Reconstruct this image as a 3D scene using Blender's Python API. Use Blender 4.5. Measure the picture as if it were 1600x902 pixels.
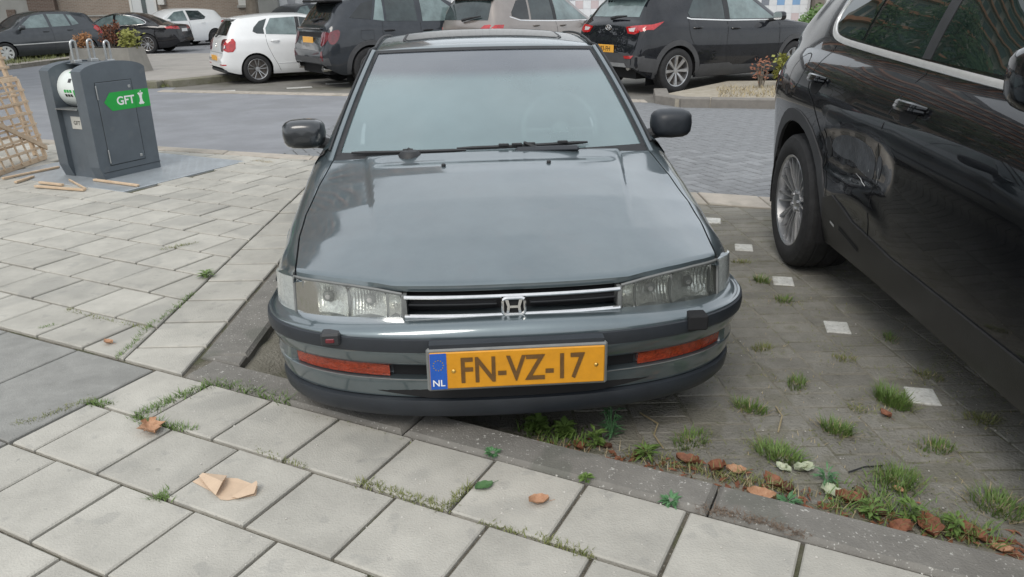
import bpy, bmesh, math, random
import numpy as np
from mathutils import Vector, Matrix
from mathutils.bvhtree import BVHTree
from mathutils.geometry import delaunay_2d_cdt

random.seed(7)
rng = np.random.default_rng(7)
scene = bpy.context.scene
for o in list(bpy.data.objects):
    bpy.data.objects.remove(o)
COL = scene.collection
R = math.radians

# ------------------------------------------------------------------ camera
CAM_H = 1.33
PITCH, ROLL = R(20.6), R(-1.1)
cam_data = bpy.data.cameras.new('camera')
cam_data.sensor_width = 36.0
cam_data.lens = 36.0 * 1208.0 / 1600.0
cam_data.clip_start = 0.05
cam_data.clip_end = 3000.0
cam = bpy.data.objects.new('camera', cam_data)
COL.objects.link(cam)
_f = Vector((0, math.cos(PITCH), -math.sin(PITCH)))
_u = Vector((0, math.sin(PITCH), math.cos(PITCH)))
_r = Vector((1, 0, 0))
_r2 = _r * math.cos(ROLL) + _u * math.sin(ROLL)
_u2 = _u * math.cos(ROLL) - _r * math.sin(ROLL)
cam.matrix_world = Matrix(((_r2.x, _u2.x, -_f.x, 0), (_r2.y, _u2.y, -_f.y, 0), (_r2.z, _u2.z, -_f.z, CAM_H), (0, 0, 0, 1)))
scene.camera = cam

# ------------------------------------------------------------------ sky, sun, exposure
SUN_EL, SUN_AZ = R(48), R(200)          # azimuth measured from +Y, clockwise seen from above
world = bpy.data.worlds.new('World')
scene.world = world
world.use_nodes = True
wn, wl = world.node_tree.nodes, world.node_tree.links
wn.clear()
w_out = wn.new('ShaderNodeOutputWorld')
w_bg = wn.new('ShaderNodeBackground')
w_sky = wn.new('ShaderNodeTexSky')
w_sky.sky_type = 'NISHITA'
w_sky.sun_disc = False
w_sky.sun_elevation = SUN_EL
w_sky.sun_rotation = SUN_AZ
w_sky.air_density = 1.0
w_sky.dust_density = 2.0
w_tc = wn.new('ShaderNodeTexCoord')
w_map = wn.new('ShaderNodeMapping')
w_map.inputs['Scale'].default_value = (1.0, 1.0, 2.2)
w_noise = wn.new('ShaderNodeTexNoise')
w_noise.inputs['Scale'].default_value = 2.3
w_noise.inputs['Detail'].default_value = 6.0
w_noise.inputs['Roughness'].default_value = 0.55
w_ramp = wn.new('ShaderNodeValToRGB')
w_ramp.color_ramp.elements[0].position = 0.30
w_ramp.color_ramp.elements[0].color = (6.6, 7.05, 7.55, 1)
w_ramp.color_ramp.elements[1].position = 0.72
w_ramp.color_ramp.elements[1].color = (10.2, 10.6, 10.9, 1)
w_mix = wn.new('ShaderNodeMixRGB')
w_mix.inputs[0].default_value = 0.86
wl.new(w_tc.outputs['Generated'], w_map.inputs[0])
wl.new(w_map.outputs[0], w_noise.inputs['Vector'])
wl.new(w_noise.outputs['Fac'], w_ramp.inputs[0])
wl.new(w_sky.outputs[0], w_mix.inputs[1])
wl.new(w_ramp.outputs[0], w_mix.inputs[2])
wl.new(w_mix.outputs[0], w_bg.inputs[0])
w_bg.inputs[1].default_value = 0.10
wl.new(w_bg.outputs[0], w_out.inputs[0])

sun_data = bpy.data.lights.new('sun', 'SUN')
sun_data.energy = 1.1
sun_data.angle = R(25)
sun_data.color = (1.0, 0.94, 0.86)
sun = bpy.data.objects.new('sun', sun_data)
COL.objects.link(sun)
_sd = Vector((math.sin(SUN_AZ) * math.cos(SUN_EL), math.cos(SUN_AZ) * math.cos(SUN_EL), math.sin(SUN_EL)))
sun.rotation_euler = _sd.to_track_quat('Z', 'Y').to_euler()
sun.location = _sd * 40

vs = scene.view_settings
vs.view_transform = 'Standard'
vs.look = 'None'
vs.exposure = 0.46
vs.gamma = 1.0
vs.use_curve_mapping = False
scene.cycles.use_denoising = True
scene.cycles.max_bounces = 8
scene.cycles.transparent_max_bounces = 12
scene.cycles.sample_clamp_indirect = 6.0
scene.cycles.caustics_reflective = False
scene.cycles.caustics_refractive = False

# ------------------------------------------------------------------ materials
MATS = {}
def _new(name):
    m = bpy.data.materials.new(name)
    m.use_nodes = True
    nt = m.node_tree
    b = nt.nodes['Principled BSDF']
    MATS[name] = m
    return m, nt, b

def mat(name, col, rough=0.6, metal=0.0, coat=0.0, spec=0.5, var=0.0, scale=20.0, bump=0.0, bscale=None,
        col2=None, speck=None, objvar=0.0, emit=None, trans=False):
    """principled material with noise colour variation, bump, optional specks and per-object variation"""
    m, nt, b = _new(name)
    N, L = nt.nodes, nt.links
    b.inputs['Roughness'].default_value = rough
    b.inputs['Metallic'].default_value = metal
    b.inputs['Coat Weight'].default_value = coat
    b.inputs['Coat Roughness'].default_value = 0.04
    b.inputs['Specular IOR Level'].default_value = spec
    col = tuple(col)
    b.inputs['Base Color'].default_value = col + (1,)
    tc = N.new('ShaderNodeNewGeometry')
    out = None
    if var > 0 or col2 is not None:
        nz = N.new('ShaderNodeTexNoise')
        nz.inputs['Scale'].default_value = scale
        nz.inputs['Detail'].default_value = 8
        nz.inputs['Roughness'].default_value = 0.65
        L.new(tc.outputs['Position'], nz.inputs['Vector'])
        rp = N.new('ShaderNodeValToRGB')
        rp.color_ramp.elements[0].position = 0.33
        rp.color_ramp.elements[1].position = 0.68
        if col2 is None:
            rp.color_ramp.elements[0].color = tuple(c * (1 - var) for c in col) + (1,)
            rp.color_ramp.elements[1].color = tuple(min(1, c * (1 + var)) for c in col) + (1,)
        else:
            rp.color_ramp.elements[0].color = col + (1,)
            rp.color_ramp.elements[1].color = tuple(col2) + (1,)
        L.new(nz.outputs['Fac'], rp.inputs[0])
        out = rp.outputs[0]
    if speck:
        # speck: list of (scale, threshold, colour, amount)
        for (sc_, th, sc_col, amt) in speck:
            v = N.new('ShaderNodeTexNoise')
            v.inputs['Scale'].default_value = sc_
            v.inputs['Detail'].default_value = 2
            L.new(tc.outputs['Position'], v.inputs['Vector'])
            r2 = N.new('ShaderNodeMapRange')
            r2.inputs[1].default_value = th
            r2.inputs[2].default_value = th + 0.05
            r2.inputs[3].default_value = 0
            r2.inputs[4].default_value = amt
            L.new(v.outputs['Fac'], r2.inputs[0])
            mx = N.new('ShaderNodeMixRGB')
            L.new(r2.outputs[0], mx.inputs[0])
            if out is None:
                mx.inputs[1].default_value = col + (1,)
            else:
                L.new(out, mx.inputs[1])
            mx.inputs[2].default_value = tuple(sc_col) + (1,)
            out = mx.outputs[0]
    if objvar > 0:
        oi = N.new('ShaderNodeObjectInfo')
        mr = N.new('ShaderNodeMapRange')
        mr.inputs[3].default_value = 1 - objvar
        mr.inputs[4].default_value = 1 + objvar
        L.new(oi.outputs['Random'], mr.inputs[0])
        mul = N.new('ShaderNodeMixRGB')
        mul.blend_type = 'MULTIPLY'
        mul.inputs[0].default_value = 1
        if out is None:
            mul.inputs[1].default_value = col + (1,)
        else:
            L.new(out, mul.inputs[1])
        L.new(mr.outputs[0], mul.inputs[2])
        out = mul.outputs[0]
    if out is not None:
        L.new(out, b.inputs['Base Color'])
    if bump > 0:
        nb = N.new('ShaderNodeTexNoise')
        nb.inputs['Scale'].default_value = bscale or scale * 3
        nb.inputs['Detail'].default_value = 6
        L.new(tc.outputs['Position'], nb.inputs['Vector'])
        bp = N.new('ShaderNodeBump')
        bp.inputs['Strength'].default_value = bump
        bp.inputs['Distance'].default_value = 0.01
        L.new(nb.outputs['Fac'], bp.inputs['Height'])
        L.new(bp.outputs[0], b.inputs['Normal'])
    if emit:
        b.inputs['Emission Color'].default_value = tuple(emit[0]) + (1,)
        b.inputs['Emission Strength'].default_value = emit[1]
    return m

def car_paint(name, col, rough=0.28, metal=0.0, dirt=0.15, coat=1.0, film=(.02, .10), ior=1.5, speck=None):
    m = mat(name, col, rough, metal, coat=coat, col2=tuple(c * (1 + dirt) + 0.006 for c in col), scale=6.0, speck=speck)
    b = m.node_tree.nodes['Principled BSDF']
    b.inputs['Specular IOR Level'].default_value = 0.05
    # road film makes the gloss uneven
    N, L = m.node_tree.nodes, m.node_tree.links
    tc = N.new('ShaderNodeNewGeometry')
    nz = N.new('ShaderNodeTexNoise'); nz.inputs['Scale'].default_value = 9; nz.inputs['Detail'].default_value = 9
    L.new(tc.outputs['Position'], nz.inputs['Vector'])
    mr = N.new('ShaderNodeMapRange'); mr.inputs[1].default_value = 0.3; mr.inputs[2].default_value = 0.75
    mr.inputs[3].default_value = film[0]; mr.inputs[4].default_value = film[1]
    b.inputs['Coat IOR'].default_value = ior
    L.new(nz.outputs['Fac'], mr.inputs[0])
    L.new(mr.outputs[0], b.inputs['Coat Roughness'])
    return m

def glass(name, tint=(0.75, 0.85, 0.84), dust_veil=0.0, dust_veil_col=(0.5, 0.55, 0.55), rough=0.01, dark=0.0, band=None):
    """thin sheet of glass: clear through, reflecting by angle; dust is a diffuse film of grime, on the windscreen also painted-in sky reflection; band = (z0, z1, colour) shade strip at its top"""
    m, nt, b = _new(name)
    N, L = nt.nodes, nt.links
    N.remove(b)
    out = N['Material Output']
    tr = N.new('ShaderNodeBsdfTransparent'); tr.inputs[0].default_value = tuple(tint) + (1,)
    gl = N.new('ShaderNodeBsdfGlossy'); gl.inputs['Roughness'].default_value = rough
    gl.inputs['Color'].default_value = (1, 1, 1, 1)
    fr = N.new('ShaderNodeFresnel'); fr.inputs[0].default_value = 1.52
    mx = N.new('ShaderNodeMixShader')
    mm = N.new('ShaderNodeMath'); mm.operation = 'MULTIPLY_ADD'
    mm.inputs[1].default_value = 1.7; mm.inputs[2].default_value = 0.02; mm.use_clamp = True
    L.new(fr.outputs[0], mm.inputs[0])
    L.new(mm.outputs[0], mx.inputs[0])
    base = tr.outputs[0]
    if dust_veil > 0:
        df = N.new('ShaderNodeBsdfDiffuse'); df.inputs[0].default_value = tuple(dust_veil_col) + (1,)
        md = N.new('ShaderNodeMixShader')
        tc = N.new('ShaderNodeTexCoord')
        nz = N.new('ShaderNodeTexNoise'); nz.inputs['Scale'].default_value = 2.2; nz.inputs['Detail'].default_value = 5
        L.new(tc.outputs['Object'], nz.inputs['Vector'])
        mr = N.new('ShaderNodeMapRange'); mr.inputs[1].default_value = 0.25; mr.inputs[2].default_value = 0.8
        mr.inputs[3].default_value = max(0, dust_veil - 0.09); mr.inputs[4].default_value = min(1, dust_veil + 0.07)
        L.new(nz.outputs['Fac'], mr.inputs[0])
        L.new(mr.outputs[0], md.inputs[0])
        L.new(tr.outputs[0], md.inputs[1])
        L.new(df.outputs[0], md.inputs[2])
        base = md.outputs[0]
        if band:
            z0, z1, bc = band
            sx = N.new('ShaderNodeSeparateXYZ'); L.new(tc.outputs['Object'], sx.inputs[0])
            mb = N.new('ShaderNodeMapRange'); mb.interpolation_type = 'SMOOTHSTEP'
            mb.inputs[1].default_value = z0; mb.inputs[2].default_value = z1
            mb.inputs[3].default_value = 0; mb.inputs[4].default_value = 1
            L.new(sx.outputs[2], mb.inputs[0])
            mc = N.new('ShaderNodeMixRGB'); mc.inputs[1].default_value = tuple(dust_veil_col) + (1,); mc.inputs[2].default_value = tuple(bc) + (1,)
            L.new(mb.outputs[0], mc.inputs[0]); L.new(mc.outputs[0], df.inputs[0])
            mt = N.new('ShaderNodeMixRGB'); mt.inputs[1].default_value = tuple(tint) + (1,); mt.inputs[2].default_value = tuple(c * 0.8 for c in bc) + (1,)
            L.new(mb.outputs[0], mt.inputs[0]); L.new(mt.outputs[0], tr.inputs[0])
    L.new(base, mx.inputs[1]); L.new(gl.outputs[0], mx.inputs[2])
    L.new(mx.outputs[0], out.inputs['Surface'])
    return m

# pavement family
M_TILE = mat('concrete_tile', (0.412, 0.396, 0.352), 0.88, var=0.13, scale=5, bump=0.35, bscale=160, objvar=0.10,
             speck=[(300, 0.66, (0.50, 0.49, 0.46), 0.35), (240, 0.68, (0.24, 0.235, 0.22), 0.35), (2.6, 0.56, (0.29, 0.283, 0.258), 0.40), (11, 0.63, (0.27, 0.265, 0.245), 0.35), (26, 0.70, (0.20, 0.195, 0.18), 0.35)])
M_SLAB = mat('dark_slab', (0.265, 0.262, 0.245), 0.9, var=0.14, scale=9, bump=0.4, bscale=200,
             speck=[(170, 0.69, (0.42, 0.42, 0.40), 0.6), (3, 0.55, (0.20, 0.198, 0.185), 0.4)])
M_KERB = mat('kerb_concrete', (0.195, 0.185, 0.166), 0.9, var=0.16, scale=9, bump=0.45, bscale=160,
             speck=[(110, 0.655, (0.50, 0.49, 0.45), 0.75), (55, 0.69, (0.55, 0.54, 0.5), 0.6), (4, 0.55, (0.11, 0.115, 0.095), 0.5)])
M_JOINT = mat('joint_sand', (0.085, 0.076, 0.058), 0.95, col2=(0.185, 0.168, 0.135), scale=24, bump=0.8, bscale=120,
              speck=[(160, 0.66, (0.42, 0.40, 0.36), 0.8), (5, 0.53, (0.075, 0.085, 0.035), 0.6)])
M_PAVER = mat('parking_paver', (0.172, 0.164, 0.140), 0.95, col2=(0.262, 0.252, 0.222), scale=6, bump=0.9, bscale=90, objvar=0.13,
              speck=[(150, 0.68, (0.30, 0.28, 0.25), 0.6), (6, 0.55, (0.135, 0.128, 0.090), 0.5)])
M_DIRT = mat('parking_dirt', (0.165, 0.154, 0.120), 0.97, col2=(0.250, 0.235, 0.195), scale=9, bump=0.8, bscale=90,
             speck=[(140, 0.68, (0.36, 0.33, 0.28), 0.6), (4, 0.56, (0.07, 0.075, 0.038), 0.45)])
M_ROADBRICK = mat('road_brick', (0.215, 0.222, 0.230), 0.85, var=0.14, scale=10, bump=0.35, bscale=140, objvar=0.14,
                  speck=[(150, 0.7, (0.32, 0.32, 0.32), 0.4)])
M_ROADBED = mat('road_sand', (0.085, 0.085, 0.08), 0.95, var=0.25, scale=30, bump=0.5)
M_ASPHALT = mat('asphalt', (0.245, 0.252, 0.268), 0.88, var=0.12, scale=2.0, bump=0.5, bscale=260,
                speck=[(240, 0.66, (0.33, 0.33, 0.335), 0.5), (1.1, 0.55, (0.21, 0.215, 0.225), 0.5)])
M_BAND = mat('pale_concrete_band', (0.40, 0.36, 0.31), 0.9, var=0.13, scale=8, bump=0.4, bscale=120, objvar=0.08,
             speck=[(5, 0.55, (0.28, 0.26, 0.215), 0.5), (120, 0.7, (0.22, 0.2, 0.17), 0.5)])
M_FARPAVE = mat('far_paving', (0.36, 0.335, 0.305), 0.9, var=0.1, scale=2.5, bump=0.3, bscale=40,
                speck=[(1.0, 0.56, (0.30, 0.285, 0.255), 0.5)])
M_FARBAY = mat('far_bay_paving', (0.150, 0.143, 0.128), 0.92, col2=(0.21, 0.2, 0.18), scale=2.2, bump=0.4, bscale=60,
               speck=[(1.6, 0.56, (0.12, 0.12, 0.085), 0.5)])
M_EARTH = mat('ground_earth', (0.13, 0.13, 0.115), 0.95, col2=(0.17, 0.165, 0.15), scale=0.8, bump=0.4, bscale=20)
M_MOSSKERB = mat('mossy_kerb', (0.17, 0.165, 0.11), 0.95, col2=(0.26, 0.245, 0.205), scale=3.5, bump=0.6, bscale=40)
M_WHITEMARK = mat('white_marker', (0.56, 0.56, 0.53), 0.85, var=0.16, scale=25, bump=0.5, bscale=120,
                  speck=[(60, 0.60, (0.34, 0.33, 0.29), 0.6), (14, 0.58, (0.40, 0.39, 0.34), 0.6)])
M_STEEL = mat('tread_steel', (0.47, 0.505, 0.53), 0.42, metal=0.55, var=0.10, scale=6, bump=0.15, bscale=300)
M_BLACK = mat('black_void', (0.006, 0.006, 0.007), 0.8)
M_RUBBER = mat('tyre_rubber', (0.022, 0.022, 0.023), 0.85, var=0.3, scale=25, bump=0.2, bscale=120)
M_PLASTIC = mat('black_plastic', (0.022, 0.023, 0.025), 0.55, var=0.2, scale=12, bump=0.1, bscale=400)
M_CLAD = mat('grey_cladding', (0.058, 0.059, 0.062), 0.62, var=0.14, scale=8, bump=0.12, bscale=300)
M_CHROME = mat('chrome', (0.72, 0.71, 0.70), 0.14, metal=1.0, var=0.1, scale=30)
M_ALU = mat('alloy', (0.50, 0.505, 0.515), 0.32, metal=0.85, var=0.12, scale=20)
M_ALUDARK = mat('dark_alloy', (0.16, 0.163, 0.17), 0.38, metal=0.8, var=0.2, scale=20)
M_SILVERPAINT = mat('satin_silver', (0.58, 0.58, 0.57), 0.4, metal=0.2, var=0.08, scale=20)
M_BRAKE = mat('brake_metal', (0.16, 0.14, 0.125), 0.5, metal=0.7, var=0.3, scale=14)
M_REDLENS = mat('red_lens', (0.42, 0.012, 0.014), 0.12, coat=1.0, var=0.3, scale=26)
M_REDDARK = mat('dark_red_lens', (0.13, 0.012, 0.018), 0.12, coat=1.0, var=0.3, scale=20)
M_CLEARLENS = mat('pale_lens', (0.62, 0.58, 0.58), 0.12, coat=1.0, var=0.15, scale=30)
M_ORANGELENS = mat('orange_lens', (0.30, 0.036, 0.010), 0.2, coat=0.6, var=0.35, scale=60, bump=0.5, bscale=160)
M_TINT = mat('tinted_window', (0.028, 0.040, 0.041), 0.03, spec=0.75, var=0.5, scale=3.0)
M_TINTLIGHT = mat('pale_window', (0.15, 0.20, 0.20), 0.03, spec=0.8, var=0.35, scale=3.5)
M_TINTDARK = mat('dark_window', (0.014, 0.017, 0.018), 0.03, spec=0.7, var=0.4, scale=4.0)
M_PLATE = mat('plate_yellow', (0.60, 0.262, 0.008), 0.42, var=0.07, scale=30, bump=0.05, bscale=200)
M_PLATEFAR = mat('plate_yellow_clean', (0.80, 0.40, 0.05), 0.45, var=0.05, scale=30)
M_PLATEBLUE = mat('plate_blue', (0.012, 0.09, 0.42), 0.4, var=0.1, scale=30)
M_PLATETEXT = mat('plate_lettering', (0.12, 0.058, 0.012), 0.55, var=0.2, scale=60)
M_TEXTBLACK = mat('black_print', (0.02, 0.018, 0.014), 0.6)
M_TEXTWHITE = mat('white_print', (0.80, 0.80, 0.78), 0.5, var=0.05, scale=40)

# ------------------------------------------------------------------ object helpers
def link(o):
    COL.objects.link(o)
    return o

def tag(o, label=None, cat=None, group=None, kind=None):
    if label: o['label'] = label
    if cat: o['category'] = cat
    if group: o['group'] = group
    if kind: o['kind'] = kind
    return o

def empty(name, loc=(0, 0, 0), rotz=0.0, label=None, cat=None, group=None):
    o = bpy.data.objects.new(name, None)
    o.empty_display_size = 0.1
    o.location = loc
    o.rotation_euler = (0, 0, rotz)
    link(o)
    return tag(o, label, cat, group)

def mesh_from(name, verts, faces, material=None, smooth=False, angle=35):
    me = bpy.data.meshes.new(name)
    me.from_pydata([tuple(v) for v in verts], [], [tuple(f) for f in faces])
    me.validate()
    if material: me.materials.append(material)
    if smooth:
        me.polygons.foreach_set('use_smooth', [True] * len(me.polygons))
        try:
            me.set_sharp_from_angle(angle=R(angle))
        except Exception:
            pass
    me.update()
    return me

def ob(name, me, parent=None, loc=None, rot=None):
    o = bpy.data.objects.new(name, me)
    link(o)
    if parent is not None: o.parent = parent
    if loc is not None: o.location = loc
    if rot is not None: o.rotation_euler = rot
    return o

def part(name, verts, faces, material, parent=None, smooth=False, angle=35):
    return ob(name, mesh_from(name, verts, faces, material, smooth, angle), parent)

class MB:
    """collects shapes into one mesh"""
    def __init__(s): s.v = []; s.f = []
    def add(s, v, f):
        n = len(s.v)
        s.v += [tuple(p) for p in v]
        s.f += [tuple(i + n for i in q) for q in f]
        return s
    def box(s, x0, x1, y0, y1, z0, z1, M=None):
        v = [(x0, y0, z0), (x1, y0, z0), (x1, y1, z0), (x0, y1, z0), (x0, y0, z1), (x1, y0, z1), (x1, y1, z1), (x0, y1, z1)]
        if M is not None: v = [tuple(M @ Vector(p)) for p in v]
        return s.add(v, [(3, 2, 1, 0), (4, 5, 6, 7), (0, 1, 5, 4), (1, 2, 6, 5), (2, 3, 7, 6), (3, 0, 4, 7)])
    def cbox(s, x0, x1, y0, y1, z0, z1, b=0.004, M=None):
        """box with chamfered edges"""
        bm = bmesh.new()
        bmesh.ops.create_cube(bm, size=1)
        for q in bm.verts:
            q.co = Vector(((x0 + x1) / 2 + q.co.x * (x1 - x0), (y0 + y1) / 2 + q.co.y * (y1 - y0), (z0 + z1) / 2 + q.co.z * (z1 - z0)))
        bmesh.ops.bevel(bm, geom=list(bm.edges), offset=b, segments=1, affect='EDGES', profile=0.5)
        if M is not None: bm.transform(M)
        bm.verts.ensure_lookup_table()
        v = [tuple(q.co) for q in bm.verts]; f = [[q.index for q in t.verts] for t in bm.faces]
        bm.free()
        return s.add(v, f)
    def tube(s, pts, r, n=8, cap=True, close=False):
        pts = [Vector(p) for p in pts]
        rs = r if isinstance(r, (list, tuple)) else [r] * len(pts)
        rings = []; prev = None
        m = len(pts)
        for i, p in enumerate(pts):
            if close: t = pts[(i + 1) % m] - pts[i - 1]
            else: t = pts[min(i + 1, m - 1)] - pts[max(i - 1, 0)]
            t.normalize()
            a = prev - t * prev.dot(t) if prev is not None else t.orthogonal()
            if a.length < 1e-6: a = t.orthogonal()
            a.normalize(); prev = a
            b = t.cross(a)
            rings.append([p + (a * math.cos(2 * math.pi * k / n) + b * math.sin(2 * math.pi * k / n)) * rs[i] for k in range(n)])
        v = [q for g in rings for q in g]; f = []
        for i in range(m if close else m - 1):
            j = (i + 1) % m
            for k in range(n):
                f.append((i * n + k, i * n + (k + 1) % n, j * n + (k + 1) % n, j * n + k))
        if cap and not close:
            f.append(tuple(reversed(range(n)))); f.append(tuple((m - 1) * n + k for k in range(n)))
        return s.add(v, f)
    def lathe(s, prof, n=32, axis='x', center=(0, 0, 0), sgn=1):
        """prof: list of (axial, radius)"""
        c = Vector(center); v = []; f = []
        for (a, r) in prof:
            for k in range(n):
                t = 2 * math.pi * k / n
                if axis == 'x': v.append(c + Vector((sgn * a, r * math.cos(t), r * math.sin(t))))
                elif axis == 'z': v.append(c + Vector((r * math.cos(t), r * math.sin(t), a)))
                else: v.append(c + Vector((r * math.cos(t), sgn * a, r * math.sin(t))))
        for i in range(len(prof) - 1):
            for k in range(n):
                f.append((i * n + k, i * n + (k + 1) % n, (i + 1) * n + (k + 1) % n, (i + 1) * n + k))
        return s.add(v, f)
    def grid(s, P, close_u=False):
        """P: rows of points"""
        nr, nc = len(P), len(P[0])
        v = [p for row in P for p in row]; f = []
        for i in range(nr - 1):
            for j in range(nc - 1 if not close_u else nc):
                f.append((i * nc + j, i * nc + (j + 1) % nc, (i + 1) * nc + (j + 1) % nc, (i + 1) * nc + j))
        return s.add(v, f)
    def prism(s, poly, z0, z1):
        n = len(poly)
        v = [(p[0], p[1], z0) for p in poly] + [(p[0], p[1], z1) for p in poly]
        f = [tuple(reversed(range(n))), tuple(range(n, 2 * n))] + [(k, (k + 1) % n, n + (k + 1) % n, n + k) for k in range(n)]
        return s.add(v, f)
    def build(s, name, material, parent=None, smooth=False, angle=35):
        return part(name, s.v, s.f, material, parent, smooth, angle)

def ccw(poly):
    a = sum(poly[i][0] * poly[(i + 1) % len(poly)][1] - poly[(i + 1) % len(poly)][0] * poly[i][1] for i in range(len(poly)))
    return list(poly) if a > 0 else list(reversed(poly))

def clip(poly, n, c):
    """keep the side n.p <= c"""
    out = []
    m = len(poly)
    for i in range(m):
        a, b = poly[i], poly[(i + 1) % m]
        da = n[0] * a[0] + n[1] * a[1] - c
        db = n[0] * b[0] + n[1] * b[1] - c
        if da <= 0: out.append(a)
        if (da < 0 < db) or (db < 0 < da):
            t = da / (da - db)
            out.append((a[0] + t * (b[0] - a[0]), a[1] + t * (b[1] - a[1])))
    return out

def clip_convex(poly, reg):
    reg = ccw(reg)
    for i in range(len(reg)):
        a, b = reg[i], reg[(i + 1) % len(reg)]
        n = (b[1] - a[1], -(b[0] - a[0]))
        poly = clip(poly, n, n[0] * a[0] + n[1] * a[1])
        if len(poly) < 3: return []
    return poly

def area(poly):
    return abs(sum(poly[i][0] * poly[(i + 1) % len(poly)][1] - poly[(i + 1) % len(poly)][0] * poly[i][1] for i in range(len(poly)))) / 2

def slab_geo(poly, z0, z1, cham):
    """paving piece: sides, a chamfer and a top; no underside. poly ccw"""
    n = len(poly)
    cx = sum(p[0] for p in poly) / n; cy = sum(p[1] for p in poly) / n
    ins = []
    for i in range(n):
        p, a, b = Vector(poly[i]), Vector(poly[i - 1]), Vector(poly[(i + 1) % n])
        d1 = (p - a); d2 = (b - p)
        if d1.length < 1e-6 or d2.length < 1e-6: ins.append(tuple(p)); continue
        d1.normalize(); d2.normalize()
        n1 = Vector((-d1.y, d1.x)); n2 = Vector((-d2.y, d2.x))
        bis = n1 + n2
        k = max(0.5, (1 + n1.dot(n2)))
        ins.append(tuple(p + bis * (cham / k)))
    v = [(p[0], p[1], z0) for p in poly] + [(p[0], p[1], z1 - cham) for p in poly] + [(p[0], p[1], z1) for p in ins]
    f = [tuple(range(2 * n, 3 * n))]
    for k in range(n):
        q = (k + 1) % n
        f.append((k, q, n + q, n + k)); f.append((n + k, n + q, 2 * n + q, 2 * n + k))
    return v, f

def px_metric(p):
    """rough apparent size: nearer and in the frame counts more"""
    x, y = p
    d = math.hypot(x, y)
    pen = 0
    if y < 1.2 or abs(x) > 0.70 * y + 0.35: pen = 100
    return d + pen

def paving(name, pieces, z0, z1, cham, material, parent, stuff_name, jitter=0.0015, limit=300, hide=None):
    """pieces: convex polygons in plan; the ones that show largest become objects of their own, the rest one mesh"""
    cen = [(sum(q[0] for q in p) / len(p), sum(q[1] for q in p) / len(p)) for p in pieces]
    score = [px_metric(c) + (60 if hide and hide(c) else 0) for c in cen]
    order = sorted(range(len(pieces)), key=lambda i: score[i])
    rest = MB(); cache = {}
    for rank, i in enumerate(order):
        p = ccw(pieces[i]); c = cen[i]
        dz = random.uniform(-jitter, jitter)
        if rank < limit:
            loc = [(q[0] - c[0], q[1] - c[1]) for q in p]
            key = tuple((round(a, 3), round(b, 3)) for a, b in loc)
            if key not in cache:
                v, f = slab_geo(loc, z0 - z1, 0.0, cham)
                cache[key] = mesh_from(name, v, f, material)
            o = ob(name, cache[key], parent, (c[0], c[1], z1 + dz), (random.uniform(-1, 1) * jitter * 2.5, random.uniform(-1, 1) * jitter * 2.5, 0))
        else:
            v, f = slab_geo(p, z0, z1 + dz, cham)
            rest.add(v, f)
    if rest.v:
        o = rest.build(stuff_name, material, parent)
        o['kind'] = 'stuff'

# ------------------------------------------------------------------ the setting: ground levels
Z_ROAD = -0.11
AU = R(-26.8)
U = (math.cos(AU), math.sin(AU)); V = (math.sin(AU), -math.cos(AU))
O0 = (-0.594, 2.321)
TS, TW = 0.300, 0.292
def g(i, j):
    return (O0[0] + i * TS * U[0] + j * TW * V[0], O0[1] + i * TS * U[1] + j * TW * V[1])

def sheet(name, poly, z, material, kind='structure'):
    p = ccw(poly)
    o = part(name, [(q[0], q[1], z) for q in p], [tuple(range(len(p)))], material)
    tag(o, kind=kind)
    return o

part_ground = sheet('ground', [(-400, -60), (400, -60), (400, 700), (-400, 700)], -0.165, M_EARTH)

# road between the two kerb lines
def near_edge(x): return 7.08 - 0.385 * (x + 1.73)
def far_edge(x): return 12.87 - 0.335 * (x + 2.69)
XB = -2.35                                   # asphalt to its left, bricks to its right
road = sheet('road', [(-60, near_edge(-60) + 2), (XB, near_edge(XB) - 0.3), (XB + 0.35, far_edge(XB + 0.35) + 0.05), (-6.0, far_edge(-6.0) + 0.1), (-12.3, 40), (-60, 40)], Z_ROAD - 0.004, M_ASPHALT)
road_bed = sheet('brick_road', [(XB - 0.05, near_edge(XB) - 0.4), (26, near_edge(26) - 0.4), (26, far_edge(26) + 0.1), (XB + 0.3, far_edge(XB) + 0.1)], Z_ROAD - 0.012, M_ROADBED)

# herringbone clinkers
BL = 0.105
ang = R(-21.0 + 45)
ca, sa = math.cos(ang), math.sin(ang)
pcs = []
reg = [(XB + 0.01, near_edge(XB)), (7.5, near_edge(7.5)), (7.5, far_edge(7.5)), (XB + 0.36, far_edge(XB + 0.36))]
G_ = 0.004
for k in range(-30, 130):
    for m in range(-40, 40):
        for (cx, cy, w, h) in ((k + 4 * m, k, 2, 1), (k + 3 + 4 * m, k, 1, 2)):
            bx, by = cx * BL, cy * BL
            mx, my = bx + w * BL / 2, by + h * BL / 2
            X = 1.0 + ca * mx - sa * my; Y = 1.0 + sa * mx + ca * my
            if not (XB - 0.2 < X < 7.7 and 4 < Y < 14): continue
            if Y < near_edge(X) - 0.2 or Y > far_edge(X) + 0.2: continue
            q = [(bx + G_, by + G_), (bx + w * BL - G_, by + G_), (bx + w * BL - G_, by + h * BL - G_), (bx + G_, by + h * BL - G_)]
            q = [(1.0 + ca * a - sa * b, 1.0 + sa * a + ca * b) for a, b in q]
            inside = all(near_edge(a) < b < far_edge(a) and a > XB + 0.03 + (b - 6) * 0.03 for a, b in q)
            if not inside:
                q = clip_convex(q, reg)
                if len(q) < 3 or area(q) < 0.002: continue
            pcs.append(q)
def behind_accord(c):
    a, b = c
    return -1.9 < a < 1.0
paving('road_brick', pcs, Z_ROAD - 0.02, Z_ROAD, 0.004, M_ROADBRICK, road_bed, 'distant_road_bricks', 0.0012, 300, behind_accord)

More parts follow.
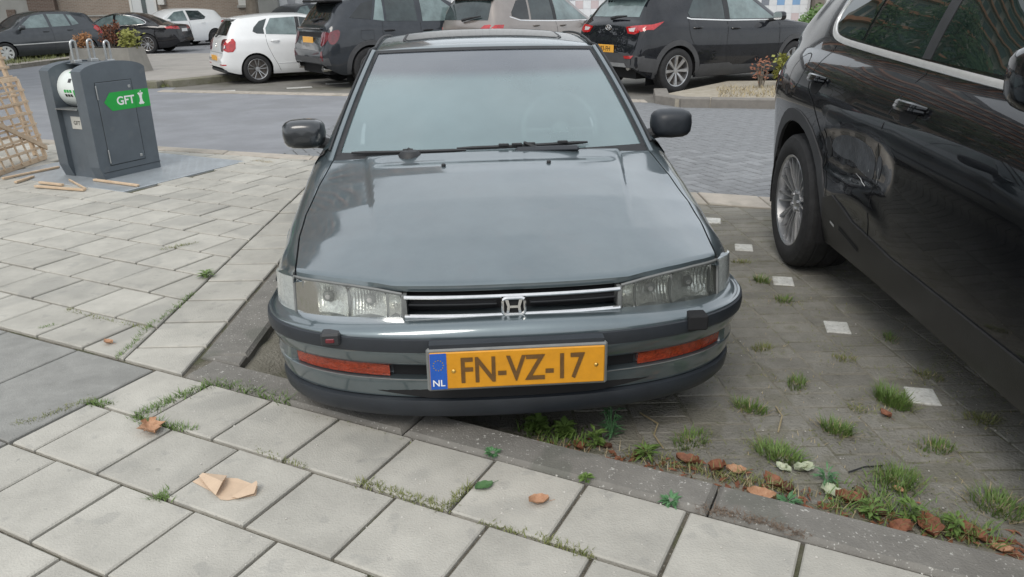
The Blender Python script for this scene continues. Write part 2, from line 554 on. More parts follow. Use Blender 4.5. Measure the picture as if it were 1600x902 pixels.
# pale concrete strip along the near side of the road
band = empty('edge_strip', (0, 0, 0))
tag(band, kind='structure')
def strip_blocks(parent, fn, x0, x1, width, step, z0, z1, material, name, drop=None):
    x = x0
    base = {}
    while x < x1:
        xa, xb = x + 0.004, min(x + step, x1) - 0.004
        q = ccw([(xa, fn(xa) - width), (xb, fn(xb) - width), (xb, fn(xb)), (xa, fn(xa))])
        zz = z1(x) if callable(z1) else z1
        v, f = slab_geo(q, z0, zz + random.uniform(-.002, .002), 0.006)
        part(name, v, f, material, parent)
        x += step
strip_blocks(band, near_edge, -9.0, -1.08, 0.17, 0.9, -0.16, 0.004, M_BAND, 'strip_block')
strip_blocks(band, near_edge, -1.07, 6.0, 0.36, 0.42, -0.16, -0.104, M_BAND, 'strip_block')

# parking bays in front of the strip
parking = sheet('parking_bay', [(-1.10, near_edge(-1.1) - 0.3), (-1.10, 2.45), (-0.3, 2.05), (5.5, -0.9), (8, -1.5), (8, near_edge(8) - 0.3)], Z_ROAD - 0.0032, M_DIRT)
pcs = []
PX, PY = 0.205, 0.105
holes = []
for c in range(-7, 30):
    x = 0.05 + c * PX
    off = (0.0525 if c % 2 else 0.0)
    for r_ in range(8, 60):
        y = r_ * PY + off
        w = PX / 2 - 0.0035; h = PY / 2 - 0.0035
        wob = lambda: random.uniform(-.003, .003)
        q = [(x - w + wob(), y - h + wob()), (x + w + wob(), y - h + wob()), (x + w + wob(), y + h + wob()), (x - w + wob(), y + h + wob())]
        # rows lean a little like the marker blocks do
        q = [(a - 0.075 * (b - 3.4), b) for a, b in q]
        q = clip_convex(q, [(-1.05, 2.50), (0.2, 1.86), (4.2, -0.2), (7.5, -0.2), (7.5, near_edge(7.5) - 0.38), (-1.05, near_edge(-1.05) - 0.38)])
        if len(q) < 3 or area(q) < 0.004: continue
        pcs.append(q)
def under_car(c):
    return (-0.85 < c[0] < 0.72 and c[1] > 2.5) or (c[0] > 1.9 and c[1] > 1.2 and c[0] > 1.75)
paving('paver', pcs, Z_ROAD - 0.04, Z_ROAD, 0.004, M_PAVER, parking, 'distant_pavers', 0.0018, 300, under_car)
for k, (x, y) in enumerate([(1.405, 4.45), (1.445, 3.86), (1.485, 3.24), (1.545, 2.585), (1.37, 5.06)]):
    a = R(-14)
    q = [(-.052, -.064), (.052, -.064), (.052, .064), (-.052, .064)]
    q = [(x + math.cos(a) * p[0] - math.sin(a) * p[1], y + math.sin(a) * p[0] + math.cos(a) * p[1]) for p in q]
    v, f = slab_geo(q, -0.14, Z_ROAD + 0.006, 0.004)
    o = part('marker_block', v, f, M_WHITEMARK, parking)

# pavement: sand bed, concrete tiles, dark slabs, border course
KW = 0.135                                   # kerb width
K0 = (-1.265, 2.66)
def kline(x): return O0[1] + (x - O0[0]) * (U[1] / U[0])
bed_poly_a = [(-1.09, kline(-1.09) ), (-9.5, kline(-9.5)), (-9.5, -3), (7, -3), (7, kline(7))]
pavement = sheet('pavement', bed_poly_a, -0.014, M_JOINT)
bed_b = sheet('pavement_bed', [(-1.09, kline(-1.09) + 0.002), (-1.09, near_edge(-1.09) - 0.1), (-9.5, near_edge(-9.5) - 0.1), (-9.5, kline(-9.5) + 0.002)], -0.014, M_JOINT)
JG = 0.0058
tiles = []
reg_near = [g(-2.95, 0.03), g(14, 0.03), g(14, 12), g(-2.95, 12)]
phase = {0: 0.0, 1: 0.425, 2: 0.84, 3: 0.30, 4: 0.75, 5: 0.2, 6: 0.7, 7: 0.15}
for j in range(0, 8):
    for i in range(-6, 14):
        a = i + phase[j]
        b0, b1 = a + JG / TS, a + 1 - JG / TS
        c0, c1 = j + JG / TW, j + 1 - JG / TW
        q = [g(b0, c0), g(b1, c0), g(b1, c1), g(b0, c1)]
        q = clip_convex(q, reg_near)
        if len(q) < 3 or area(q) < 0.008: continue
        tiles.append(q)
# far field left of the border course
reg_far = [(-1.572, kline(-1.572) + 0.012), (-1.572, near_edge(-1.572) - 0.18), (-9.4, near_edge(-9.4) - 0.18), (-9.4, kline(-9.4) + 0.012)]
plate_reg = [g(-12.2, -6.95), g(-12.2, -11.3), g(-17.6, -11.3), g(-17.6, -6.95)]
for j in range(-30, 0):
    ph = (0.5 if j % 2 else 0.0) + random.uniform(-.06, .06)
    for i in range(-40, 6):
        a = i + ph
        JF = 0.0075
        q = [g(a + JF / TS, j + JF / TW), g(a + 1 - JF / TS, j + JF / TW), g(a + 1 - JF / TS, j + 1 - JF / TW), g(a + JF / TS, j + 1 - JF / TW)]
        q = clip_convex(q, reg_far)
        if len(q) < 3 or area(q) < 0.006: continue
        # leave the steel plate free
        if -11.3 < j + 0.01 and j + 1 <= -6.9 and a + 1 <= -12.1 and a >= -17.7: continue
        if -11.3 < j + 0.5 < -6.95 and -17.6 < a + 0.5 < -12.2:
            continue
        if -11.3 < j + 0.5 < -6.95 and a < -12.2 < a + 1:
            q = clip_convex(q, [g(-12.19, j), g(a + 1, j), g(a + 1, j + 1), g(-12.19, j + 1)])
            if len(q) < 3 or area(q) < .004: continue
        tiles.append(q)
# border course along the kerb
y = 2.66
while y < near_edge(-1.4) - 0.2:
    q = [(-1.561, y + 0.009), (-1.277, y + 0.009), (-1.277, y + 0.259), (-1.561, y + 0.259)]
    q = clip_convex(q, [(-1.57, kline(-1.57) + 0.01), (-1.27, kline(-1.27) + 0.01), (-1.27, near_edge(-1.27) - .18), (-1.57, near_edge(-1.57) - .18)])
    if len(q) >= 3 and area(q) > .004: tiles.append(q)
    y += 0.268
paving('paving_tile', tiles, -0.05, 0.0, 0.0045, M_TILE, pavement, 'distant_paving_tiles', 0.0018, 300)
# dark slabs at the left edge
for (i0, i1) in ((-4.45, -2.99), (-6.0, -4.49), (-7.6, -6.04)):
    for (j0, j1) in ((0.06, 2.0), (2.03, 4.0)):
        q = ccw([g(i0, j0), g(i1, j0), g(i1, j1), g(i0, j1)])
        v, f = slab_geo(q, -0.05, 0.002, 0.004)
        part('dark_slab', v, f, M_SLAB, pavement)
# kerbs
kerb = empty('kerb'); tag(kerb, kind='structure')
def kerb_blocks(a, b, side, width, step, parent, z1=0.003, z0=-0.2):
    a, b = Vector(a), Vector(b); d = (b - a); Ln = d.length; d.normalize()
    n = Vector((-d.y, d.x)) * side
    t = 0
    while t < Ln - 0.02:
        t2 = min(t + step, Ln)
        p, q = a + d * (t + 0.003), a + d * (t2 - 0.003)
        poly = ccw([tuple(p), tuple(q), tuple(q + n * width), tuple(p + n * width)])
        v, f = slab_geo(poly, z0, z1 + random.uniform(-.002, .002), 0.014)
        part('kerb_block', v, f, M_KERB, parent)
        t = t2
v, f = slab_geo(ccw([(-1.255, kline(-1.262) + .171), (-1.074, kline(-1.262) + .171), (-1.074, kline(-1.074) + .176)]), -.2, .002, .006)
part('kerb_block', v, f, M_KERB, kerb)
kerb_blocks((-1.262, kline(-1.262) + 0.172), (-1.262, near_edge(-1.262) - 0.05), -1, 0.19, 1.0, kerb)
kerb_blocks((-1.262, kline(-1.262) + 0.004), (3.6, kline(3.6) + 0.004), 1, 0.150, 1.0, kerb)

# soil banked up in the kerb corner
m = MB()
rows = []
for t in np.linspace(0, 1, 14):
    y_ = 2.50 + 1.25 * t
    rows.append([(x_, max(y_, kline(x_) + .148), -.11 + (.092 * math.exp(-((x_ + 1.07) / .15) ** 2) * (1 - .6 * t) + .006 * math.sin(x_ * 60 + y_ * 41)) + .001) for x_ in np.linspace(-1.075, -.72, 9)])
m.grid(rows); o = m.build('kerb_soil', M_DIRT, None, True); tag(o, kind='structure')
m = MB(); rows = []
for t in np.linspace(0, 1, 40):
    x_ = -1.0 + 4.2 * t
    rows.append([(x_ + .45 * d_, kline(x_) + .148 + .89 * d_, -.108 + .05 * math.exp(-(d_ / .07) ** 2) * (.75 + .25 * math.sin(x_ * 17)) + .004 * math.sin(x_ * 43 + d_ * 90)) for d_ in np.linspace(0, .20, 7)])
m.grid(rows); o = m.build('kerb_soil', M_DIRT, None, True); tag(o, kind='structure')

# steel plate round the container, checker pattern of raised lozenges
plate = empty('floor_plate', (0, 0, 0), label='galvanised steel floor plate set in the paving under the waste container', cat='floor plate')
q = ccw([g(-12.22, -6.97), g(-12.22, -11.3), g(-17.58, -11.3), g(-17.58, -6.97)])
v, f = slab_geo(q, -0.05, 0.003, 0.003)
part('plate_sheet', v, f, M_STEEL, plate)
mb = MB()
for i in np.arange(-17.4, -12.3, 0.16):
    for j in np.arange(-11.2, -7.05, 0.16):
        k = int(round((i + 17.4) / 0.16)) + int(round((j + 11.2) / 0.16))
        c = g(i, j); a = AU + (R(45) if k % 2 else R(-45))
        dx, dy = math.cos(a) * 0.014, math.sin(a) * 0.014
        ex, ey = -math.sin(a) * 0.004, math.cos(a) * 0.004
        mb.add([(c[0] - dx, c[1] - dy, .003), (c[0] + ex, c[1] + ey, .003), (c[0] + dx, c[1] + dy, .003), (c[0] - ex, c[1] - ey, .003), (c[0], c[1], .0043)],
               [(0, 4, 1), (1, 4, 2), (2, 4, 3), (3, 4, 0)])
tag(mb.build('tread_pattern', M_STEEL, plate), kind='stuff')

# the far side of the road
far = sheet('far_parking_bay', [(-6.3, far_edge(-6.3)), (26, far_edge(26)), (26, 30), (-2, 34), (-9, 34)], Z_ROAD - 0.006, M_FARBAY)
band2 = empty('far_edge_strip'); tag(band2, kind='structure')
strip_blocks(band2, lambda x: far_edge(x) + 0.28, -6.2, 2.0, 0.28, 0.9, -0.16, -0.10, M_BAND, 'strip_block')
# far pavement island with a mossy kerb, left
isl = [(-7.6, 15.0), (-6.45, 15.0), (-4.9, 17.0), (-1.0, 18.6), (6, 22), (5, 26), (-8.6, 23.2), (-12.0, 23.6), (-9.9, 18.5)]
mbi = MB(); mbi.prism(ccw(isl), -0.2, 0.0)
o = mbi.build('far_pavement', M_FARPAVE); tag(o, kind='structure')
fk = empty('far_kerb'); tag(fk, kind='structure')
def poly_kerb(pts, width, parent, material, z1, step=1.0, side=-1):
    for a, b in zip(pts[:-1], pts[1:]):
        a, b = Vector(a), Vector(b); d = b - a; Ln = d.length; d.normalize(); n = Vector((-d.y, d.x)) * side
        t = 0
        while t < Ln - .05:
            t2 = min(t + step, Ln)
            p, q = a + d * (t + .004), a + d * (t2 - .004)
            v, f = slab_geo(ccw([tuple(p), tuple(q), tuple(q + n * width), tuple(p + n * width)]), -0.2, z1 + random.uniform(-.004, .004), 0.012)
            part('kerb_block', v, f, material, parent)
            t = t2
poly_kerb([(-7.7, 14.96), (-6.45, 14.96), (-4.9, 16.96), (-1.0, 18.56)], 0.3, fk, M_MOSSKERB, 0.008)
# planted kerb island in front of the crossover at right
isl2 = [(2.10, 11.2), (2.32, 10.75), (2.75, 10.62), (7.5, 9.3), (7.5, 12.6), (3.6, 13.0)]
mbi = MB(); mbi.prism(ccw(isl2), -0.2, -0.005)
o = mbi.build('planting_bed', mat('bed_soil', (0.30, 0.26, 0.20), 0.95, col2=(0.40, 0.365, 0.30), scale=7, bump=0.7, bscale=50)); tag(o, kind='structure')
ik = empty('island_kerb'); tag(ik, kind='structure')
M_ISLKERB = mat('island_kerb_concrete', (0.205, 0.19, 0.17), 0.9, var=0.15, scale=8, bump=0.4, bscale=80, objvar=0.06)
poly_kerb([(7.5, 9.27), (5.9, 9.72), (4.3, 10.18), (2.72, 10.62), (2.34, 10.72), (2.08, 11.2), (2.2, 12.0)], 0.2, ik, M_ISLKERB, 0.01, 1.7, side=-1)
# bay marker blocks on the far side
mk = 0
for (x, y, a) in ((-5.02, 13.95, 20), (-3.75, 14.3, 20), (-3.2, 14.95, 20), (1.62, 12.7, -15)):
    q = [(-.22, -.06), (.22, -.06), (.22, .06), (-.22, .06)]
    a = R(a)
    q = [(x + math.cos(a) * p[0] - math.sin(a) * p[1], y + math.sin(a) * p[0] + math.cos(a) * p[1]) for p in q]
    v, f = slab_geo(q, -0.14, Z_ROAD + 0.004, 0.003)
    part('marker_block', v, f, M_WHITEMARK, far)
# second street at the far left
sheet('side_street', [(-12.2, 24.0), (-8.4, 23.5), (8, 27.5), (8, 33.5), (-30, 33.5), (-30, 24.0)], Z_ROAD + 0.002, M_ASPHALT)
mbi = MB(); mbi.prism(ccw([(-15.0, 10), (-12.45, 18.0), (-12.0, 26.0), (-13.5, 30), (-40, 30), (-40, 10)]), -0.2, -0.02)
o = mbi.build('verge', mat('verge_grass_soil', (0.11, 0.12, 0.055), 0.95, col2=(0.20, 0.19, 0.13), scale=3, bump=0.7, bscale=30)); tag(o, kind='structure')
poly_kerb([(-15.0, 10), (-12.45, 18.0), (-12.0, 26.0)], 0.25, fk, M_BAND, 0.0, 1.2, side=1)

# ------------------------------------------------------------------ car building kit
def pchip(pts):
    xs = np.array([p[0] for p in pts], float); ys = np.array([p[1] for p in pts], float)
    h = np.diff(xs); d = np.diff(ys) / h
    m = np.zeros(len(xs))
    for i in range(1, len(xs) - 1):
        if d[i - 1] * d[i] <= 0: m[i] = 0
        else:
            w1, w2 = 2 * h[i] + h[i - 1], h[i] + 2 * h[i - 1]
            m[i] = (w1 + w2) / (w1 / d[i - 1] + w2 / d[i])
    m[0], m[-1] = d[0], d[-1]
    def f(x):
        x = min(max(x, xs[0]), xs[-1])
        i = min(max(int(np.searchsorted(xs, x)) - 1, 0), len(h) - 1)
        t = (x - xs[i]) / h[i]
        return ((1 + 2 * t) * (1 - t) ** 2 * ys[i] + t * (1 - t) ** 2 * h[i] * m[i] + t * t * (3 - 2 * t) * ys[i + 1] + t * t * (t - 1) * h[i] * m[i + 1])
    return f

SIDE_PROF = [(0, .930), (.05, .958), (.16, .985), (.36, 1.0), (.58, .998), (.72, .988), (.86, .972), (.95, .945), (1.0, .915)]

def chaikin(p, n=2, closed=True):
    for _ in range(n):
        q = []
        m = len(p)
        rngi = range(m) if closed else range(m - 1)
        if not closed: q.append(p[0])
        for i in rngi:
            a, b = p[i], p[(i + 1) % m]
            q.append(tuple(.75 * s + .25 * t for s, t in zip(a, b))); q.append(tuple(.25 * s + .75 * t for s, t in zip(a, b)))
        if not closed: q.append(p[-1])
        p = q
    return p

def resample(pts, step):
    out = [pts[0]]
    for a, b in zip(pts[:-1], pts[1:]):
        d = math.dist(a, b); n = max(1, int(d / step))
        for k in range(1, n + 1):
            out.append(tuple(s + (t - s) * k / n for s, t in zip(a, b)))
    return out

class Car:
    def __init__(c, name, loc, rotz, label, cat='car', group=None, scale=1.0):
        c.root = empty(name, loc, rotz, label, cat, group)
        c.root.scale = (scale,) * 3
        c.V = []; c.F = []
    def body(c, sp, material, ymin=None, drop=None, deform=None, name='body', nS=14, nG=8, nR=9, dy=0.035):
        c.sp = sp
        top, belt, bot, plan, roofw = (pchip(sp[k]) for k in ('top', 'belt', 'bot', 'plan', 'roofw'))
        prof = pchip(sp.get('prof', SIDE_PROF))
        crown = sp.get('crown', 0.045)
        Ln = sp['L']; c.L = Ln
        RA, Rw = sp['RA'], sp['R']
        ys = list(np.arange(0, Ln, dy)) + [Ln]
        ys += [Ln * 0 + 0.16 * (1 - math.cos(t)) for t in np.linspace(0, 1.2, 9)] + [Ln - 0.16 * (1 - math.cos(t)) for t in np.linspace(0, 1.2, 9)]
        for yc in sp['wy']:
            ys += [yc + RA * math.cos(t) for t in np.linspace(0, math.pi, 25)] + [yc - RA - .003, yc + RA + .003]
        ys = sorted(set(round(y, 4) for y in ys if 0 <= y <= Ln))
        if ymin is not None: ys = [y for y in ys if y >= ymin]
        zc = Rw + sp.get('archdz', 0)
        rings = []
        for y in ys:
            b0 = bot(y); zl = b0
            for yc in sp['wy']:
                if abs(y - yc) < RA: zl = max(zl, zc + math.sqrt(RA * RA - (y - yc) ** 2))
            zt = top(y); zb = min(belt(y), zt - 0.012); zl = min(zl, zb - 0.02)
            W = plan(y)
            half = []
            for k in range(nS):
                z = zl + (zb - zl) * k / (nS - 1)
                t = (z - b0) / (zb - b0)
                half.append((W * prof(t), z))
            xb = half[-1][0]
            cr = min(crown, (zt - zb) * 0.8)
            wr = min(roofw(y), xb - 0.01); zr = zt - cr
            for k in range(1, nG):
                t = k / (nG - 1)
                half.append((xb + (wr - xb) * t + sp.get('bow', .018) * math.sin(math.pi * t), zb + (zr - zb) * t))
            for k in range(1, nR):
                s = 1 - k / (nR - 1)
                half.append((wr * s, zt - cr * s ** 2.4))
            ring = [(x, y, z) for x, z in half] + [(-x, y, z) for x, z in reversed(half[:-1])]
            if deform: ring = [deform(p) for p in ring]
            rings.append(ring)
        nv = len(rings[0])
        v = [p for r_ in rings for p in r_]; f = []
        for i in range(len(rings) - 1):
            for k in range(nv - 1):
                if drop and drop((ys[i] + ys[i + 1]) / 2, min(k, nv - 2 - k), nS, nG): continue
                f.append((i * nv + k, (i + 1) * nv + k, (i + 1) * nv + k + 1, i * nv + k + 1))
        if ymin is None: f.append(tuple(range(nv)))
        f.append(tuple(reversed(range((len(rings) - 1) * nv, len(rings) * nv))))
        c.body_obj = part(name, v, f, material, c.root, True, 40)
        c.addbvh(v, f)
        # underbody and wheel wells
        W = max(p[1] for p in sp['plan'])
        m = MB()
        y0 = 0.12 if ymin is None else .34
        if ymin is not None: m.box(-W * .5, W * .5, .13, .34, .20, .45)  # front box added to block light under the nose
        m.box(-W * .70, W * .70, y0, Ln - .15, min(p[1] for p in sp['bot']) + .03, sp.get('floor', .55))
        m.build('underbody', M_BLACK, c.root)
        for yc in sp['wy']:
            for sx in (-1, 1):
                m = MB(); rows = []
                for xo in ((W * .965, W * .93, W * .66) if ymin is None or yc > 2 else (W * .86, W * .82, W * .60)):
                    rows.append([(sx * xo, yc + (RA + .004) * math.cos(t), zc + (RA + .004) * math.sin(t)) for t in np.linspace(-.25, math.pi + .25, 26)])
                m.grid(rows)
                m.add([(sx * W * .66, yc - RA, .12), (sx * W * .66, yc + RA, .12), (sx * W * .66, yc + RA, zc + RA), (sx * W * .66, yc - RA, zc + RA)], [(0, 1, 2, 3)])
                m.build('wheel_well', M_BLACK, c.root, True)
        return c.body_obj
    def addbvh(c, v, f):
        n = len(c.V); c.V += [Vector(p) for p in v]; c.F += [tuple(i + n for i in q) for q in f]
        c.bvh = BVHTree.FromPolygons(c.V, c.F)
    def hit(c, view, a, b):
        if view in (-1, 1): o, d = Vector((view * 4, a, b)), Vector((-view, 0, 0))
        elif view == 'rear': o, d = Vector((a, c.L + 3, b)), Vector((0, -1, 0))
        elif view == 'front': o, d = Vector((a, -3, b)), Vector((0, 1, 0))
        else: o, d = Vector((a, b, 4)), Vector((0, 0, -1))
        p, n, i, t = c.bvh.ray_cast(o, d)
        if p is None:
            # just past an edge: the closest point of the shell seen along the ray
            p, n, i, t = c.bvh.find_nearest(o + d * (4 - 0.8 if view in (-1, 1) else 3.1))
        if n.dot(d) > 0: n = -n
        return p, n, d
    def panel(c, name, poly, view, material, off=0.004, thick=0.006, step=0.05, parent=None, rnd=0, smooth=True):
        if rnd: poly = chaikin(poly, rnd)
        poly = ccw(poly)
        bd = resample(poly + [poly[0]], step)[:-1]
        nb = len(bd)
        xs = [p[0] for p in bd]; ys = [p[1] for p in bd]
        inner = []
        for a in np.arange(min(xs) + step * .5, max(xs), step):
            for b in np.arange(min(ys) + step * .5, max(ys), step):
                inside = False
                for i in range(nb):
                    (x1, y1), (x2, y2) = bd[i], bd[(i + 1) % nb]
                    if (y1 > b) != (y2 > b) and a < (x2 - x1) * (b - y1) / (y2 - y1) + x1: inside = not inside
                if inside and min((a - p[0]) ** 2 + (b - p[1]) ** 2 for p in bd) > (step * .35) ** 2: inner.append((a, b))
        pts = [Vector(p) for p in bd + inner]
        res = delaunay_2d_cdt(pts, [(i, (i + 1) % nb) for i in range(nb)], [list(range(nb))], 1, 1e-6)
        pv, pe, pf = res[0], res[1], res[2]
        v = []; nrm = []
        for p in pv:
            h, n, d = c.hit(view, p.x, p.y)
            v.append(h + n * off); nrm.append(n)
        f = [tuple(q) for q in pf]
        # orient
        if f:
            q = f[len(f) // 2]
            nn = (v[q[1]] - v[q[0]]).cross(v[q[2]] - v[q[0]])
            if nn.dot(nrm[q[0]]) < 0: f = [tuple(reversed(t)) for t in f]
        cnt = {}
        for t in f:
            for i in range(len(t)):
                e = (t[i], t[(i + 1) % len(t)]); cnt[e] = 1
        edge = [e for e in cnt if (e[1], e[0]) not in cnt]
        nvv = len(v)
        mp = {}
        vv = list(v)
        for e in edge:
            for i in e:
                if i not in mp:
                    mp[i] = len(vv); vv.append(v[i] - nrm[i] * (off + thick))
        f += [(e[1], e[0], mp[e[0]], mp[e[1]]) for e in edge]
        return part(name, vv, f, material, parent or c.root, smooth, 50)
    def seam(c, name, pts, view, width=0.006, material=None, off=0.0015, parent=None, step=0.04, rise=0.0, rnd=0, closed=False):
        if rnd: pts = chaikin(pts, rnd, closed)
        if closed: pts = list(pts) + [pts[0]]
        pts = resample(pts, step)
        P = []; Nn = []
        for a in pts:
            h, n, d = c.hit(view, a[0], a[1]); P.append(h); Nn.append(n)
        rows = []
        for i, p in enumerate(P):
            t = P[min(i + 1, len(P) - 1)] - P[max(i - 1, 0)]
            s = t.cross(Nn[i])
            if s.length < 1e-9: s = Vector((0, 0, 1))
            s.normalize(); s *= width / 2
            n = Nn[i]
            if rise: rows.append([p + s - n * .003, p + s * .8 + n * rise * .7, p + n * rise, p - s * .8 + n * rise * .7, p - s - n * .003])
            else: rows.append([p + s + n * off, p - s + n * off])
        m = MB(); m.grid(rows)
        return m.build(name, material or M_BLACK, parent or c.root, True)
    def text(c, s, size, view, center, material, parent, off=0.006, rot=0, offset=0.0, depth=.002, mirror=False, sx=1.0):
        v, f = text_geo(s, size, offset)
        out = []
        h, n, d = c.hit(view, center[0], center[1])
        for p in v:
            a, b = p[0] * sx, p[1]
            if mirror: a = -a
            out.append((center[0] + a, h.y + n.y * off, center[1] + b))
        return part('lettering', out, f, material, parent)
    def wheels(c, R_, rimR, width, xo, wy, style, alloy, zc=None):
        zc = zc or R_
        me = wheel_meshes(R_, rimR, width, style)
        for y in wy:
            for sx in (-1, 1):
                w = ob('wheel', me[0], c.root, (sx * xo, y, zc), (0, 0, 0 if sx > 0 else math.pi))
                t = ob('tyre', me[1], w); 
                r_ = ob('rim', me[2], w)
    def plate(c, view, cx, cz, w, h, yoff, text=None, tsize=.08, material=None, tilt=0, name='number_plate'):
        material = material or M_PLATEFAR
        hp, n, d = c.hit(view, cx, cz)
        y = hp.y + (yoff if view == 'rear' else -yoff)
        sg = 1 if view == 'rear' else -1
        m = MB(); m.cbox(cx - w / 2, cx + w / 2, y - .006, y + .006, cz - h / 2, cz + h / 2, .003)
        o = m.build(name, material, c.root)
        if text:
            v, f = text_geo(text, tsize, 0.012)
            # seen from behind, local x runs to the viewer's left
            vv = [(cx - p[0] * sg, y + sg * .0075, cz + p[1]) for p in v]
            part('lettering', vv, f, M_TEXTBLACK, o)
        return o

def text_geo(s, size, offset=0.0, shear=0.0):
    cu = bpy.data.curves.new('lettering_curve', 'FONT')
    cu.body = s; cu.size = size; cu.align_x = 'CENTER'; cu.align_y = 'CENTER'; cu.offset = offset * size; cu.resolution_u = 4; cu.shear = shear
    cu.fill_mode = 'FRONT'
    o = bpy.data.objects.new('lettering_tmp', cu); link(o)
    dg = bpy.context.evaluated_depsgraph_get()
    me = bpy.data.meshes.new_from_object(o.evaluated_get(dg))
    v = [tuple(p.co) for p in me.vertices]; f = [tuple(p.vertices) for p in me.polygons]
    bpy.data.objects.remove(o); bpy.data.curves.remove(cu); bpy.data.meshes.remove(me)
    xs = [p[0] for p in v]; ys = [p[1] for p in v]
    cx, cy = (min(xs) + max(xs)) / 2, (min(ys) + max(ys)) / 2
    return [(p[0] - cx, p[1] - cy, p[2]) for p in v], f

_WC = {}
def wheel_meshes(R_, rr, w, style):
    key = (round(R_, 3), round(rr, 3), style)
    if key in _WC: return _WC[key]
    h = w / 2
    m = MB()
    m.lathe([(-h * .9, rr * .96), (-h * .9, rr * .3), (h * .05, rr * .3), (h * .05, rr * .93), (h * .1, rr * .93)], 40)
    m.lathe([(h * .12, .02), (h * .12, rr * .62), (h * .02, rr * .62)], 32)
    hub = mesh_from('wheel', m.v, m.f, M_BRAKE if style not in ('cap',) else M_BLACK, True)
    m = MB()
    m.lathe([(-h, rr * .98), (-h * 1.06, rr + .35 * (R_ - rr)), (-h, R_ - .022), (-h * .86, R_ - .005), (-h * .5, R_), (-h * .48, R_ - .007), (-h * .42, R_ - .007), (-h * .4, R_),
             (0, R_), (h * .02, R_ - .007), (h * .08, R_ - .007), (h * .1, R_), (h * .5, R_), (h * .52, R_ - .006), (h * .58, R_ - .006), (h * .6, R_ - .001), (h * .86, R_ - .006), (h, R_ - .024),
             (h * 1.06, rr + .55 * (R_ - rr)), (h * 1.07, rr + .35 * (R_ - rr)), (h * 1.03, rr + .1 * (R_ - rr)), (h * .98, rr)], 56)
    tyre = mesh_from('tyre', m.v, m.f, M_RUBBER, True, 28)
    m = MB()
    m.lathe([(h * .98, rr * 1.005), (h * 1.0, rr * .99), (h * .96, rr * .955), (h * .7, rr * .94), (h * .1, rr * .90), (h * .1, rr * .93)], 56)
    def spoke(a, r0, r1, w0, w1, z0, z1, th=.018, skew=0.0):
        ca_, sa_ = math.cos(a), math.sin(a)
        pts = []
        for (r_, ww, zz, sk) in ((r0, w0, z0, 0), ((r0 + r1) / 2, (w0 + w1) / 2, max(z0, z1) * .5 + min(z0, z1) * .5 + .004, skew / 2), (r1, w1, z1, skew)):
            for (dx, dz) in ((-ww / 2, -th), (-ww / 2 * .72, 0), (ww / 2 * .72, 0), (ww / 2, -th)):
                yy, zz2 = r_, dx + sk
                pts.append((zz + dz, yy * ca_ - zz2 * sa_, yy * sa_ + zz2 * ca_))
        f = []
        for i in range(2):
            for k in range(3):
                f.append((i * 4 + k, i * 4 + k + 1, (i + 1) * 4 + k + 1, (i + 1) * 4 + k))
        m.add(pts, f)
    if style == 'double5':
        for k in range(5):
            a = 2 * math.pi * k / 5 + .3
            for s in (-1, 1): spoke(a + s * .17, rr * .16, rr * .95, rr * .085, rr * .10, h * .62, h * .9, skew=s * rr * .05)
        m.lathe([(h * .5, rr * .25), (h * .68, rr * .22), (h * .70, .0)], 20)
        mt = M_ALU
    elif style == 'multi':
        for k in range(10):
            a = 2 * math.pi * k / 10 + .12
            for s in (-1, 1): spoke(a + s * .085, rr * .2, rr * .96, rr * .040, rr * .045, h * .70, h * .90, th=.026, skew=s * rr * .035)
        m.lathe([(h * .45, rr * .28), (h * .72, rr * .25), (h * .78, rr * .12), (h * .80, 0)], 24)
        for k in range(5):
            a = 2 * math.pi * k / 5
            m.lathe([(h * .70, .012), (h * .82, .011), (h * .83, 0)], 8, center=(0, rr * .185 * math.cos(a), rr * .185 * math.sin(a)))
        mt = M_ALU
    elif style == 'blade':
        for k in range(8):
            a = 2 * math.pi * k / 8
            spoke(a, rr * .14, rr * .95, rr * .13, rr * .30, h * .70, h * .88, th=.02)
        m.lathe([(h * .5, rr * .2), (h * .72, rr * .17), (h * .73, 0)], 20)
        mt = M_ALU
    elif style == 'cap':
        for k in range(7):
            a = 2 * math.pi * k / 7
            spoke(a, rr * .1, rr * .9, rr * .30, rr * .50, h * .80, h * .86, th=.014)
        m.lathe([(h * .9, rr * .97), (h * .92, rr * .80), (h * .86, rr * .78)], 40)
        m.lathe([(h * .7, rr * .3), (h * .88, rr * .26), (h * .9, 0)], 20)
        mt = M_SILVERPAINT
    elif style == 'steel':
        m.lathe([(h * .2, rr * .9), (h * .3, rr * .6), (h * .55, rr * .5), (h * .6, rr * .2), (h * .62, 0)], 40)
        mt = M_ALUDARK
    else:
        for k in range(10):
            a = 2 * math.pi * k / 10
            spoke(a, rr * .15, rr * .95, rr * .10, rr * .12, h * .62, h * .86)
        m.lathe([(h * .5, rr * .22), (h * .7, rr * .2), (h * .72, 0)], 20)
        mt = M_ALU if style == 'ten' else M_ALUDARK
    rim = mesh_from('rim', m.v, m.f, mt, True, 30)
    _WC[key] = (hub, tyre, rim)
    return _WC[key]

def arch_ring(c, yc, zc, r0, r1, view, material, a0=-.2, a1=math.pi + .2, name='arch_cladding', off=.006):
    pts = [(yc + r1 * math.cos(t), zc + r1 * math.sin(t)) for t in np.linspace(a0, a1, 22)]
    pts += [(yc + r0 * math.cos(t), zc + r0 * math.sin(t)) for t in np.linspace(a1, a0, 22)]
    pts = [(a, max(b, .16)) for a, b in pts]
    return c.panel(name, pts, view, material, off, .012, .06)

